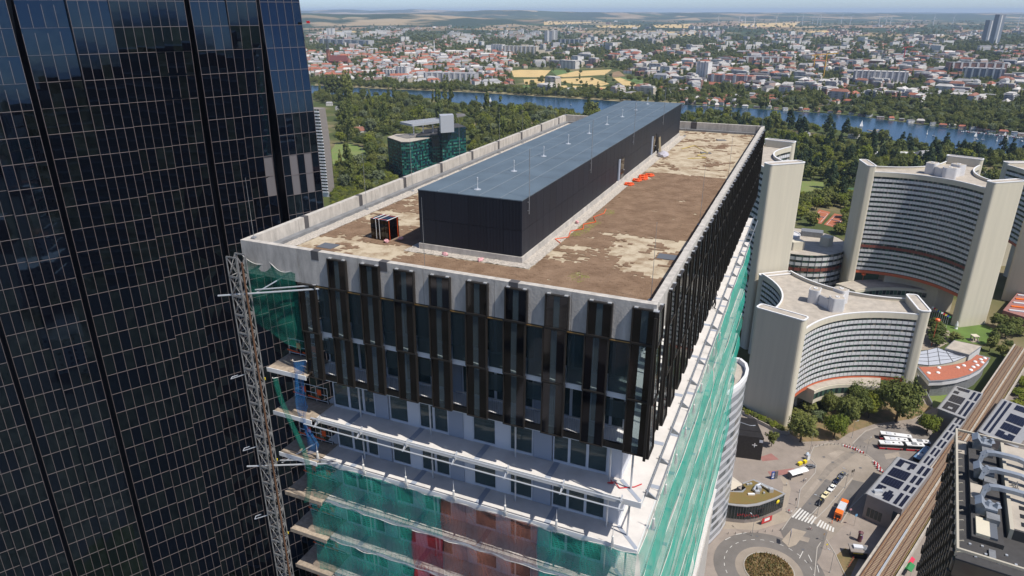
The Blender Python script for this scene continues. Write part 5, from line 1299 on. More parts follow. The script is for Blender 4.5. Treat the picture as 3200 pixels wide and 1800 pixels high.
for x, y, w, d, hgt in ((700, 560, 1.6, 1.2, 1.0), (730, 510, 1.4, 1.4, 1.6), (600, 590, 2.4, .7, .5), (540, 420, .9, .7, .6), (590, 412, .9, .7, .6), (820, 570, .6, .6, .6), (940, 540, 1.4, 1.2, 1.5)):
    q = g9(x, y, 7.75); P("roof_unit", LIGHTSTEEL if w < 2 else WHITE, sh, q.x - w / 2, q.x + w / 2, q.y - d / 2, q.y + d / 2, 7.76, 7.76 + hgt)
MB().path([g9(x, y, 8.6) for x, y in ((640, 510), (690, 430), (760, 400), (930, 500))], .45, 6).build("roof_duct", LIGHTSTEEL, sh)
sq = [g9(x, y, 2.4) for x, y in ((735, 985), (910, 920))]; dd = (sq[1] - sq[0]); nn = Vector((dd.y, -dd.x, 0)).normalized()
if nn.y > 0: nn = -nn
m = (sq[0] + sq[1]) / 2 + nn * 1.5; PF("shop_front", REDPAINT, sh, (m.x, m.y, 1.7), dd, nn * .15, (0, 0, 2.2)); PF("poster", WHITE, sh, (m.x + nn.x * .1, m.y + nn.y * .1, 1.9), dd * .5, nn * .02, (0, 0, 1.2))
RA = mat("red_letters", (0.55, 0.02, 0.03), 0.4)
w0, w1 = Vector(top[2][:2]), Vector(top[3][:2]); wd = (w1 - w0).normalized(); nw = (w0 - c9).normalized()
for k, lw in enumerate((.5, .55, .5, .6, .5, .5, .55, .6, .5, .55)):      # the far-off red letters, too small to read
    q = w0 + wd * (1.2 + .78 * k) + nw * .3
    PF("letter", RA, sh, (q.x, q.y, 3.75), wd.to_3d() * .14, nw.to_3d() * .06, (0, 0, 1.0 - .08 * (k % 3)))
    PF("letter_stroke", RA, sh, (q.x + wd.x * lw * .5, q.y + wd.y * lw * .5, 3.75 + .4 * (k % 3 - 1)), wd.to_3d() * lw * .7, nw.to_3d() * .06, (0, 0, .16))
q = Vector(top[6][:2]) + (Vector(top[6][:2]) - c9).normalized() * .3; MB().lathe([(.9, 0), (.9, .1), (.1, .12)], 14).build("round_logo", YELLOW, sh, True).matrix_basis = Matrix.Translation((q.x, q.y, 5.6)) @ Matrix.Rotation(math.atan2(w1.y - w0.y, w1.x - w0.x) + R(40), 4, 'Z') @ Matrix.Rotation(R(90), 4, 'X')
# parasols in its court
CANV = mat("canvas", (0.50, 0.44, 0.36), 0.9)
for i, (x, y, r, zt_, lab) in enumerate(((240, 370, 3.4, 6.0, "large square canvas parasol in the courtyard of the fan shaped shop"), (350, 500, 1.6, 4.2, "small pale canvas parasol below the large one in the shop courtyard"))):
    q = g9(x, y, zt_ - 1); o = thing("parasol", lab, "parasol", (q.x, q.y, 0), .5, "courtyard parasols")
    MB().add([(-r, -r, zt_ - 1.3), (r, -r, zt_ - 1.3), (r, r, zt_ - 1.3), (-r, r, zt_ - 1.3), (0, 0, zt_)], [(0, 1, 4), (1, 2, 4), (2, 3, 4), (3, 0, 4)]).build("canopy", CANV, o)
    MB().tube((0, 0, .04), (0, 0, zt_ - .05), .06).build("pole", STEEL, o)
# glass tower with green bands in the park (far), white apartment slab (far)
GR = [mat("green_glass_dark", (0.004, 0.022, 0.026), 0.06), mat("green_glass", (0.012, 0.10, 0.085), 0.12), mat("blue_glass", (0.008, 0.03, 0.06), 0.06), mat("green_glass_light", (0.05, 0.20, 0.15), 0.15)]
GRFR = mat("bronze_grid", (0.06, 0.04, 0.03), 0.5)
gb = thing("green_glass_offices", "green glass office block with bronze grid and grey wing shaped roof frame, amid park trees", "office building", (0, 0, 0))
def glass_prism(pts, z1, fl, nb, seed):
    rg = random.Random(seed); MB().prism(pts, 0, z1).build("wall", GR[0], gb); n = len(pts)
    MB().prism([p * 1.0 for p in pts], z1 + .01, z1 + .5).build("flat_roof", UNOROOF if seed < 5 else HOTELD, gb)
    c = sum([Vector(p[:2]) for p in pts], Vector((0, 0))) / n
    for i in range(n):
        a, b = Vector(pts[i][:2]), Vector(pts[(i + 1) % n][:2]); nn = Vector(((b - a).y, -(b - a).x)).normalized()
        if nn.dot(c - a) > 0: nn = -nn
        nc = max(2, int((b - a).length / 2.2))
        if nn.y > 0.3: continue
        for f in range(fl):
            mb = MB(); za, zb = z1 - (f + 1) * 3.5, z1 - f * 3.5
            for k in range(nc):
                p, q = a.lerp(b, k / nc) + nn * .05, a.lerp(b, (k + 1) / nc) + nn * .05
                for (u, v, lo) in ((za, za + 1.7, 1), (za + 1.7, zb, 0)):
                    g = (rg.choice((1, 1, 3, 1, 0)) if lo else rg.choice((0, 0, 2, 0, 1))) if f > 2 or seed < 5 else rg.choice((0, 0, 2))
                    mb.add([(p.x, p.y, u), (q.x, q.y, u), (q.x, q.y, v), (p.x, p.y, v)], [(0, 1, 2, 3)], g)
            mb.build("glazing_band", GR, gb)
        for k in range(0, nc + 1):
            p = a.lerp(b, k / nc) + nn * .12; P("mullion", GRFR, gb, p.x - .07, p.x + .07, p.y - .07, p.y + .07, z1 - fl * 3.5, z1)
low = [G(1210.6, 429.4, 40), G(1252.9, 444.3, 40), G(1279.4, 444.3, 40), G(1356.4, 429.4, 40), G(1330, 418, 40), G(1240, 420, 40)]
tall = [G(1367, 400, 50), G(1380.4, 404, 50), G(1455, 396.3, 50), G(1428, 386, 50)]
glass_prism(low, 40, 12, 0, 1); glass_prism(tall, 50, 14, 0, 6)
glass_prism([G(1300, 432, 40), G(1378, 430, 40), G(1385, 410, 40), G(1330, 412, 40)], 42.5, 12, 0, 7)
WINGM = mat("wing_metal", (0.36, 0.37, 0.40), 0.5)
wa = [G(1251, 382, 56), G(1288, 390, 56), G(1394, 376.5, 56), G(1362, 369.6, 56)]
for a, b in zip(wa, wa[1:] + wa[:1]): MB().obox(a, b, 1.0, 54.2, 56.6).build("roof_frame", WINGM, gb)
mb = MB()
for k in range(12): mb.obox(wa[0].lerp(wa[1], k / 12), wa[3].lerp(wa[2], k / 12), .5, 55, 55.9)
mb.build("roof_louvres", LIGHTSTEEL, gb)
q = G(1397, 372, 56); tq = [G(1373, 386, 56), G(1377, 392, 56), G(1418.6, 389, 56), G(1415, 384, 56)]
MB().prism(tq, 48, 66).build("lift_tower", WINGM, gb)
for k in range(3): MB().prism([p + Vector((0, 0, 0)) for p in (G(1290 + 30 * k, 396, 50), G(1294 + 30 * k, 396, 50), G(1294 + 30 * k, 394, 50), G(1290 + 30 * k, 394, 50))], 40, 55).build("frame_leg", WINGM, gb)
wa_ = thing("apartment_slab", "tall white apartment slab with balcony rows, beside the black skyscraper", "apartment block", (0, 0, 0))
ap = [G(996.8, 341.4, 84), G(1021, 341.4, 84)]; a, b = ap[0] + Vector((-44, 12, 0)), ap[1] + Vector((-6, 0, 0)); dx = (b - a).normalized(); nn = Vector((dx.y, -dx.x, 0))
for f in range(27):
    zb = 84 - (f + 1) * 2.95; off = 1.4 * max(0, 10 - f) / 10
    MB().prism([a - nn * 12, b - nn * 12 - dx * off, b - dx * off, a], zb, zb + 2.9).build("storey", STWALL, wa_)
    MB().prism([a + nn * 1.3, b + nn * 1.3 - dx * off, b - dx * off + nn * .02, a + nn * .02], zb, zb + 1.1).build("balcony", OFFWHITE, wa_)
    for k in range(18): 
        p = b - dx * (off + 1.2 + k * 2.6) + nn * .05; PF("window", UG[(k * 5 + f) % 4], wa_, (p.x, p.y, zb + 2.0), dx * 1.9, nn * .1, (0, 0, 1.5))
MB().prism([a - nn * 12, b - nn * 12, b, a], 0, 84 - 27 * 2.95).build("base", OFFWHITE, wa_)

# ================================================================ vehicles
def carpaint(n, c): return mat(n, c, 0.22, noise=None)
TINT = mat("car_glass", (0.01, 0.012, 0.015), 0.05)
HEADL = mat("head_lamp", (0.7, 0.7, 0.68), 0.15)
def loft(sections, mats, name, parent, mi=None):
    """closed rings of equal length skinned together"""
    n = len(sections[0]); mb = MB()
    for s in sections: mb.v += [tuple(p) for p in s]
    for k in range(len(sections) - 1):
        for i in range(n): mb.f.append((k*n + i, k*n + (i+1) % n, (k+1)*n + (i+1) % n, (k+1)*n + i)); mb.m.append(mi(k, i) if mi else 0)
    mb.f += [tuple(range(n))[::-1], tuple(range((len(sections)-1)*n, len(sections)*n))]; mb.m += [0, 0]
    return mb.build(name, mats, parent)
def wheel_mesh(r, w):
    t = MB(); t.lathe([(r * .6, -w/2), (r, -w/2 + .02), (r, w/2 - .02), (r * .6, w/2)], 14)
    h = MB(); h.lathe([(r * .58, -w/2 + .01), (r * .58, w/2 - .01)], 10)
    rot = Matrix.Rotation(R(90), 4, 'X'); a, b = t.mesh("tyre", RUBBER), h.mesh("rim", LIGHTSTEEL); a.transform(rot); b.transform(rot)
    return a, b
WM = {}
def wheels(o, pos, r, w):
    if (r, w) not in WM: WM[(r, w)] = wheel_mesh(r, w)
    for x, y in pos: t = obj("wheel", WM[(r, w)][0], o, Matrix.Translation((x, y, r))); obj("rim", WM[(r, w)][1], t)
def car(label, loc, rz, paint, taxi=True, estate=False, group="cars at the taxi rank"):
    o = thing("parked_car", label, "car", loc, rz, group)
    def ring(x, w, zb, zt): return [(x, -w, zb), (x, -w, zb + .25), (x, -w * .96, zt - .06), (x, -w * .86, zt), (x, w * .86, zt), (x, w * .96, zt - .06), (x, w, zb + .25), (x, w, zb)]
    loft([ring(x, w, zb, zt) for x, w, zb, zt in ((-2.25, .70, .40, .80), (-2.15, .82, .30, .95), (-1.5, .88, .24, .98), (-.7, .89, .24, .96), (.6, .89, .24, .95), (1.3, .87, .24, .86), (2.0, .82, .26, .74), (2.28, .66, .36, .62))], paint, "body", o)
    xr = -1.95 if estate else -1.65
    loft([[(x, -w, z), (x, w, z), (x + dx, w2, z + h), (x + dx, -w2, z + h)] for x, w, z, dx, w2, h in ((xr, .74, .93, .35, .60, .02), (xr + .45, .78, .94, .0, .62, .44), (-.4, .80, .94, .0, .64, .50), (.35, .80, .93, .0, .62, .46), (1.12, .76, .88, -.2, .60, .02))], TINT, "cabin_glass", o)
    loft([[(x, -w, z), (x, w, z), (x, w * .94, z + .045), (x, -w * .94, z + .045)] for x, w, z in ((xr + .42, .60, 1.375), (-.4, .645, 1.435), (.3, .63, 1.395), (.42, .58, 1.37))], paint, "roof", o)
    for s in (-1, 1):
        P("headlight", HEADL, o, 2.08, 2.24, s * .62 - .14, s * .62 + .14, .60, .70); P("tail_light", REDPAINT, o, -2.24, -2.14, s * .66 - .12, s * .66 + .12, .72, .86)
        P("wing_mirror", paint, o, .72, .88, s * .98 - .09, s * .98 + .09, .92, 1.04)
    if taxi: P("taxi_sign", YELLOW, o, -.28, -.08, -.22, .22, 1.485, 1.60)
    wheels(o, [(-1.4, -.80), (-1.4, .80), (1.4, -.80), (1.4, .80)], .32, .2)
    return o
CP = {k: carpaint(k + "_car_paint", c) for k, c in dict(black=(0.012, 0.013, 0.016), white=(0.70, 0.70, 0.68), cream=(0.68, 0.60, 0.38), grey=(0.12, 0.125, 0.14), navy=(0.02, 0.025, 0.045)).items()}
trk = R(225)
for (x, y), c, lab in zip(((656, 1038), (684, 997), (722, 957), (752, 915), (780, 884)), ("black", "cream", "white", "navy", "grey"),
        ("black taxi at the tail of the rank, nearest the zebra crossing", "cream taxi, second from the zebra crossing", "white taxi, third from the zebra crossing in the rank", "dark blue taxi, fourth from the zebra crossing", "charcoal taxi at the head of the rank by the island end")):
    car(lab, g8(x, y, .09), trk, CP[c])
car("dark grey car parked on the pavement beside the yellow bins", g8(600, 836, .05), R(20), CP["grey"], False, True, None)
# buses
BUSW, BUSR = mat("bus_white", (0.72, 0.71, 0.70), 0.3), mat("bus_red", (0.52, 0.02, 0.03), 0.3)
def bus(label, loc, rz, length, joint=True, blue=False):
    o = thing("city_bus", label, "bus", loc, rz, "buses in the yard")
    red = mat("bus_blue", (0.05, 0.12, 0.25), 0.3) if blue else BUSR; wh = mat("bus_blue_roof", (0.12, 0.22, 0.36), 0.3) if blue else BUSW
    cuts = [(0, length * .56 - .7), (length * .56 + .7, length)] if joint else [(0, length)]
    for i, (a, b) in enumerate(cuts):
        P("body", red, o, a, b, -1.25, 1.25, .32, 1.15); P("window_band", TINT, o, a + .02, b - .02, -1.24, 1.24, 1.151, 2.55)
        P("roof", wh, o, a, b, -1.255, 1.255, 2.551, 2.95)
        P("waist_stripe", wh, o, a + .1, b - .1, -1.262, 1.262, 1.06, 1.14)
        for k in range(int((b - a) / 1.9)): 
            for s in (-1, 1): P("window_post", BLACK, o, a + .9 + 1.9 * k, a + 1.0 + 1.9 * k, s * 1.245 - .01, s * 1.245 + .01, 1.151, 2.55)
        P("roof_unit", FLASH if i else OFFWHITE, o, a + 2.2, a + 4.2, -.8, .8, 2.951, 3.2); P("roof_hatch", BLACK, o, a + 5.2, a + 5.9, -.35, .35, 2.951, 3.0); P("roof_hatch", BLACK, o, b - 1.6, b - .9, -.35, .35, 2.951, 3.0)
    if joint:
        for k in range(7): P("bellows_fold", BLACK, o, length * .56 - .69 + .2 * k, length * .56 - .51 + .2 * k, -1.18 - .04 * (k % 2), 1.18 + .04 * (k % 2), .4, 2.85)
    P("windscreen", TINT, o, -.03, -.002, -1.15, 1.15, 1.1, 2.6)
    for s in (-1, 1): P("headlight", HEADL, o, -.04, -.002, s * .9 - .2, s * .9 + .2, .6, .8)
    wheels(o, [(x, s * 1.13) for x in ([2.7, 8.4, length - 3.2] if joint else [2.7, length - 3.2]) for s in (-1, 1)], .48, .28)
    return o
bd = math.atan2(-.01, 1)
for (x, y), (x2, y2), ln, jn, lab in (((992, 668), (1155, 690), 12, False, "shorter red and white bus, farthest of the three parked together"), ((1015, 700), (1250, 720), 17.6, True, "red and white articulated bus parked in the middle of three"), ((985, 722), (1232, 738), 17.6, True, "red and white articulated bus, nearest of the three parked together")):
    a, b = g8(x, y, .07), g8(x2, y2, .07); bus(lab, a, math.atan2(b.y - a.y, b.x - a.x), ln, jn)
a, b = g8(1195, 815, .07), g8(1300, 720, .07); bus("blue bus half hidden in the shade of the platform canopy", a, math.atan2(b.y - a.y, b.x - a.x), 12, False, True)
# refuse lorry
OR = mat("lorry_orange", (0.80, 0.16, 0.015), 0.35)
a, b = g8(757, 1125, .07), g8(790, 1058, .07)
gl = thing("refuse_lorry", "orange refuse lorry with a white ribbed body by the zebra crossing", "lorry", a, math.atan2(b.y - a.y, b.x - a.x))
P("chassis", BLACK, gl, 0, 8.6, -.9, .9, .55, 1.0); P("hopper", OR, gl, -1.2, 1.3, -1.22, 1.22, .9, 3.3); P("hopper_mouth", BLACK, gl, -1.24, -1.201, -.85, .85, 1.1, 2.4)
P("body", OFFWHITE, gl, 1.31, 6.3, -1.2, 1.2, 1.01, 3.35)
for k in range(8): P("body_rib", LIGHTSTEEL, gl, 1.5 + .6 * k, 1.62 + .6 * k, -1.25, 1.25, 1.1, 3.4)
P("cab", OR, gl, 6.5, 8.7, -1.22, 1.22, .7, 3.0); P("windscreen", TINT, gl, 8.701, 8.73, -1.05, 1.05, 1.6, 2.7); P("cab_roof", OR, gl, 6.6, 8.5, -1.1, 1.1, 3.01, 3.25)
for s in (-1, 1): P("side_window", TINT, gl, 7.2, 8.4, s * 1.23 - .01, s * 1.23 + .01, 1.7, 2.6); P("lifting_arm", OR, gl, -1.9, -1.25, s * .9 - .1, s * .9 + .1, .8, 1.1)
wheels(gl, [(x, s * 1.0) for x in (1.6, 2.9, 7.4) for s in (-1, 1)], .5, .3)
# people in the street
for i, (x, y, rz, key, mats, st_, lab) in enumerate(((722, 1152, 1.2, "orange", [C_ORG, C_ORG, SKIN, HAIR], .2, "person in orange work clothes standing on the zebra crossing"), (752, 1140, 3.0, "orange2", [C_ORG, C_ORG, SKIN, HAIR], .05, "person in orange work clothes right behind the refuse lorry"),
        (335, 1140, 2.0, "navy", [C_GREY, C_NAVY, SKIN, HAIR], .2, "person in dark clothes at the entrance of the fan shaped shop"), (478, 1090, .4, "red", [C_GREY, C_RED, SKIN, HAIR], .2, "person in a red top at the path beside the shop ramp"), (492, 1096, .4, "white", [C_GREY, C_WHITE, SKIN, HAIR], .2, "person in a white top walking beside the shop ramp"),
        (465, 938, 1.0, "white2", [C_NAVY, C_WHITE, SKIN, HAIR], .25, "person in a white top walking along the pale path"), (562, 918, .2, "grey", [C_NAVY, C_GREY, SKIN, HAIR], .2, "person in grey clothes on the pavement, left of a pair near the shelter"), (573, 912, .5, "grey2", [C_GREY, C_WHITE, SKIN, HAIR], .2, "person in a pale top on the pavement, right of a pair near the shelter"),
        (540, 978, 2.0, "white3", [C_WHITE, C_WHITE, SKIN, HAIR], .2, "person all in white on the pavement beside the tan road"), (965, 330 + 640, 1, "bl", [C_BLK, C_BLK, SKIN, HAIR], .2, "person in black beside the near station hall"), (825, 1220, .7, "navy2", [C_NAVY, C_GREY, SKIN, HAIR], .2, "person in grey on the forecourt by the advertising column"))):
    person(lab, g8(x, y, .05), rz, mats, key, st_, group="people in the street")
# cyclist
q = g8(598, 1188, .085); cy_ = thing("bicycle", "bicycle crossing the road just below the zebra crossing", "bicycle", q, R(-25))
for x in (-.52, .52):
    mb = MB()
    for k in range(14): mb.tube((x + .34 * math.cos(k * .4488), 0, .34 + .34 * math.sin(k * .4488)), (x + .34 * math.cos((k+1) * .4488), 0, .34 + .34 * math.sin((k+1) * .4488)), .025, 5)
    mb.build("wheel", RUBBER, cy_)
MB().path([(-.52, 0, .34), (-.15, 0, .85), (.4, 0, .9), (.05, 0, .32), (-.52, 0, .34)], .025, 5).path([(.4, 0, .9), (.52, 0, .34)], .025, 5).path([(.4, -.25, 1.02), (.4, .25, 1.02)], .02, 5).build("frame", REDPAINT, cy_); P("saddle", BLACK, cy_, -.28, -.05, -.07, .07, .9, .96)
person("person in a pale top riding the bicycle below the zebra crossing", q + Vector((-.1, 0, .12)), R(-25) - R(90) + R(180), [C_NAVY, C_WHITE, SKIN, HAIR], "cyc", .25, .3, .05)
# ---- street furniture
def lamp_post(label, base, h, rz):
    o = thing("street_lamp", label, "street lamp", base, rz, "street lamps")
    MB().tube((0, 0, 0), (0, 0, h), .09, 8, .05).build("post", STEEL, o); MB().lathe([(.16, 0), (.16, .5), (.1, .55)], 8).build("base", STEEL, o)
    MB().tube((0, 0, h - .05), (1.6, 0, h + .15), .045, 6).build("arm", STEEL, o); P("lamp_head", LIGHTSTEEL, o, 1.4, 2.2, -.16, .16, h + .08, h + .22)
for x, y, h, rz, lab in ((270, 1222, 8.2, 2.0, "grey street lamp before the fan shaped shop"), (640, 1105, 8.2, 2.6, "grey street lamp at the tail of the taxi rank"), (797, 952, 8.2, 2.4, "grey street lamp at the head of the taxi rank"), (711, 1430, 8.2, 2.2, "grey street lamp by the roundabout exit near the dry verge"), (600, 742, 8, 1, "grey street lamp at the turning loop's outer kerb"), (836, 668, 8, .5, "grey street lamp between loop and bus yard trees"), (915, 768, 8, .8, "grey street lamp at the bus yard barrier"), (175, 800, 6, 2, "grey street lamp before the black chapel")):
    lamp_post(lab, g8(x, y, .04), h, rz)
def signpost(label, base, h, w, hh, m, rz, kind="road_sign"):
    o = thing(kind, label, "sign", base, rz); MB().tube((0, 0, 0), (0, 0, h), .05, 6).build("post", STEEL, o)
    P("sign_panel", m, o, -w / 2, w / 2, -.09, -.055, h - hh, h)
    return o
BLUE = mat("sign_blue", (0.03, 0.08, 0.30), 0.4)
s1 = signpost("large blue direction sign on the traffic island", g8(478, 1275, .17), 6.2, 2.4, 2.0, BLUE, R(70)); P("sign_band", WHITE, s1, -1.2, 1.2, -.10, -.0905, 4.2, 4.75); P("sign_band", WHITE, s1, -1.2, 1.2, -.10, -.0905, 5.75, 6.2)
signpost("grey backed road sign by the zebra crossing's far end", g8(672, 1250, .05), 3.4, .8, .8, BROWNF, R(30)); signpost("small yellow sign on the pavement near the roundabout exit", g8(690, 1300, .05), 2.6, .6, .6, YELLOW, R(10))
signpost("triangular warning sign post near the refuse lorry", g8(823, 1105, .05), 3.0, .8, .7, PINK, R(0)); s2 = signpost("round blue sign on a leaning post before the station hall", g8(848, 1165, .05), 5.2, 1.0, 1.0, mat("sky_blue", (0.15, 0.35, 0.55), .4), R(20))
for x, y, lab in ((832, 890, "traffic signal at the head of the taxi rank, left of two"), (842, 885, "traffic signal at the head of the taxi rank, right of two"), (515, 1050, "traffic signal at the kerb left of the zebra crossing")):
    o = thing("traffic_light", lab, "traffic light", g8(x, y, .05), .6); MB().tube((0, 0, 0), (0, 0, 3.2), .06, 6).build("post", STEEL, o); P("signal_box", BLACK, o, -.17, .17, -.15, .15, 2.3, 3.3)
# bus shelter
a, b = g8(482, 900, .05), g8(575, 872, .05)
shl = thing("bus_shelter", "bus shelter with a white curved roof and open sides", "bus shelter", a, math.atan2(b.y - a.y, b.x - a.x)); L_ = (b - a).length
for k in range(3):
    mb = MB(); x0_, x1_ = L_ * k / 3 + .05, L_ * (k + 1) / 3 - .05
    prof = [(-1.3, 2.5), (-.7, 2.85), (.2, 3.0), (1.0, 2.9), (1.5, 2.7)]
    mb.add([(x0_, y, z) for y, z in prof] + [(x1_, y, z) for y, z in prof] + [(x0_, y, z - .08) for y, z in prof] + [(x1_, y, z - .08) for y, z in prof], [(i, i+1, 6+i, 5+i) for i in range(4)] + [(10+i, 15+i, 16+i, 11+i) for i in range(4)] + [(i, 10+i, 11+i, i+1) for i in range(4)] + [(5+i, 6+i, 16+i, 15+i) for i in range(4)])
    mb.build("roof", WHITE, shl)
for x in (.2, L_ / 3, 2 * L_ / 3, L_ - .2): MB().tube((x, 1.1, 0), (x, 1.1, 2.85), .06).build("post", STEEL, shl)
P("back_panel", CLEAR, shl, .3, L_ - .3, 1.16, 1.2, .3, 2.5); P("seat", STWALL, shl, .8, L_ - .8, .5, .9, .42, .5); P("end_panel", FIN, shl, -.1, -.04, -1.0, 1.2, .1, 2.5)
# advertising pillars, column, kiosk, bins, barriers, shelters
for x, y, m, lab in ((386, 900, BLUE, "tall blue advertising panel on the plaza"), (405, 897, FIN, "dark upright panel beside the blue advertising panel")):
    o = thing("advertising_panel", lab, "panel", g8(x, y, .05), .3); P("panel", m, o, -.65, .65, -.2, .2, .2, 3.4); P("base", STEEL, o, -.7, .7, -.25, .25, 0, .19)
    if m is BLUE: P("poster_stripe", WHITE, o, -.5, .5, -.215, -.201, .8, 1.3); P("poster_stripe", LATGLASS, o, -.4, .4, -.215, -.201, 1.7, 3.0)
o = thing("advertising_column", "round advertising column with dark posters on the forecourt", "column", g8(878, 1250, .05))
MB().lathe([(.75, 0), (.75, .4), (.68, .42), (.68, 3.4), (.85, 3.5), (.85, 3.7), (.4, 4.0), (.1, 4.2)], 18).build("drum", mat("poster_maroon", (0.12, 0.04, 0.05), .6, noise=(1.2, .5)), o); P("poster", WHITE, o, -.4, .2, -.72, -.69, 2.9, 3.35); P("poster", mat("poster_violet", (.2, .1, .3), .6), o, .45, .72, -.5, .1, 1.0, 2.4)
a = g8(815, 1262, 3.3); b = g8(925, 1275, 3.3)
ks = thing("kiosk", "flat roofed kiosk with yellow front on the station forecourt", "kiosk", (a.x, a.y, .05), math.atan2(b.y - a.y, b.x - a.x)); KL = (b - a).length
P("wall", BLACK, ks, .6, KL - .6, -3.2, -.4, 0, 2.9); P("fascia", YELLOW, ks, 1.0, KL - 2, -3.26, -3.201, 1.9, 2.7); P("roof", STWALL, ks, 0, KL, -4.0, 0, 2.91, 3.3); P("roof_unit", OFFWHITE, ks, 1.2, KL - 2.0, -2.6, -1.0, 3.31, 4.0); P("roof_unit", FLASH, ks, KL - 1.8, KL - .7, -3, -1, 3.31, 3.6)
for x, y, rz, m, lab in ((542, 820, .5, YELLOW, "large yellow waste container on the plaza, left of two"), (570, 810, .5, YELLOW, "smaller yellow waste container on the plaza, right of two"), (842, 1308, .3, YELLOW, "yellow waste container beside the kiosk")):
    o = thing("waste_container", lab, "bin", g8(x, y, .05), rz, "yellow bins"); w = .95 if x == 542 else .65
    P("body", BLACK if x == 842 else m, o, -w, w, -.55, .55, .18, 1.1); P("lid", m, o, -w - .03, w + .03, -.58, .58, 1.101, 1.32)
    for s in (-1, 1):
        for t in (-1, 1): MB().tube((s * w * .8, t * .4 - .04, .1), (s * w * .8, t * .4 + .04, .1), .1, 8).build("castor", RUBBER, o)
o = thing("portable_toilet", "white and green portable cabin beside the turning loop", "cabin", g8(585, 790, .05), .3); P("wall", WHITE, o, -.6, .6, -.6, .6, 0, 2.2); P("roof", LATGLASS, o, -.65, .65, -.65, .65, 2.21, 2.45); P("base", LAWN, o, -.7, .7, -.7, .7, -.02, -.001)
o = thing("glass_bank", "pale blue and white igloo container beside the cabin", "bin", g8(584, 768, .05)); MB().lathe([(.6, 0), (.7, .5), (.65, 1.1), (.35, 1.5), (.1, 1.6)], 12).build("dome", mat("pale_blue_plastic", (.5, .6, .68), .4), o)
bars = [(800, 718), (822, 724), (845, 731), (868, 741), (888, 752)], [(968, 812), (976, 824), (984, 836), (992, 848), (1000, 860)]
for ln_, side in zip(bars, ("top of the turning loop", "station side of the turning loop")):
    for i, (x, y) in enumerate(ln_):
        o = thing("road_barrier", "red and white barrier, %s in the row at the %s" % (ordn[i], side), "barrier", g8(x, y, .07), R(-28) if "top" in side else R(-52), "road barriers")
        for k in range(4): P("block", REDPAINT if (k + i) % 2 else WHITE, o, -1.1 + .55 * k, -.56 + .55 * k, -.22, .22, 0, .75)
for i in range(15):
    q = g8(612 + 21 * i - (0.0), 716 - 10 * math.sin(min(1, i / 8) * 1.57) + max(0, i - 8) * 3, .05)
    o = MB().lathe([(.09, 0), (.09, .85), (.05, .95)], 7).build("bollard", FIN); o.location = q; tag(o, "slim dark bollard, %s from left along the turning loop's upper kerb" % ["first","second","third","fourth","fifth","sixth","seventh","eighth","ninth","tenth","eleventh","twelfth","thirteenth","fourteenth","fifteenth"][i], "bollard", "bollards along the turning loop")
for i in range(8):
    q = g8(430 - 42 * i, 1192 + 5 * i - i * i * 0.3, .05); o = MB().lathe([(.09, 0), (.09, .85), (.05, .95)], 7).build("bollard", FIN); o.location = q; tag(o, "slim dark bollard, %s from right before the fan shaped shop" % ordn[i], "bollard", "bollards before the shop")
# bicycle stands with bikes: parked row on the dry verge
for i in range(9):
    q = g8(818 + 7 * i, 1400 - 13 * i, .05); b_ = copy_tree(cy_); b_.location = q; b_.rotation_euler = (0, 0, R(20)); b_["label"] = "parked bicycle, %s in the row beside the dry verge" % ordn[i]; b_["group"] = "bicycles beside the dry verge"
for x, y, m, lab in ((1160, 1355, mat("red_awning", (.5, .02, .06), .7), "red market awning below the viaduct"), (1140, 1375, CANV, "cream market awning below the viaduct"), (1160, 1392, mat("green_awning", (.02, .18, .05), .7), "green market awning below the viaduct")):
    q = g8(x, y, 2.8); o = thing("market_awning", lab, "awning", (q.x, q.y, 0), .8, "market awnings"); MB().add([(-2, -1.4, 2.5), (2, -1.4, 2.5), (2, 1.4, 2.5), (-2, 1.4, 2.5), (-2, 0, 3.1), (2, 0, 3.1)], [(0, 1, 5, 4), (2, 3, 4, 5), (1, 2, 5), (3, 0, 4)]).build("canopy", m, o)
    for sx in (-1.9, 1.9):
        for sy in (-1.3, 1.3): MB().tube((sx, sy, .03), (sx, sy, 2.5), .04).build("post", STEEL, o)
# flags and lamp masts on the office forecourt
ORD_ = "first second third fourth fifth sixth seventh eighth ninth tenth eleventh twelfth thirteenth fourteenth".split()
FLAGC = [mat("flag_" + n, c, .7) for n, c in (("red", (.5, .03, .03)), ("blue", (.04, .08, .35)), ("white", (.7, .7, .7)), ("yellow", (.65, .5, .05)), ("green", (.04, .25, .08)))]
for i in range(24):
    t = i / 23; q = (g6(125 + 300 * t, 205 + 75 * t) if i < 14 else g6(815 + 170 * (i - 14) / 9, 470 + 100 * (i - 14) / 9))
    o = thing("flagpole", ("%s from left among white flagpoles before the tall office tower" % ORD_[i] if i < 14 else "%s from left among white flagpoles beside the green lawn" % ORD_[i - 14]), "flagpole", (q.x, q.y, .06), group="flagpoles before the tower" if i < 14 else "flagpoles by the lawn")
    MB().tube((0, 0, 0), (0, 0, 8), .07, 6, .04).build("pole", WHITE, o); P("flag", FLAGC[(i * 3) % 5], o, .05, 1.2, -.02, .02, 6.6, 7.7)
for x, y, lab in ((112, 250, "tall orange lamp mast before the tall office tower"), (838, 745, "tall orange lamp mast on the forecourt beside the lattice glass roof")):
    q = g6(x, y); o = thing("lamp_mast", lab, "lamp mast", (q.x, q.y, .06)); MB().tube((0, 0, 0), (0, 0, 15), .22, 8, .14).build("mast", UNOORANGE, o); MB().lathe([(.3, 14.8), (1.2, 15.0), (1.3, 15.9), (.8, 16.3)], 10).build("lamp_ring", mat("bright_orange", (.75, .13, .03), .4), o)
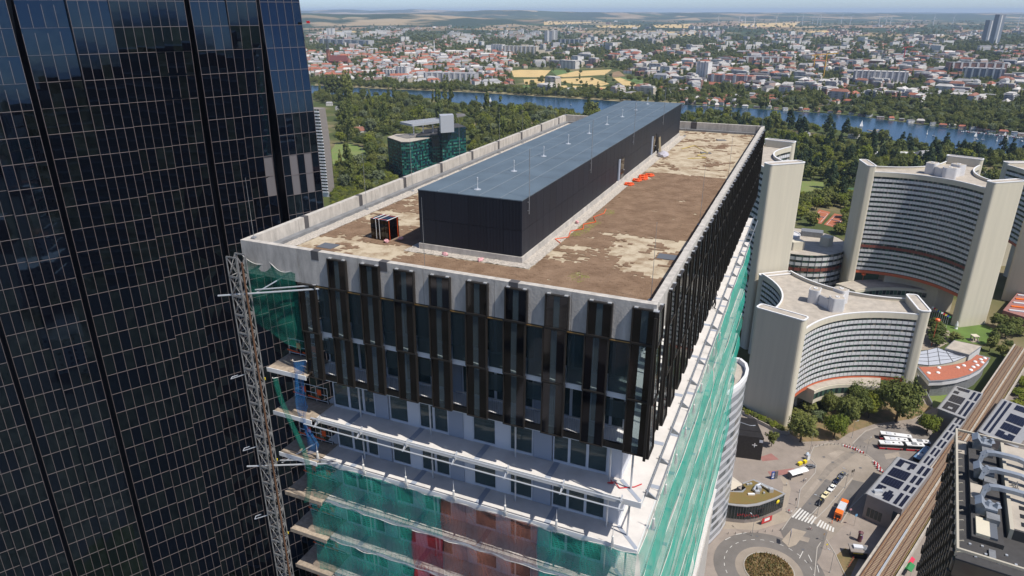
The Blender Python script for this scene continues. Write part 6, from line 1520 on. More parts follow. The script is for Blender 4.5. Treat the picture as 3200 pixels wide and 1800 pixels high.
# lawn monument
q = g6(1265, 690); o = thing("lawn_monument", "small pale stone monument standing on the green lawn", "monument", (q.x, q.y, .06)); P("plinth", PAVELT, o, -2.5, 2.5, -2.5, 2.5, 0, .15); 
for sx in (-1.2, 1.2):
    for sy in (-1.2, 1.2): P("pillar", UNOCREAM, o, sx - .2, sx + .2, sy - .2, sy + .2, .151, 2.8)
P("slab", UNOCREAM, o, -1.7, 1.7, -1.7, 1.7, 2.81, 3.2); MB().lathe([(.6, .151), (.4, 1), (.5, 1.6), (.2, 2)], 8).build("bell", BLACK, o)
q = g6(1085, 570); o = thing("white_sculpture", "tall pale stone sculpture at the edge of the green lawn", "sculpture", (q.x, q.y, .06)); MB().lathe([(1.0, 0), (.7, .8), (.9, 2), (.5, 3.6), (.3, 4.4)], 9).build("figure", WHITE, o)
# white exhibition tent, tent by right edge
for pts, zt_, lab in ((((1290, 165), (1530, 205), (1690, 188), (1690, 240), (1500, 235), (1290, 190)), 6, "long white tent hall with a ribbed side among the park trees"), (((2095, 340), (2415, 385), (2415, 350), (2120, 325)), 6, "white flat tent roof behind the tall office tower")):
    o = thing("tent_hall", lab, "tent", (0, 0, 0)); q = [g7(*p, zt_) for p in pts]
    if len(q) == 6: q = [q[0], q[1] * .5 + q[2] * .5, q[2], q[4]]; q = [g7(1292, 170, zt_), g7(1688, 190, zt_), g7(1688, 214, zt_), g7(1290, 192, zt_)]
    MB().prism(q, 0, zt_).build("wall", WHITE, o)
    for k in range(12): p0, p1 = q[3].lerp(q[2], k / 12), q[3].lerp(q[2], k / 12 + .006); MB().obox(p0, p1, .5, .1, zt_ + .1).build("rib", OFFWHITE, o)
    MB().prism(q, zt_ + .01, zt_ + .4).build("roof", WHITE, o)
q = g6(1690, 330, 9); o = thing("long_low_building", "low building with orange sunshades beside the tall office tower", "building", (0, 0, 0)); pts = [g6(1560, 385, 7), g6(1700, 215, 7), g6(1790, 160, 7), g6(1900, 200, 7), g6(1800, 460, 7)]
MB().prism(pts, 0, 7).build("wall", PAVERED, o)
for k in range(6): a_, b_ = g6(1620 + 22 * k, 385 - 38 * k, 7.1), g6(1790 + 22 * k, 405 - 38 * k, 7.1); MB().obox(a_, b_, 1.6, 7.05, 7.6).build("sunshade", OR if k % 2 else OFFWHITE, o)
# retaining wall with railing below the office tower
qq = [g8(*p) for p in ((190, 515), (300, 580), (420, 640), (470, 650), (560, 590), (640, 530))]
o = thing("garden_wall", "low concrete garden wall with shrubs at the foot of the nearest office tower", "wall", (0, 0, 0))
for a_, b_ in zip(qq[:-1], qq[1:]): MB().obox(a_, b_, .4, 0, 1.6).build("wall_section", VIAD, o)
qq = [g8(*p) for p in ((1205, 330), (1240, 400), (1285, 490))]; o = thing("boundary_wall", "straight boundary wall between station lawn and office grounds", "wall", (0, 0, 0))
for a_, b_ in zip(qq[:-1], qq[1:]): MB().obox(a_, b_, .5, 0, 2.2).build("wall_section", FLASH, o)

# patches, manholes and tyre-worn strips on the carriageway
PATCH = mat("asphalt_patch", (0.235, 0.20, 0.165), .9, noise=(.4, .25)); PATCHL = mat("worn_strip", (0.32, 0.27, 0.22), .9, noise=(.2, .25))
for k, (pts, m) in enumerate((([(640, 900), (700, 820), (840, 735), (870, 745), (730, 850), (665, 920)], PATCH), ([(560, 1000), (640, 900), (655, 910), (585, 1010)], PATCHL), ([(900, 690), (960, 650), (985, 660), (930, 705)], PATCH), ([(1020, 760), (1100, 748), (1110, 775), (1030, 790)], PATCHL), ([(520, 1215), (600, 1235), (590, 1260), (515, 1240)], PATCHL), ([(700, 760), (760, 735), (800, 745), (730, 790)], PATCHL))):
    sheet("road_patch", [g8(*p) for p in pts], .083 + .003 * k, m, road)
for x, y in ((678, 776), (728, 806), (838, 752), (660, 905), (885, 838), (748, 1000), (600, 1040), (300, 1225), (820, 1010), (560, 1300)): q = g8(x, y); P("manhole", FIN, road, q.x - .5, q.x + .5, q.y - .4, q.y + .4, .102, .108)
for a_, b_ in (((560, 1310), (540, 1350)), ((590, 1330), (610, 1370)), ((640, 1390), (650, 1430)), ((120, 1245), (150, 1230)), ((180, 1215), (240, 1205))): MB().obox(g8(*a_), g8(*b_), .2, .104, .108).build("lane_dash", PAINT, road)

# ================================================================ trees
LEAF = {"broad": foliage("broad_leaves", (0.056, 0.088, 0.022), (0.22, 0.225, 0.06)), "pale": foliage("pale_leaves", (0.09, 0.125, 0.06), (0.23, 0.25, 0.13)),
        "dark": foliage("dark_needles", (0.020, 0.042, 0.020), (0.06, 0.085, 0.035)), "bright": foliage("yellow_green_leaves", (0.09, 0.13, 0.016), (0.25, 0.26, 0.035))}  # the bright foliage is a yellow-green leaf colour
BARK = mat("bark", (0.085, 0.06, 0.042), 0.95, noise=(2, .4))
def crown_mesh(kind, seed, n_clump, n_leaf, leaf):
    """unit tree: crown 1 wide, spread through its volume as leaf sprays in clumps"""
    rg = random.Random(seed); mb = MB()
    for k in range(n_clump):
        while True:
            x, y, z = rg.uniform(-1, 1), rg.uniform(-1, 1), rg.uniform(-1, 1); d = x*x + y*y + z*z
            if .12 < d < 1: break
        lump = .78 + .26 * math.sin(3.1 * math.atan2(y, x) + seed) * math.cos(2.3 * z + seed * 2)
        if kind == "poplar": c = (x * .20 * (1.1 - .5 * z), y * .20 * (1.1 - .5 * z), .95 + z * .80); rc = .12
        elif kind == "conifer": t = (z + 1) / 2; rr = .36 * (1 - t) ** .8 + .02; c = (x * rr, y * rr, .22 + t * 1.05); rc = .11
        else: c = (x * .50 * lump, y * .50 * lump, .62 + z * .36 * lump); rc = .15
        rc *= rg.uniform(.75, 1.25)
        for q in range(n_leaf):
            u = Vector((rg.gauss(0, 1), rg.gauss(0, 1), rg.gauss(0, 1))).normalized(); p = Vector(c) + u * rc * rg.uniform(.55, 1)
            nrm = (u + Vector((rg.uniform(-.5, .5), rg.uniform(-.5, .5), rg.uniform(.1, .8)))).normalized()
            a = nrm.orthogonal().normalized(); b = nrm.cross(a); th = rg.random() * 6.28; a, b = a * math.cos(th) + b * math.sin(th), b * math.cos(th) - a * math.sin(th)
            s = leaf * rg.uniform(.6, 1.3)
            mb.add([p - a * s - b * s * .6, p + a * s - b * s * .6, p + b * s], [(0, 1, 2)])
    return mb
def trunk_mesh(kind, seed):
    rg = random.Random(seed); mb = MB(); h = .5 if kind == "round" else .9
    mb.tube((0, 0, 0), (0, 0, h), .035 if kind == "round" else .02, 7, .012)
    if kind == "round":
        for k in range(5): a = k * 1.26 + rg.random(); z = .2 + .06 * k; mb.tube((0, 0, z), (.26 * math.cos(a), .26 * math.sin(a), z + .25), .016, 5, .006)
    return mb
CR, TRK = {}, {}
for kind, lv, nn_ in (("round", "broad", 4), ("round", "pale", 2), ("round", "bright", 2), ("poplar", "broad", 1), ("conifer", "dark", 2)):
    for s in range(nn_):
        CR[(kind, lv, s)] = crown_mesh(kind, 10 * s + len(kind) + len(lv), 46 if kind == "round" else 34, 20, .062 if kind != "conifer" else .05).mesh("crown", LEAF[lv])
for kind in ("round", "poplar", "conifer"): TRK[kind] = trunk_mesh(kind, 3).mesh("trunk", BARK)
BIGC = crown_mesh("round", 77, 120, 34, .034).mesh("crown", LEAF["broad"]); BIGB = crown_mesh("round", 78, 110, 34, .034).mesh("crown", LEAF["bright"]); BIGD = crown_mesh("round", 79, 120, 34, .034).mesh("crown", LEAF["broad"])
SRC = {}
ORD = "first second third fourth fifth sixth seventh eighth ninth tenth eleventh twelfth thirteenth fourteenth fifteenth sixteenth seventeenth eighteenth nineteenth twentieth".split()
def ordinal(k): return ORD[k] if k < 20 else ("twenty thirty forty fifty sixty seventy eighty ninety".split()[(k + 1) // 10 - 2] + ("-" + ORD[(k + 1) % 10 - 1] if (k + 1) % 10 else "")) if k < 99 else "far"
def number_labels(rows):
    """rows of (object, place across the view, what they are): tell look-alikes apart by their order from the left"""
    by = {}
    for o, x, k in rows: by.setdefault(k, []).append((x, o))
    for k, lst in by.items():
        for n_, (x, o) in enumerate(sorted(lst, key=lambda t: t[0])): o["label"] = ("%s from left among %s" % (ordinal(n_), k)) if len(lst) > 1 else "the only one of %s" % k
def tree(label, group, loc, kind, lv, width, height, rg, mesh=None):
    o = thing("poplar_tree" if kind == "poplar" else "conifer_tree" if kind == "conifer" else "leafy_tree", label, "tree", loc, rg.random() * 6.28, group)
    s = rg.randrange({"poplar": 1, "conifer": 2}.get(kind, {"broad": 4}.get(lv, 2)))
    M = Matrix.Diagonal((width, width, height, 1))
    c = obj("crown", mesh or CR[(kind, lv, s)], o, M); obj("trunk", TRK[kind], o, M)
    SRC.setdefault((kind, lv, s), c)
    return o
RG = random.Random(42)
# near trees between bus yard and office tower
for x, y, w, h, lv, ms, lab in ((545, 690, 16, 14, "broad", BIGC, "dark green round tree at the plaza corner by the garden wall"), (735, 665, 13.5, 11.5, "bright", BIGB, "bright yellow green round tree beside the turning loop"), (1085, 575, 23, 21, "broad", BIGD, "largest spreading tree above the parked buses"), (1260, 640, 12, 9.5, "bright", BIGB, "small bright round tree between buses and station canopy"),
        (800, 600, 14, 15, "broad", BIGC, "leafy tree behind the bright round tree"), (860, 560, 13, 15, "broad", BIGD, "leafy tree in the bed below the strip windows"), (930, 555, 12, 13, "bright", BIGB, "light green tree beside the largest spreading tree"), (700, 520, 11, 10, "broad", BIGD, "leafy tree under the curved podium wing"), (955, 500, 15, 14, "broad", BIGC, "dense tree against the open base of the office tower"),
        (840, 500, 13, 14, "broad", BIGC, "dense tree in front of the curved podium wing"), (640, 570, 8, 5, "pale", None, "low sparse tree on bare earth beside the garden wall"), (380, 715, 7, 8, "broad", None, "young tree beside the black chapel"), (590, 520, 10, 6, "broad", None, "shrubby tree at the nearest office tower's foot"), (520, 560, 9, 5, "broad", None, "low shrub tree behind the garden wall"), (780, 620, 9, 8, "broad", BIGD, "smaller tree left of the bright round tree's shade")):
    tree(lab, None, g8(x, y, .05), "round", lv, w * .78, h, RG, ms)
for i in range(7):
    q = g8(215 + 36 * i, 520 + 18 * i, .05); tree("%s low shrub from left along the nearest office tower's garden wall" % ORD[i], "shrubs along the garden wall", q, "round", "bright" if i % 2 else "broad", 4.5, 3, RG)
lawnrows = []
for x, y in ((900, 605), (885, 690), (880, 745), (855, 600), (905, 640), (1062, 700), (1500, 560), (1580, 660), (1420, 800), (1540, 850), (1600, 760), (1720, 640), (1450, 740), (1640, 600)):
    lawnrows.append((tree("", "trees by the lawn", g6(x, y, .05), "round", "broad", RG.uniform(5, 12), RG.uniform(4, 10), RG), x, "shrubs and small trees between lawn and railway"))
number_labels(lawnrows)
for i in range(10):
    tree("%s clipped bush on the slope right of the railway, counted from the far end" % ORD[i], "bushes right of the railway", g8(1760 + 25 * (i % 4), 350 + 36 * (i // 2), .05), "round", "bright", 6, 3.5, RG)
# parkland: sample the ground where the photograph shows trees
def inside(p, poly):
    c = False; n = len(poly)
    for i in range(n):
        (x1, y1), (x2, y2) = poly[i], poly[(i + 1) % n]
        if (y1 > p[1]) != (y2 > p[1]) and p[0] < (x2 - x1) * (p[1] - y1) / (y2 - y1) + x1: c = not c
    return c
WATERPX = far_bank + near_bank
PARK = [([(985, 300), (1105, 306), (1338, 314), (1459, 335), (1600, 347), (1750, 360), (1840, 378), (2050, 374), (2233, 370), (2400, 386), (2560, 408), (2650, 424), (2720, 440), (2800, 452), (2931, 474), (3200, 500), (3260, 700), (2900, 700), (2640, 640), (2500, 560), (2400, 480), (2200, 480), (1700, 480), (1500, 600), (1060, 640), (1000, 480)], 1.0)]
NOTREE = [[(1035, 475), (1050, 452), (1095, 449), (1145, 468), (1148, 500), (1120, 520), (1080, 535), (1040, 530)], [(1200, 425), (1300, 455), (1470, 410), (1475, 600), (1200, 620)], [(990, 330), (1060, 330), (1070, 660), (990, 660)],
          [(2505, 566), (2580, 566), (2580, 600), (2500, 620)], [(2600, 590), (2690, 586), (2690, 622), (2600, 620)], [(2520, 650), (2560, 630), (2660, 640), (2620, 745), (2520, 715)], [(2530, 512), (2695, 520), (2690, 541), (2600, 536)], [(2730, 462), (2905, 472), (2905, 505), (2730, 484)], [(3060, 520), (3300, 540), (3300, 580), (3060, 560)],
          [(1380, 372), (1480, 366), (1480, 384), (1380, 386)], [(1230, 470), (1300, 470), (1300, 486), (1230, 486)], [(1080, 412), (1140, 405), (1150, 420), (1090, 428)]]
pts = []; tries = 0
while len(pts) < 6500 and tries < 90000:
    tries += 1
    x, y = RG.uniform(985, 3230), RG.uniform(298, 640)
    if not inside((x, y), PARK[0][0]) or any(inside((x, y), q) for q in NOTREE): continue
    p = G(x, y, 0)
    d_ = (p - Vector((193, 447, 0))).length
    if d_ < 40 or (p - Vector((255, 405, 0))).length < 46 or (p - Vector((126, 379, 0))).length < 46 or (p - Vector((342, 428, 0))).length < 46 or (p - Vector((143, 296, 0))).length < 55: continue
    dn = 7.5 if y > 400 else 6.5
    if math.sin(p.x * .021 + 1.3) + math.sin(p.y * .017) + .8 * math.sin(p.x * .05 + p.y * .04) < -1.35: continue
    pts.append((p, x, y))
keep = []; cell = {}
for p, x, y in sorted(pts, key=lambda t: t[0].y):
    w = RG.choice((RG.uniform(6, 11), RG.uniform(10, 15), RG.uniform(13, 20))) * (1.0 if p.y > 700 else .85); kx, ky = int(p.x // 18), int(p.y // 18)
    if any((p - q).length < .44 * (w + ww) * .9 for i in (-1, 0, 1) for j in (-1, 0, 1) for q, ww in cell.get((kx + i, ky + j), ())): continue
    cell.setdefault((kx, ky), []).append((p, w)); keep.append((p, x, y, w))
groups = {}
def kind_here(x, y):
    if x > 2300 and y > 395: return ("conifer", "dark") if RG.random() < .34 else ("round", RG.choice(("broad", "broad", "broad", "bright")))
    if 1830 < x < 1850 or (1080 < x < 1105): return ("poplar", "broad")
    return ("round", RG.choice(("broad", "broad", "broad", "broad", "pale", "broad", "bright"))) if RG.random() > .05 else ("poplar", "broad")
ranked = sorted(keep, key=lambda t: -t[3] / t[0].length)
TREEWORD = {("round", "broad"): "mid green leafy tree", ("round", "pale"): "grey green tree", ("round", "bright"): "light green leafy tree", ("poplar", "broad"): "tall narrow poplar", ("conifer", "dark"): "dark pointed conifer"}
treerows = []
for i, (p, x, y, w) in enumerate(ranked):
    kd, lv = kind_here(x, y); h = w * RG.uniform(.95, 1.35) * (1.7 if kd == "poplar" else 1.15 if kd == "conifer" else 1)
    if i < 245:
        where = "in the park left of the site" if x < 1560 else "in the park behind the roof" if x < 2480 else "between the office towers" if x < 2720 else "right of the tall office tower"
        treerows.append((tree("", "park trees: %s %s" % (lv, where), p, kd, lv, w * (1.0 if kd == "round" else 1.15), h, RG), x, "%ss %s" % (TREEWORD[(kd, lv)], where)))
    else: groups.setdefault((kd, lv), []).append((p, w * (1.0 if kd == "round" else 1.15), h))
for poly, cnt_, k_ in (([(690, 520), (800, 520), (900, 590), (830, 640), (760, 720), (690, 700)], 16, "leafy trees left of the clay courts"), ([(830, 480), (960, 490), (1140, 540), (1130, 600), (1060, 640), (960, 620), (860, 600)], 22, "leafy trees behind the clay courts"), ([(1075, 640), (1120, 600), (1110, 760), (1060, 840), (1040, 780)], 8, "leafy trees right of the clay courts"), ([(740, 730), (900, 745), (1000, 775), (1050, 830), (960, 760), (860, 735)], 6, "leafy trees between clay courts and round drum building")):
    m_ = 0
    while m_ < cnt_:
        x, y = RG.uniform(690, 1140), RG.uniform(480, 840)
        if not inside((x, y), poly): continue
        m_ += 1; w = RG.uniform(7, 13); treerows.append((tree("", k_, g7(x, y, 0), "round", RG.choice(("broad", "broad", "bright")), w, w * RG.uniform(.8, 1.2), RG), x, k_))
number_labels(treerows)
# rows of lakeside conifers and poplars seen against the water
lkrows = []
for x, y, kd, h in ((2722, 462, "conifer", 24), (2752, 470, "conifer", 16), (2775, 478, "round", 20), (2808, 480, "round", 24), (2842, 484, "conifer", 19), (2880, 486, "round", 22), (2912, 492, "conifer", 24), (2952, 494, "round", 26), (3000, 500, "conifer", 24), (3018, 502, "conifer", 20), (3060, 508, "conifer", 18), (3095, 512, "round", 20), (3150, 512, "conifer", 28), (3110, 500, "conifer", 14)):
    lkrows.append((tree("", "lakeside trees %s" % kd, G(x, y, 0), kd, "dark" if kd == "conifer" else "broad", h * (.62 if kd == "conifer" else .7), h * (.85 if kd == "conifer" else .8), RG), x, "%s crowned trees against the lake water" % ("pointed" if kd == "conifer" else "round")))
number_labels(lkrows)
tree("tall dark poplar beside the lake behind the roof's far corner", None, G(1838, 378, 0), "poplar", "broad", 15, 26, RG); tree("round lakeside tree beside the tall dark poplar", None, G(1866, 380, 0), "round", "broad", 18, 22, RG); tree("isolated round tree in front of the lake just left of the plant house roof", None, G(1848, 385, 0) + Vector((0, 0, 0)), "round", "broad", 30, 27, RG).location = G(1910 - 62, 366, 0)
number_labels([(tree("", "poplar row on the near shore", G(1020 + 6.4 * i, 297, 0), "poplar", "broad", 22, 25, RG), i, "tall poplars in the dense row on the near shore") for i in range(12)])
# tree masses: instances of the crowns on points, one object per kind
def mass(name, label, key, items):
    src = SRC[key]
    me = bpy.data.meshes.new(name); me.from_pydata([tuple(p) for p, w, h in items], [], [])
    for nm, vals in (("wide", [w for p, w, h in items]), ("tall", [h for p, w, h in items])):
        at = me.attributes.new(nm, 'FLOAT', 'POINT'); at.data.foreach_set("value", vals)
    o = obj(name, me); o["kind"] = "stuff"; o["label"] = label
    ng = bpy.data.node_groups.new(name, 'GeometryNodeTree'); ng.interface.new_socket("Geometry", in_out='INPUT', socket_type='NodeSocketGeometry'); ng.interface.new_socket("Geometry", in_out='OUTPUT', socket_type='NodeSocketGeometry')
    N, L = ng.nodes.new, ng.links.new
    gi, go, ip, oi = N("NodeGroupInput"), N("NodeGroupOutput"), N("GeometryNodeInstanceOnPoints"), N("GeometryNodeObjectInfo")
    oi.inputs["Object"].default_value = src; oi.inputs["As Instance"].default_value = False
    tf = N("GeometryNodeTransform")
    sc = src.matrix_basis.to_scale(); tf.inputs["Scale"].default_value = (1, 1, 1)
    def attr(nm): a = N("GeometryNodeInputNamedAttribute"); a.data_type = 'FLOAT'; a.inputs["Name"].default_value = nm; return a.outputs[0]
    cx_ = N("ShaderNodeCombineXYZ"); w_, h_ = attr("wide"), attr("tall"); L(w_, cx_.inputs[0]); L(w_, cx_.inputs[1]); L(h_, cx_.inputs[2])
    rv = N("FunctionNodeRandomValue"); rv.data_type = 'FLOAT_VECTOR'; rv.inputs[1].default_value = (0, 0, 6.28)
    L(gi.outputs[0], ip.inputs["Points"]); L(oi.outputs["Geometry"], ip.inputs["Instance"]); L(cx_.outputs[0], ip.inputs["Scale"]); L(rv.outputs[0], ip.inputs["Rotation"]); L(ip.outputs[0], go.inputs[0])
    md = o.modifiers.new("scatter", 'NODES'); md.node_group = ng
    return o

# ================================================================ the city beyond the lake
def wall_mat(name, col, win=0.5, pitch=3.1):
    """rendered wall whose far-off windows read as dark openings in rows"""
    m = bpy.data.materials.new(name); m.use_nodes = True; nt = m.node_tree; L = nt.links.new; b = nt.nodes["Principled BSDF"]; b.inputs["Roughness"].default_value = .8
    geo = nt.nodes.new("ShaderNodeNewGeometry"); sx = nt.nodes.new("ShaderNodeSeparateXYZ"); L(geo.outputs["Position"], sx.inputs[0])
    def M(op, a, v=None, s2=None):
        n = nt.nodes.new("ShaderNodeMath"); n.operation = op; L(a, n.inputs[0])
        if v is not None: n.inputs[1].default_value = v
        if s2 is not None: L(s2, n.inputs[1])
        return n.outputs[0]
    zf_ = M('FRACT', M('MULTIPLY', sx.outputs[2], 1 / pitch)); za = M('MULTIPLY', M('GREATER_THAN', zf_, .32), None, M('LESS_THAN', zf_, .82))
    hx_ = M('ADD', M('MULTIPLY', sx.outputs[0], .83), None, M('MULTIPLY', sx.outputs[1], .56)); hf = M('FRACT', M('MULTIPLY', hx_, 1 / 3.4)); ha = M('LESS_THAN', hf, win)
    sn = nt.nodes.new("ShaderNodeSeparateXYZ"); L(geo.outputs["Normal"], sn.inputs[0]); up = M('LESS_THAN', M('ABSOLUTE', sn.outputs[2]), .5)
    f = M('MULTIPLY', M('MULTIPLY', za, None, ha), None, up)
    mx = nt.nodes.new("ShaderNodeMix"); mx.data_type = 'RGBA'; mx.inputs[6].default_value = (*col, 1); mx.inputs[7].default_value = (.05, .06, .07, 1); L(M('MULTIPLY', f, .7), mx.inputs[0]); L(mx.outputs[2], b.inputs["Base Color"])
    return m
WALLS = [wall_mat("wall_white", (.62, .585, .54)), wall_mat("wall_cream", (.56, .48, .37)), wall_mat("wall_grey", (.42, .41, .41)), wall_mat("wall_pink", (.47, .34, .29)), wall_mat("wall_bright", (.70, .675, .64), .35), wall_mat("wall_brick", (.28, .15, .11)), wall_mat("wall_slate", (.22, .24, .28), .7)]
ROOFS = [mat("roof_red_tile", (.33, .115, .07), .9, noise=(.1, .3)), mat("roof_brown_tile", (.25, .11, .075), .9, noise=(.1, .3)), mat("roof_grey", (.30, .295, .30), .8, noise=(.05, .3)), mat("roof_pale", (.52, .49, .46), .8, noise=(.05, .25)), mat("roof_dark", (.12, .115, .12), .8, noise=(.05, .3))]
RGC = random.Random(99)
def house_geo(w, d, h, pitched, rh):
    m1 = MB().box(-w/2, w/2, -d/2, d/2, 0, h)
    if pitched: m2 = MB().add([(-w/2 - .3, -d/2 - .3, h), (w/2 + .3, -d/2 - .3, h), (w/2 + .3, d/2 + .3, h), (-w/2 - .3, d/2 + .3, h), (-w/2 + d * .15, 0, h + rh), (w/2 - d * .15, 0, h + rh)], [(0, 1, 5, 4), (2, 3, 4, 5), (1, 2, 5), (3, 0, 4), (0, 3, 2, 1)])
    else: m2 = MB().box(-w/2 - .1, w/2 + .1, -d/2 - .1, d/2 + .1, h + .01, h + .45)
    return m1, m2
_hm = {}
def house(label, group, loc, rz, w, d, h, wm, rm, pitched, cat="house", name="house", extra=False):
    o = thing(name, label, cat, loc, rz, group)
    P("wall", WALLS[wm], o, -w/2, w/2, -d/2, d/2, 0, h)
    if pitched:
        if rm not in _hm: _hm[rm] = MB().add([(-.5, -.5, 0), (.5, -.5, 0), (.5, .5, 0), (-.5, .5, 0), (-.36, 0, 1), (.36, 0, 1)], [(0, 1, 5, 4), (2, 3, 4, 5), (1, 2, 5), (3, 0, 4), (0, 3, 2, 1)]).mesh("roof", ROOFS[rm])
        r = obj("roof", _hm[rm], o, Matrix.Translation((0, 0, h)) @ Matrix.Diagonal((w + .8, d + .8, d * .34, 1)))
        if RGC.random() < .6: obj("chimney", cube_mesh(WALLS[0]), o, Matrix.Translation((w * .2, d * .12, h + d * .28)) @ Matrix.Diagonal((.9, .9, d * .3, 1)))
    else:
        P("roof", ROOFS[rm], o, -w/2 - .15, w/2 + .15, -d/2 - .15, d/2 + .15, h + .01, h + .5)
        if extra:
            P("penthouse", WALLS[0], o, -w/2 + 2, w/2 - 2, -d/2 + 1.5, d/2 - 1, h + .51, h + 3.3); P("penthouse_roof", ROOFS[3], o, -w/2 + 1.8, w/2 - 1.8, -d/2 + 1.3, d/2 - .8, h + 3.31, h + 3.6)
            for k in range(int(h / 3.1)): P("balcony", WHITE, o, -w * .42, w * .42, -d/2 - 1.2, -d/2 - .01, 3.1 * k + 2.6, 3.1 * k + 3.6)
    return o
def lake_px(x):
    for (xa, ya), (xb, yb) in zip(far_bank[:-1], far_bank[1:]):
        if xa <= x <= xb: return ya + (yb - ya) * (x - xa) / (xb - xa)
    return 480
WHEATPX = [[(1590, 214), (1915, 214), (2015, 245), (2015, 286), (1600, 286)]]
cand = []
def add(x, y, z): cand.append((x, y, z))
# sample building sites in the photograph's view of the plain; type follows the district
def near_lake(x, y): return y > lake_px(x) - 9
sites = []
occ = {}
def free(p, r, ln=None):
    kx, ky = int(p.x // 80), int(p.y // 80)
    for i in (-1, 0, 1):
        for j in (-1, 0, 1):
            for q, rr in occ.get((kx + i, ky + j), ()):
                if (q - p).length < (r + rr): return False
    occ.setdefault((kx, ky), []).append((p.copy(), r)); return True
for t in range(30000):
    x = RGC.uniform(940, 3260); y = RGC.uniform(84, 330) if RGC.random() < .75 else RGC.uniform(62, 130)
    if y > lake_px(x) - (9 if x > 2050 else 14): 
        if not (x > 2050 and y < lake_px(x) - 3): continue
    if inside((x, y), WHEATPX[0]) and not (1700 < x < 1800 and y > 276): continue
    if y < 100 and RGC.random() < (.75 if y > 80 else .9): continue
    wav = math.sin(x * .013 + y * .11) + math.sin(x * .031 - y * .06 + 2) + .7 * math.sin(x * .07 + y * .2)
    dense = 1.3 if (x < 1560 and y > 165) else .6 if (2150 < x and 190 < y < 285) else -.05
    if 130 < y < 190 and 2350 < x < 3000: dense = .9
    if wav + dense < RGC.uniform(-.6, 1.0): continue
    p = G(x, y, 0); dist = p.length
    villa = x > 2050 and y > lake_px(x) - 46 + (x - 2100) * .012
    if villa and RGC.random() < .1: continue
    old = x < 1600 and y > 160
    if villa: w, d, h, wm, rm, pit = RGC.uniform(10, 16), RGC.uniform(8, 11), RGC.uniform(5, 8), RGC.choice((0, 0, 4, 1)), RGC.choice((0, 0, 1, 2, 4, 3)), RGC.random() < .6
    elif old: w, d, h, wm, rm, pit = RGC.uniform(16, 46), RGC.uniform(11, 15), RGC.uniform(9, 18), RGC.choice((0, 1, 1, 4, 3, 2)), RGC.choice((0, 0, 1, 2, 2, 3)), RGC.random() < .8
    elif x > 1900 and 170 < y: w, d, h, wm, rm, pit = RGC.uniform(16, 48), RGC.uniform(11, 15), RGC.uniform(8, 21), RGC.choice((0, 4, 1, 2, 1, 6, 3, 5)), RGC.choice((3, 0, 2, 4, 2, 1)), RGC.random() < .35
    else:
        big = RGC.random() < .28
        w, d, h, wm, rm, pit = (RGC.uniform(26, 70), RGC.uniform(12, 22), RGC.uniform(8, 26), RGC.choice((0, 4, 4, 2, 1, 3)), RGC.choice((3, 2, 4, 3)), False) if big else (RGC.uniform(10, 24), RGC.uniform(9, 14), RGC.uniform(5, 10), RGC.choice((0, 1, 4)), RGC.choice((0, 1, 1, 2)), RGC.random() < .7)
    r = math.sqrt(w * d) * (.56 if old else .62)
    if not free(p, r): continue
    rz = RGC.choice((0, 1.571)) + .35 * math.sin(p.x * .0011 + p.y * .0007) + (0 if x < 1700 else .5) + RGC.uniform(-.06, .06)
    sites.append((w * h / dist ** 2, p, rz, w, d, h, wm, rm, pit, x, y, villa, old))
    if len(sites) > 3600: break
sites.sort(key=lambda s: -s[0])
COLN = ["white", "cream", "grey", "pinkish", "bright white", "brick brown", "slate grey"]; RFN = ["red tiled", "brown tiled", "grey", "pale", "dark"]
far = MB(); keyed = []
for i, (sz, p, rz, w, d, h, wm, rm, pit, x, y, villa, old) in enumerate(sites):
    if i < 280:
        what = "villa" if villa else "town house block" if old else "apartment block" if h > 11 else "building"
        where = "on the far shore" if villa else "in the old town" if x < 1600 else "in the new quarter" if x > 1950 else "behind the wheat"
        band = "near the lake" if y > lake_px(x) - 45 else "inland"
        keyed.append((i, house("", "%s %ss %s" % (RFN[rm], what, where), p, rz, w, d, h, wm, rm, pit, what.split()[-1] if what != "apartment block" else "apartment block", "villa" if villa else "town_house" if old else "apartment_block" if h > 11 else "low_building", h > 11 and not old), x, "%s %s roofed %ss %s" % (COLN[wm], RFN[rm], what, where)))
    else:
        m1, m2 = house_geo(w, d, h, pit, d * .34); c_, s_ = math.cos(rz), math.sin(rz)
        for m_, mi in ((m1, wm), (m2, 7 + rm)): far.add([(p.x + a * c_ - b * s_, p.y + a * s_ + b * c_, z_) for a, b, z_ in m_.v], m_.f, mi)
for t in range(420):       # blocks added behind the viewer for the glass faces to mirror
    p = Vector((RGC.uniform(-700, 1300), RGC.uniform(-1400, 60), 0))
    if p.length < 140 or (p.y > -60 and p.x < 160): continue
    w, d, h = RGC.uniform(15, 50), RGC.uniform(12, 18), RGC.uniform(8, 34); rz = RGC.uniform(0, 3); c_, s_ = math.cos(rz), math.sin(rz); m1, m2 = house_geo(w, d, h, False, 3)
    for m_, mi in ((m1, RGC.randrange(7)), (m2, 7 + RGC.randrange(5))): far.add([(p.x + a * c_ - b * s_, p.y + a * s_ + b * c_, z_) for a, b, z_ in m_.v], m_.f, mi)
number_labels([(o_, x_, k_) for _, o_, x_, k_ in keyed])
o = far.build("far_houses", WALLS + ROOFS); tag(o, "the far city's many small houses and blocks seen as one mass", None, kind="stuff")
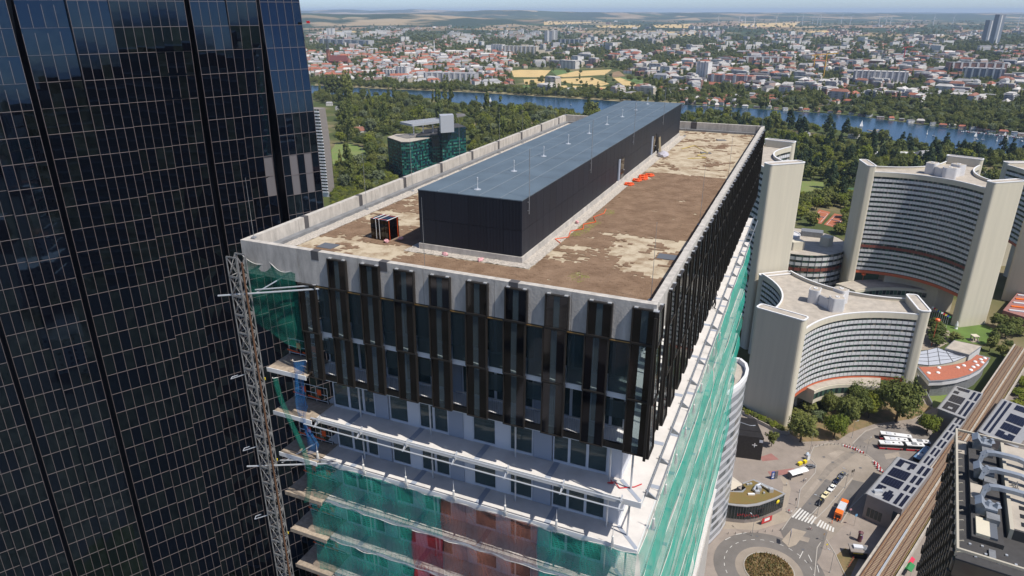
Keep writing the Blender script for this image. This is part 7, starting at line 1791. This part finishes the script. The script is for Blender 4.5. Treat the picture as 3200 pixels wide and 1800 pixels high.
# landmark: red brick church with a tall spire
BRICK = mat("church_brick", (.24, .095, .06), .9, noise=(.3, .2)); CHROOF = mat("church_roof", (.15, .045, .04), .85)
cp_ = G(1058, 207, 0); ch_ = thing("brick_church", "red brown brick church with a tall pointed spire in the old town", "church", cp_, R(-12))
MB().box(-28, 38, -11, 11, 0, 16).build("nave", BRICK, ch_); MB().add([(-28.5, -12, 16), (38.5, -12, 16), (38.5, 12, 16), (-28.5, 12, 16), (-28, 0, 34), (30, 0, 34)], [(0, 1, 5, 4), (2, 3, 4, 5), (1, 2, 5), (3, 0, 4)]).build("roof", CHROOF, ch_)
for s in (-1, 1): MB().lathe([(4.6, 0), (4.6, 34), (3.2, 36), (.4, 46)], 6, (-30, 6 * s, 0)).build("turret", BRICK, ch_)
MB().box(-37, -28.01, -4.5, 4.5, 0, 52).build("tower", BRICK, ch_); MB().lathe([(6, 52), (4.6, 56), (.3, 92)], 8, (-32.5, 0, 0)).build("spire", mat("spire_copper", (.06, .07, .065), .7), ch_)
for k in range(7): 
    for s in (-1, 1): P("window", UG[0], ch_, -22 + 8 * k, -19.5 + 8 * k, s * 11.05 - .1, s * 11.05 + .1, 5, 13)
MB().lathe([(9, 0), (9, 13), (9.6, 13), (.4, 24)], 10, (39, 0, 0)).build("apse", BRICK, ch_)
def block_row(label, x0, y0, x1, y1, d, h, wm, rm, nb=1, cat="building", name="long_block"):
    a, b = G(x0, y0, 0), G(x1, y1, 0); o = thing(name, label, cat, a, math.atan2(b.y - a.y, b.x - a.x)); Ln = (b - a).length
    P("wall", WALLS[wm], o, 0, Ln, 0, d, 0, h); P("roof", ROOFS[rm], o, -.3, Ln + .3, -.3, d + .3, h + .01, h + .8)
    for k in range(nb): P("stair_tower", WALLS[4 if wm != 4 else 2], o, Ln * (k + .35) / nb, Ln * (k + .62) / nb, -1.6, -.01, 0, h + 2.5)
    return o
block_row("long grey hospital slab with dark stair towers at the far left", 1000, 141, 1152, 147, 40, 30, 2, 2, 7); block_row("tall white apartment tower pair above the long grey slab", 1022, 116, 1044, 116, 40, 55, 4, 3, 2); block_row("yellow striped long housing slab in the middle distance", 1572, 171, 1675, 174, 26, 34, 1, 3, 8); block_row("white stepped housing slab left of the yellow striped one", 1535, 167, 1570, 168, 26, 36, 4, 3, 4)
block_row("dark glass office cube in the middle distance", 1702, 134, 1724, 134, 60, 60, 6, 4, 1); block_row("pale office tower beside the dark glass cube", 1722, 132, 1742, 132, 40, 62, 2, 3, 1); block_row("long dark office slab right of the pale tower", 1745, 139, 1815, 141, 60, 26, 6, 4, 5)
block_row("yellow framed hall beyond the new quarter", 1790, 160, 1840, 158, 50, 16, 1, 0, 4); block_row("long terraced housing block on the far shore with grey storeys", 1325, 262, 1483, 266, 36, 26, 2, 2, 9); block_row("round fronted white apartment tower on the far shore", 1240, 252, 1272, 253, 26, 34, 4, 3, 3); block_row("white banded apartment house left of the round fronted tower", 1196, 250, 1234, 252, 20, 26, 0, 3, 4)
block_row("long brick office block with a grey roof in the new quarter", 2322, 202, 2442, 204, 40, 24, 5, 2, 5); block_row("grey slab with white stair towers, longest in the new quarter", 2660, 270, 2830, 277, 28, 36, 2, 3, 9); block_row("orange topped apartment block in the new quarter", 2208, 268, 2345, 276, 34, 26, 3, 0, 4); block_row("tall white tower block left of the new quarter", 2172, 256, 2208, 258, 30, 48, 4, 3, 2)
block_row("red roofed long school block in the new quarter", 2620, 288, 2690, 292, 30, 10, 3, 0, 3); block_row("wavy pale convention hall at the right of the new quarter", 3130, 272, 3260, 280, 70, 14, 4, 3, 2); block_row("white roofed low hall right of the new quarter", 2985, 292, 3095, 296, 34, 9, 4, 3, 1); block_row("glass fronted curved office in the new quarter's right part", 3000, 256, 3130, 262, 40, 34, 6, 2, 6); block_row("brown brick housing slab far right", 2960, 236, 3140, 240, 40, 34, 5, 4, 7)
# twin dark towers far right, cranes, chimneys, wind turbines
TWN = mat("tower_grey_glass", (.16, .18, .22), .3)
for (x, y, h, w, lab) in ((3078, 136, 105, 46, "shorter grey glass tower of the pair far at the right"), (3104, 138, 130, 50, "taller grey glass tower of the pair far at the right")):
    p = G(x, y, 0); o = thing("high_rise", lab, "tower", p, .4); MB().prism([(-w/2, -14), (w/2, -14), (w/2 - 5, 14), (-w/2 + 5, 14)], 0, h * 1.15).build("shaft", TWN, o); P("light_strip", WALLS[4], o, -w * .1, w * .05, -14.4, -14.01, 0, h * 1.12)
CRY = mat("crane_yellow", (.6, .33, .03), .5)
for x, y, h, m, lab in ((2572, 246, 62, CRY, "yellow tower crane standing in the new quarter"), (2540, 226, 48, CRY, "smaller yellow crane behind the taller one"), (1358, 176, 60, ROOFCAP, "slim pale chimney in the old town"), (2822, 190, 46, REDPAINT, "red tower crane far in the new quarter")):
    p = G(x, y, 0); o = thing("tower_crane" if m is not ROOFCAP else "chimney", lab, "crane" if m is not ROOFCAP else "chimney", p, .5)
    MB().tube((0, 0, 0), (0, 0, h), 1.6, 4, 1.4).build("mast", m, o)
    if m is not ROOFCAP: MB().tube((-16, 0, h), (46, 0, h + 2), 1.0, 4).build("jib", m, o); P("counterweight", VIAD, o, -16, -11, -1.5, 1.5, h - 3, h - 1.2)
TURB = mat("turbine_white", (.72, .72, .74), .5)
for i, x in enumerate((2245, 2310, 2330, 2358, 2426, 2492, 2509, 2540, 2556, 2566, 2630, 2659, 2749, 2770, 2785, 2850, 2919, 2980, 3122, 3138, 3186)):
    p = G(x, 62 + 3 * math.sin(i * 2.1), 0); p = p * (9800 / p.length); o = thing("wind_turbine", "%s from left among white wind turbines on the far plain" % ordinal(i), "wind turbine", (p.x, p.y, 0), 0, "wind turbines on the far plain")
    MB().tube((0, 0, 0), (0, 0, 92), 3.2, 8, 1.8).build("tower", TURB, o); P("nacelle", TURB, o, -2, 2, -5, 5, 91, 95)
    for k in range(3): a = R(120 * k + i * 37); MB().tube((0, -6, 93), (44 * math.sin(a), -6, 93 + 44 * math.cos(a)), 1.8, 4, .5).build("blade", TURB, o)
# ---- boats
SAIL = mat("sail_cloth", (.78, .77, .74), .7); HULL = mat("hull_white", (.72, .71, .69), .4); HULLR = mat("hull_red", (.4, .04, .04), .4)
def sailboat(label, p, rz, s, m):
    o = thing("sailing_boat", label, "boat", (p.x, p.y, .3), rz, "sailing boats on the lake")
    MB().add([(-2.6*s, -.8*s, .7), (-2.6*s, .8*s, .7), (1.4*s, .9*s, .7), (3.2*s, 0, .9), (1.4*s, -.9*s, .7), (-2.3*s, -.4*s, 0), (-2.3*s, .4*s, 0), (1.2*s, .4*s, 0), (2.6*s, 0, 0), (1.2*s, -.4*s, 0)], [(0, 4, 3, 2, 1), (0, 1, 6, 5), (1, 2, 7, 6), (2, 3, 8, 7), (3, 4, 9, 8), (4, 0, 5, 9)]).build("hull", m, o)
    MB().tube((.5*s, 0, .7), (.5*s, 0, 8.5*s), .08).build("mast", STEEL, o)
    MB().add([(.4*s, .03, 1.4), (-2.5*s, .35, 1.5), (.4*s, .03, 8.3*s), (-1.2*s, .3, 4*s)], [(0, 1, 3), (0, 3, 2)]).build("mainsail", SAIL, o); MB().add([(.6*s, .03, 7*s), (3.0*s, .03, 1.0), (.8*s, .3, 1.3)], [(0, 1, 2)]).build("jib", SAIL, o)
for i, (x, y, s, rz, lab) in enumerate(((1532, 322, 1.4, .6, "white sailing boat with a red hull in the lake behind the roof's left edge"), (1784, 328, .9, 2, "small sailing boat beside the poplar"), (2691, 396, 1.3, .4, "sailing boat with white sails near the jetty"), (2897, 420, 1.1, 1, "sailing boat in mid lake right of the jetty"), (2863, 436, .9, 2.6, "small sailing boat behind the lakeside trees"), (2918, 426, .8, 2, "small sailing boat close right of the mid lake one"), (3048, 428, 1.0, .3, "sailing boat at the left of the marina group"), (3053, 436, 1.1, 1.4, "sailing boat, second of the marina group"), (3071, 438, .9, 2.4, "sailing boat, third of the marina group"), (3115, 442, .9, .9, "sailing boat, fourth of the marina group"), (3125, 450, .8, 1.9, "sailing boat lowest of the marina group"), (3146, 440, 1.1, .5, "sailing boat, sixth of the marina group"), (3194, 442, 1.2, 1.1, "sailing boat at the picture's right edge"), (3140, 424, .8, .2, "sailing boat nearest the marina pontoons"), (3005, 412, .7, 1.2, "small sailing boat near the far bank"))):
    sailboat(lab, G(x, y, .3), rz, s, HULLR if i == 0 else HULL)
for i in range(26):
    x = 3010 + 7.2 * i + RGC.uniform(-2, 2); y = lake_px(x) + 3.5 + RGC.uniform(-1, 2.5); p = G(x, y, .3)
    o = thing("moored_boat", "%s from left among small boats moored along the marina shore" % ordinal(i), "boat", (p.x, p.y, .3), RGC.uniform(0, 3.1), "moored boats at the marina")
    MB().add([(-2.4, -.9, .8), (-2.4, .9, .8), (1.2, .9, .8), (2.8, 0, 1.0), (1.2, -.9, .8), (-2.2, -.5, 0), (-2.2, .5, 0), (1, .5, 0), (2.2, 0, 0), (1, -.5, 0)], [(0, 4, 3, 2, 1), (0, 1, 6, 5), (1, 2, 7, 6), (2, 3, 8, 7), (3, 4, 9, 8), (4, 0, 5, 9)]).build("hull", (HULL, HULL, HULLR, WOOD)[i % 4], o); P("cabin", HULL, o, -1.2, .6, -.6, .6, .81, 1.5)
q = [G(2712, 407, .3), G(2730, 410, .3), G(2752, 416, .3)]; o = thing("jetty", "wooden bathing jetty lying in the lake", "jetty", (0, 0, 0)); MB().obox(q[0], q[2], 3.0, .26, .9).build("deck", WOOD, o); MB().obox(q[1], G(2745, 406, .3), 3.0, .26, .89).build("side_deck", WOOD, o)
# boat houses along the far shore
for i in range(34):
    x = 2140 + 32 * i + RGC.uniform(-8, 8); y = lake_px(x) - RGC.uniform(1.2, 4); p = G(x, y, 0)
    house("%s from left among small cabins at the far shore's water edge" % ordinal(i), "cabins on the far shore %s" % ("white", "brown")[i % 2], p, RGC.uniform(-.3, .3) - .3, RGC.uniform(7, 12), RGC.uniform(5, 8), RGC.uniform(3, 5.5), (4, 3)[i % 2], RGC.choice((1, 2, 3, 0)), RGC.random() < .6, "cabin", "shore_cabin")
# park houses
for x, y, w, rm, lab in ((1430, 376, 30, 4, "dark roofed park restaurant among trees"), (1115, 418, 26, 1, "tan flat park building among trees"), (1188, 338, 14, 0, "red roofed white house in the park, rightmost of a cluster"), (1150, 334, 13, 2, "grey roofed white house in the park cluster"), (1060, 344, 12, 2, "white house in the park nearest the skyscraper"), (1075, 352, 13, 1, "brown roofed white house in the park"), (1030, 330, 12, 2, "small white house by the skyscraper's edge"), (2510, 428, 16, 2, "pale low house between park trees"), (2668, 432, 14, 3, "white roofed pavilion near the lake"), (2895, 500, 34, 2, "grey roofed hall by the long white tent")):
    house(lab, None, G(x, y, 0), RGC.uniform(-.5, .5), w, w * .6, 5 if rm != 0 else 7, 0, rm, rm in (0, 1, 4, 2))
# ---- city trees
ct = []
for t in range(40000):
    x = RGC.uniform(940, 3260); y = RGC.uniform(66, 420) if RGC.random() < .55 else RGC.uniform(120, 330)
    if y > lake_px(x) - 1.5 or (inside((x, y), WHEATPX[0]) and RGC.random() < .96): continue
    wav = math.sin(x * .013 + y * .11) + math.sin(x * .031 - y * .06 + 2) + .7 * math.sin(x * .07 + y * .2)
    shore = y > lake_px(x) - (14 if x < 1600 else 40)
    if not shore and wav > RGC.uniform(-.2, 2.8): continue
    if shore and x > 2000 and RGC.random() < .55: continue
    p = G(x, y, 0); r = 3.2
    kx, ky = int(p.x // 80), int(p.y // 80)
    if any((q - p).length < rr * .95 for i in (-1, 0, 1) for j in (-1, 0, 1) for q, rr in occ.get((kx + i, ky + j), ())): continue
    w = RGC.uniform(7, 15) * (1 + max(0, p.length - 2500) / 4500); ct.append((p, w, w * RGC.uniform(.85, 1.2) / (1 + max(0, p.length - 3500) / 6000)))
    if len(ct) > 14000: break
for k, it in enumerate(ct): groups.setdefault((("round", "broad"), ("round", "broad"), ("round", "dark") if False else ("round", "broad"), ("round", "pale"), ("round", "broad"), ("poplar", "broad"))[k % 6], []).append(it)
shrub = []
for t in range(900):      # young wood below the lawn
    x, y = RGC.uniform(1040, 1240), RGC.uniform(505, 660)
    if y < 520 and x < 1150: continue
    shrub.append((G(x, y, 0), RGC.uniform(5, 8), RGC.uniform(5, 8)))
groups.setdefault(("round", "bright"), []).extend(shrub[:450]); groups[("round", "broad")].extend(shrub[450:])
for (kd, lv), items in groups.items():
    var = [k for k in SRC if k[0] == kd and k[1] == lv]
    for v, key in enumerate(var): mass("woodland", "%s mass in park and city, too many to count" % TREEWORD[(kd, lv)], key, items[v::len(var)])

# ================================================================ haze
hz_m = bpy.data.materials.new("haze"); hz_m.use_nodes = True; hn = hz_m.node_tree; hn.nodes.clear()
vo_ = hn.nodes.new("ShaderNodeVolumePrincipled"); vo_.inputs["Color"].default_value = (0.62, 0.78, 1.0, 1); vo_.inputs["Density"].default_value = 4.0e-5; vo_.inputs["Anisotropy"].default_value = 0.0
ho = hn.nodes.new("ShaderNodeOutputMaterial"); hn.links.new(vo_.outputs[0], ho.inputs["Volume"])
hb = MB().box(-41000, 41000, -41000, 41000, -8, 232).build("haze", hz_m); hb["kind"] = "stuff"
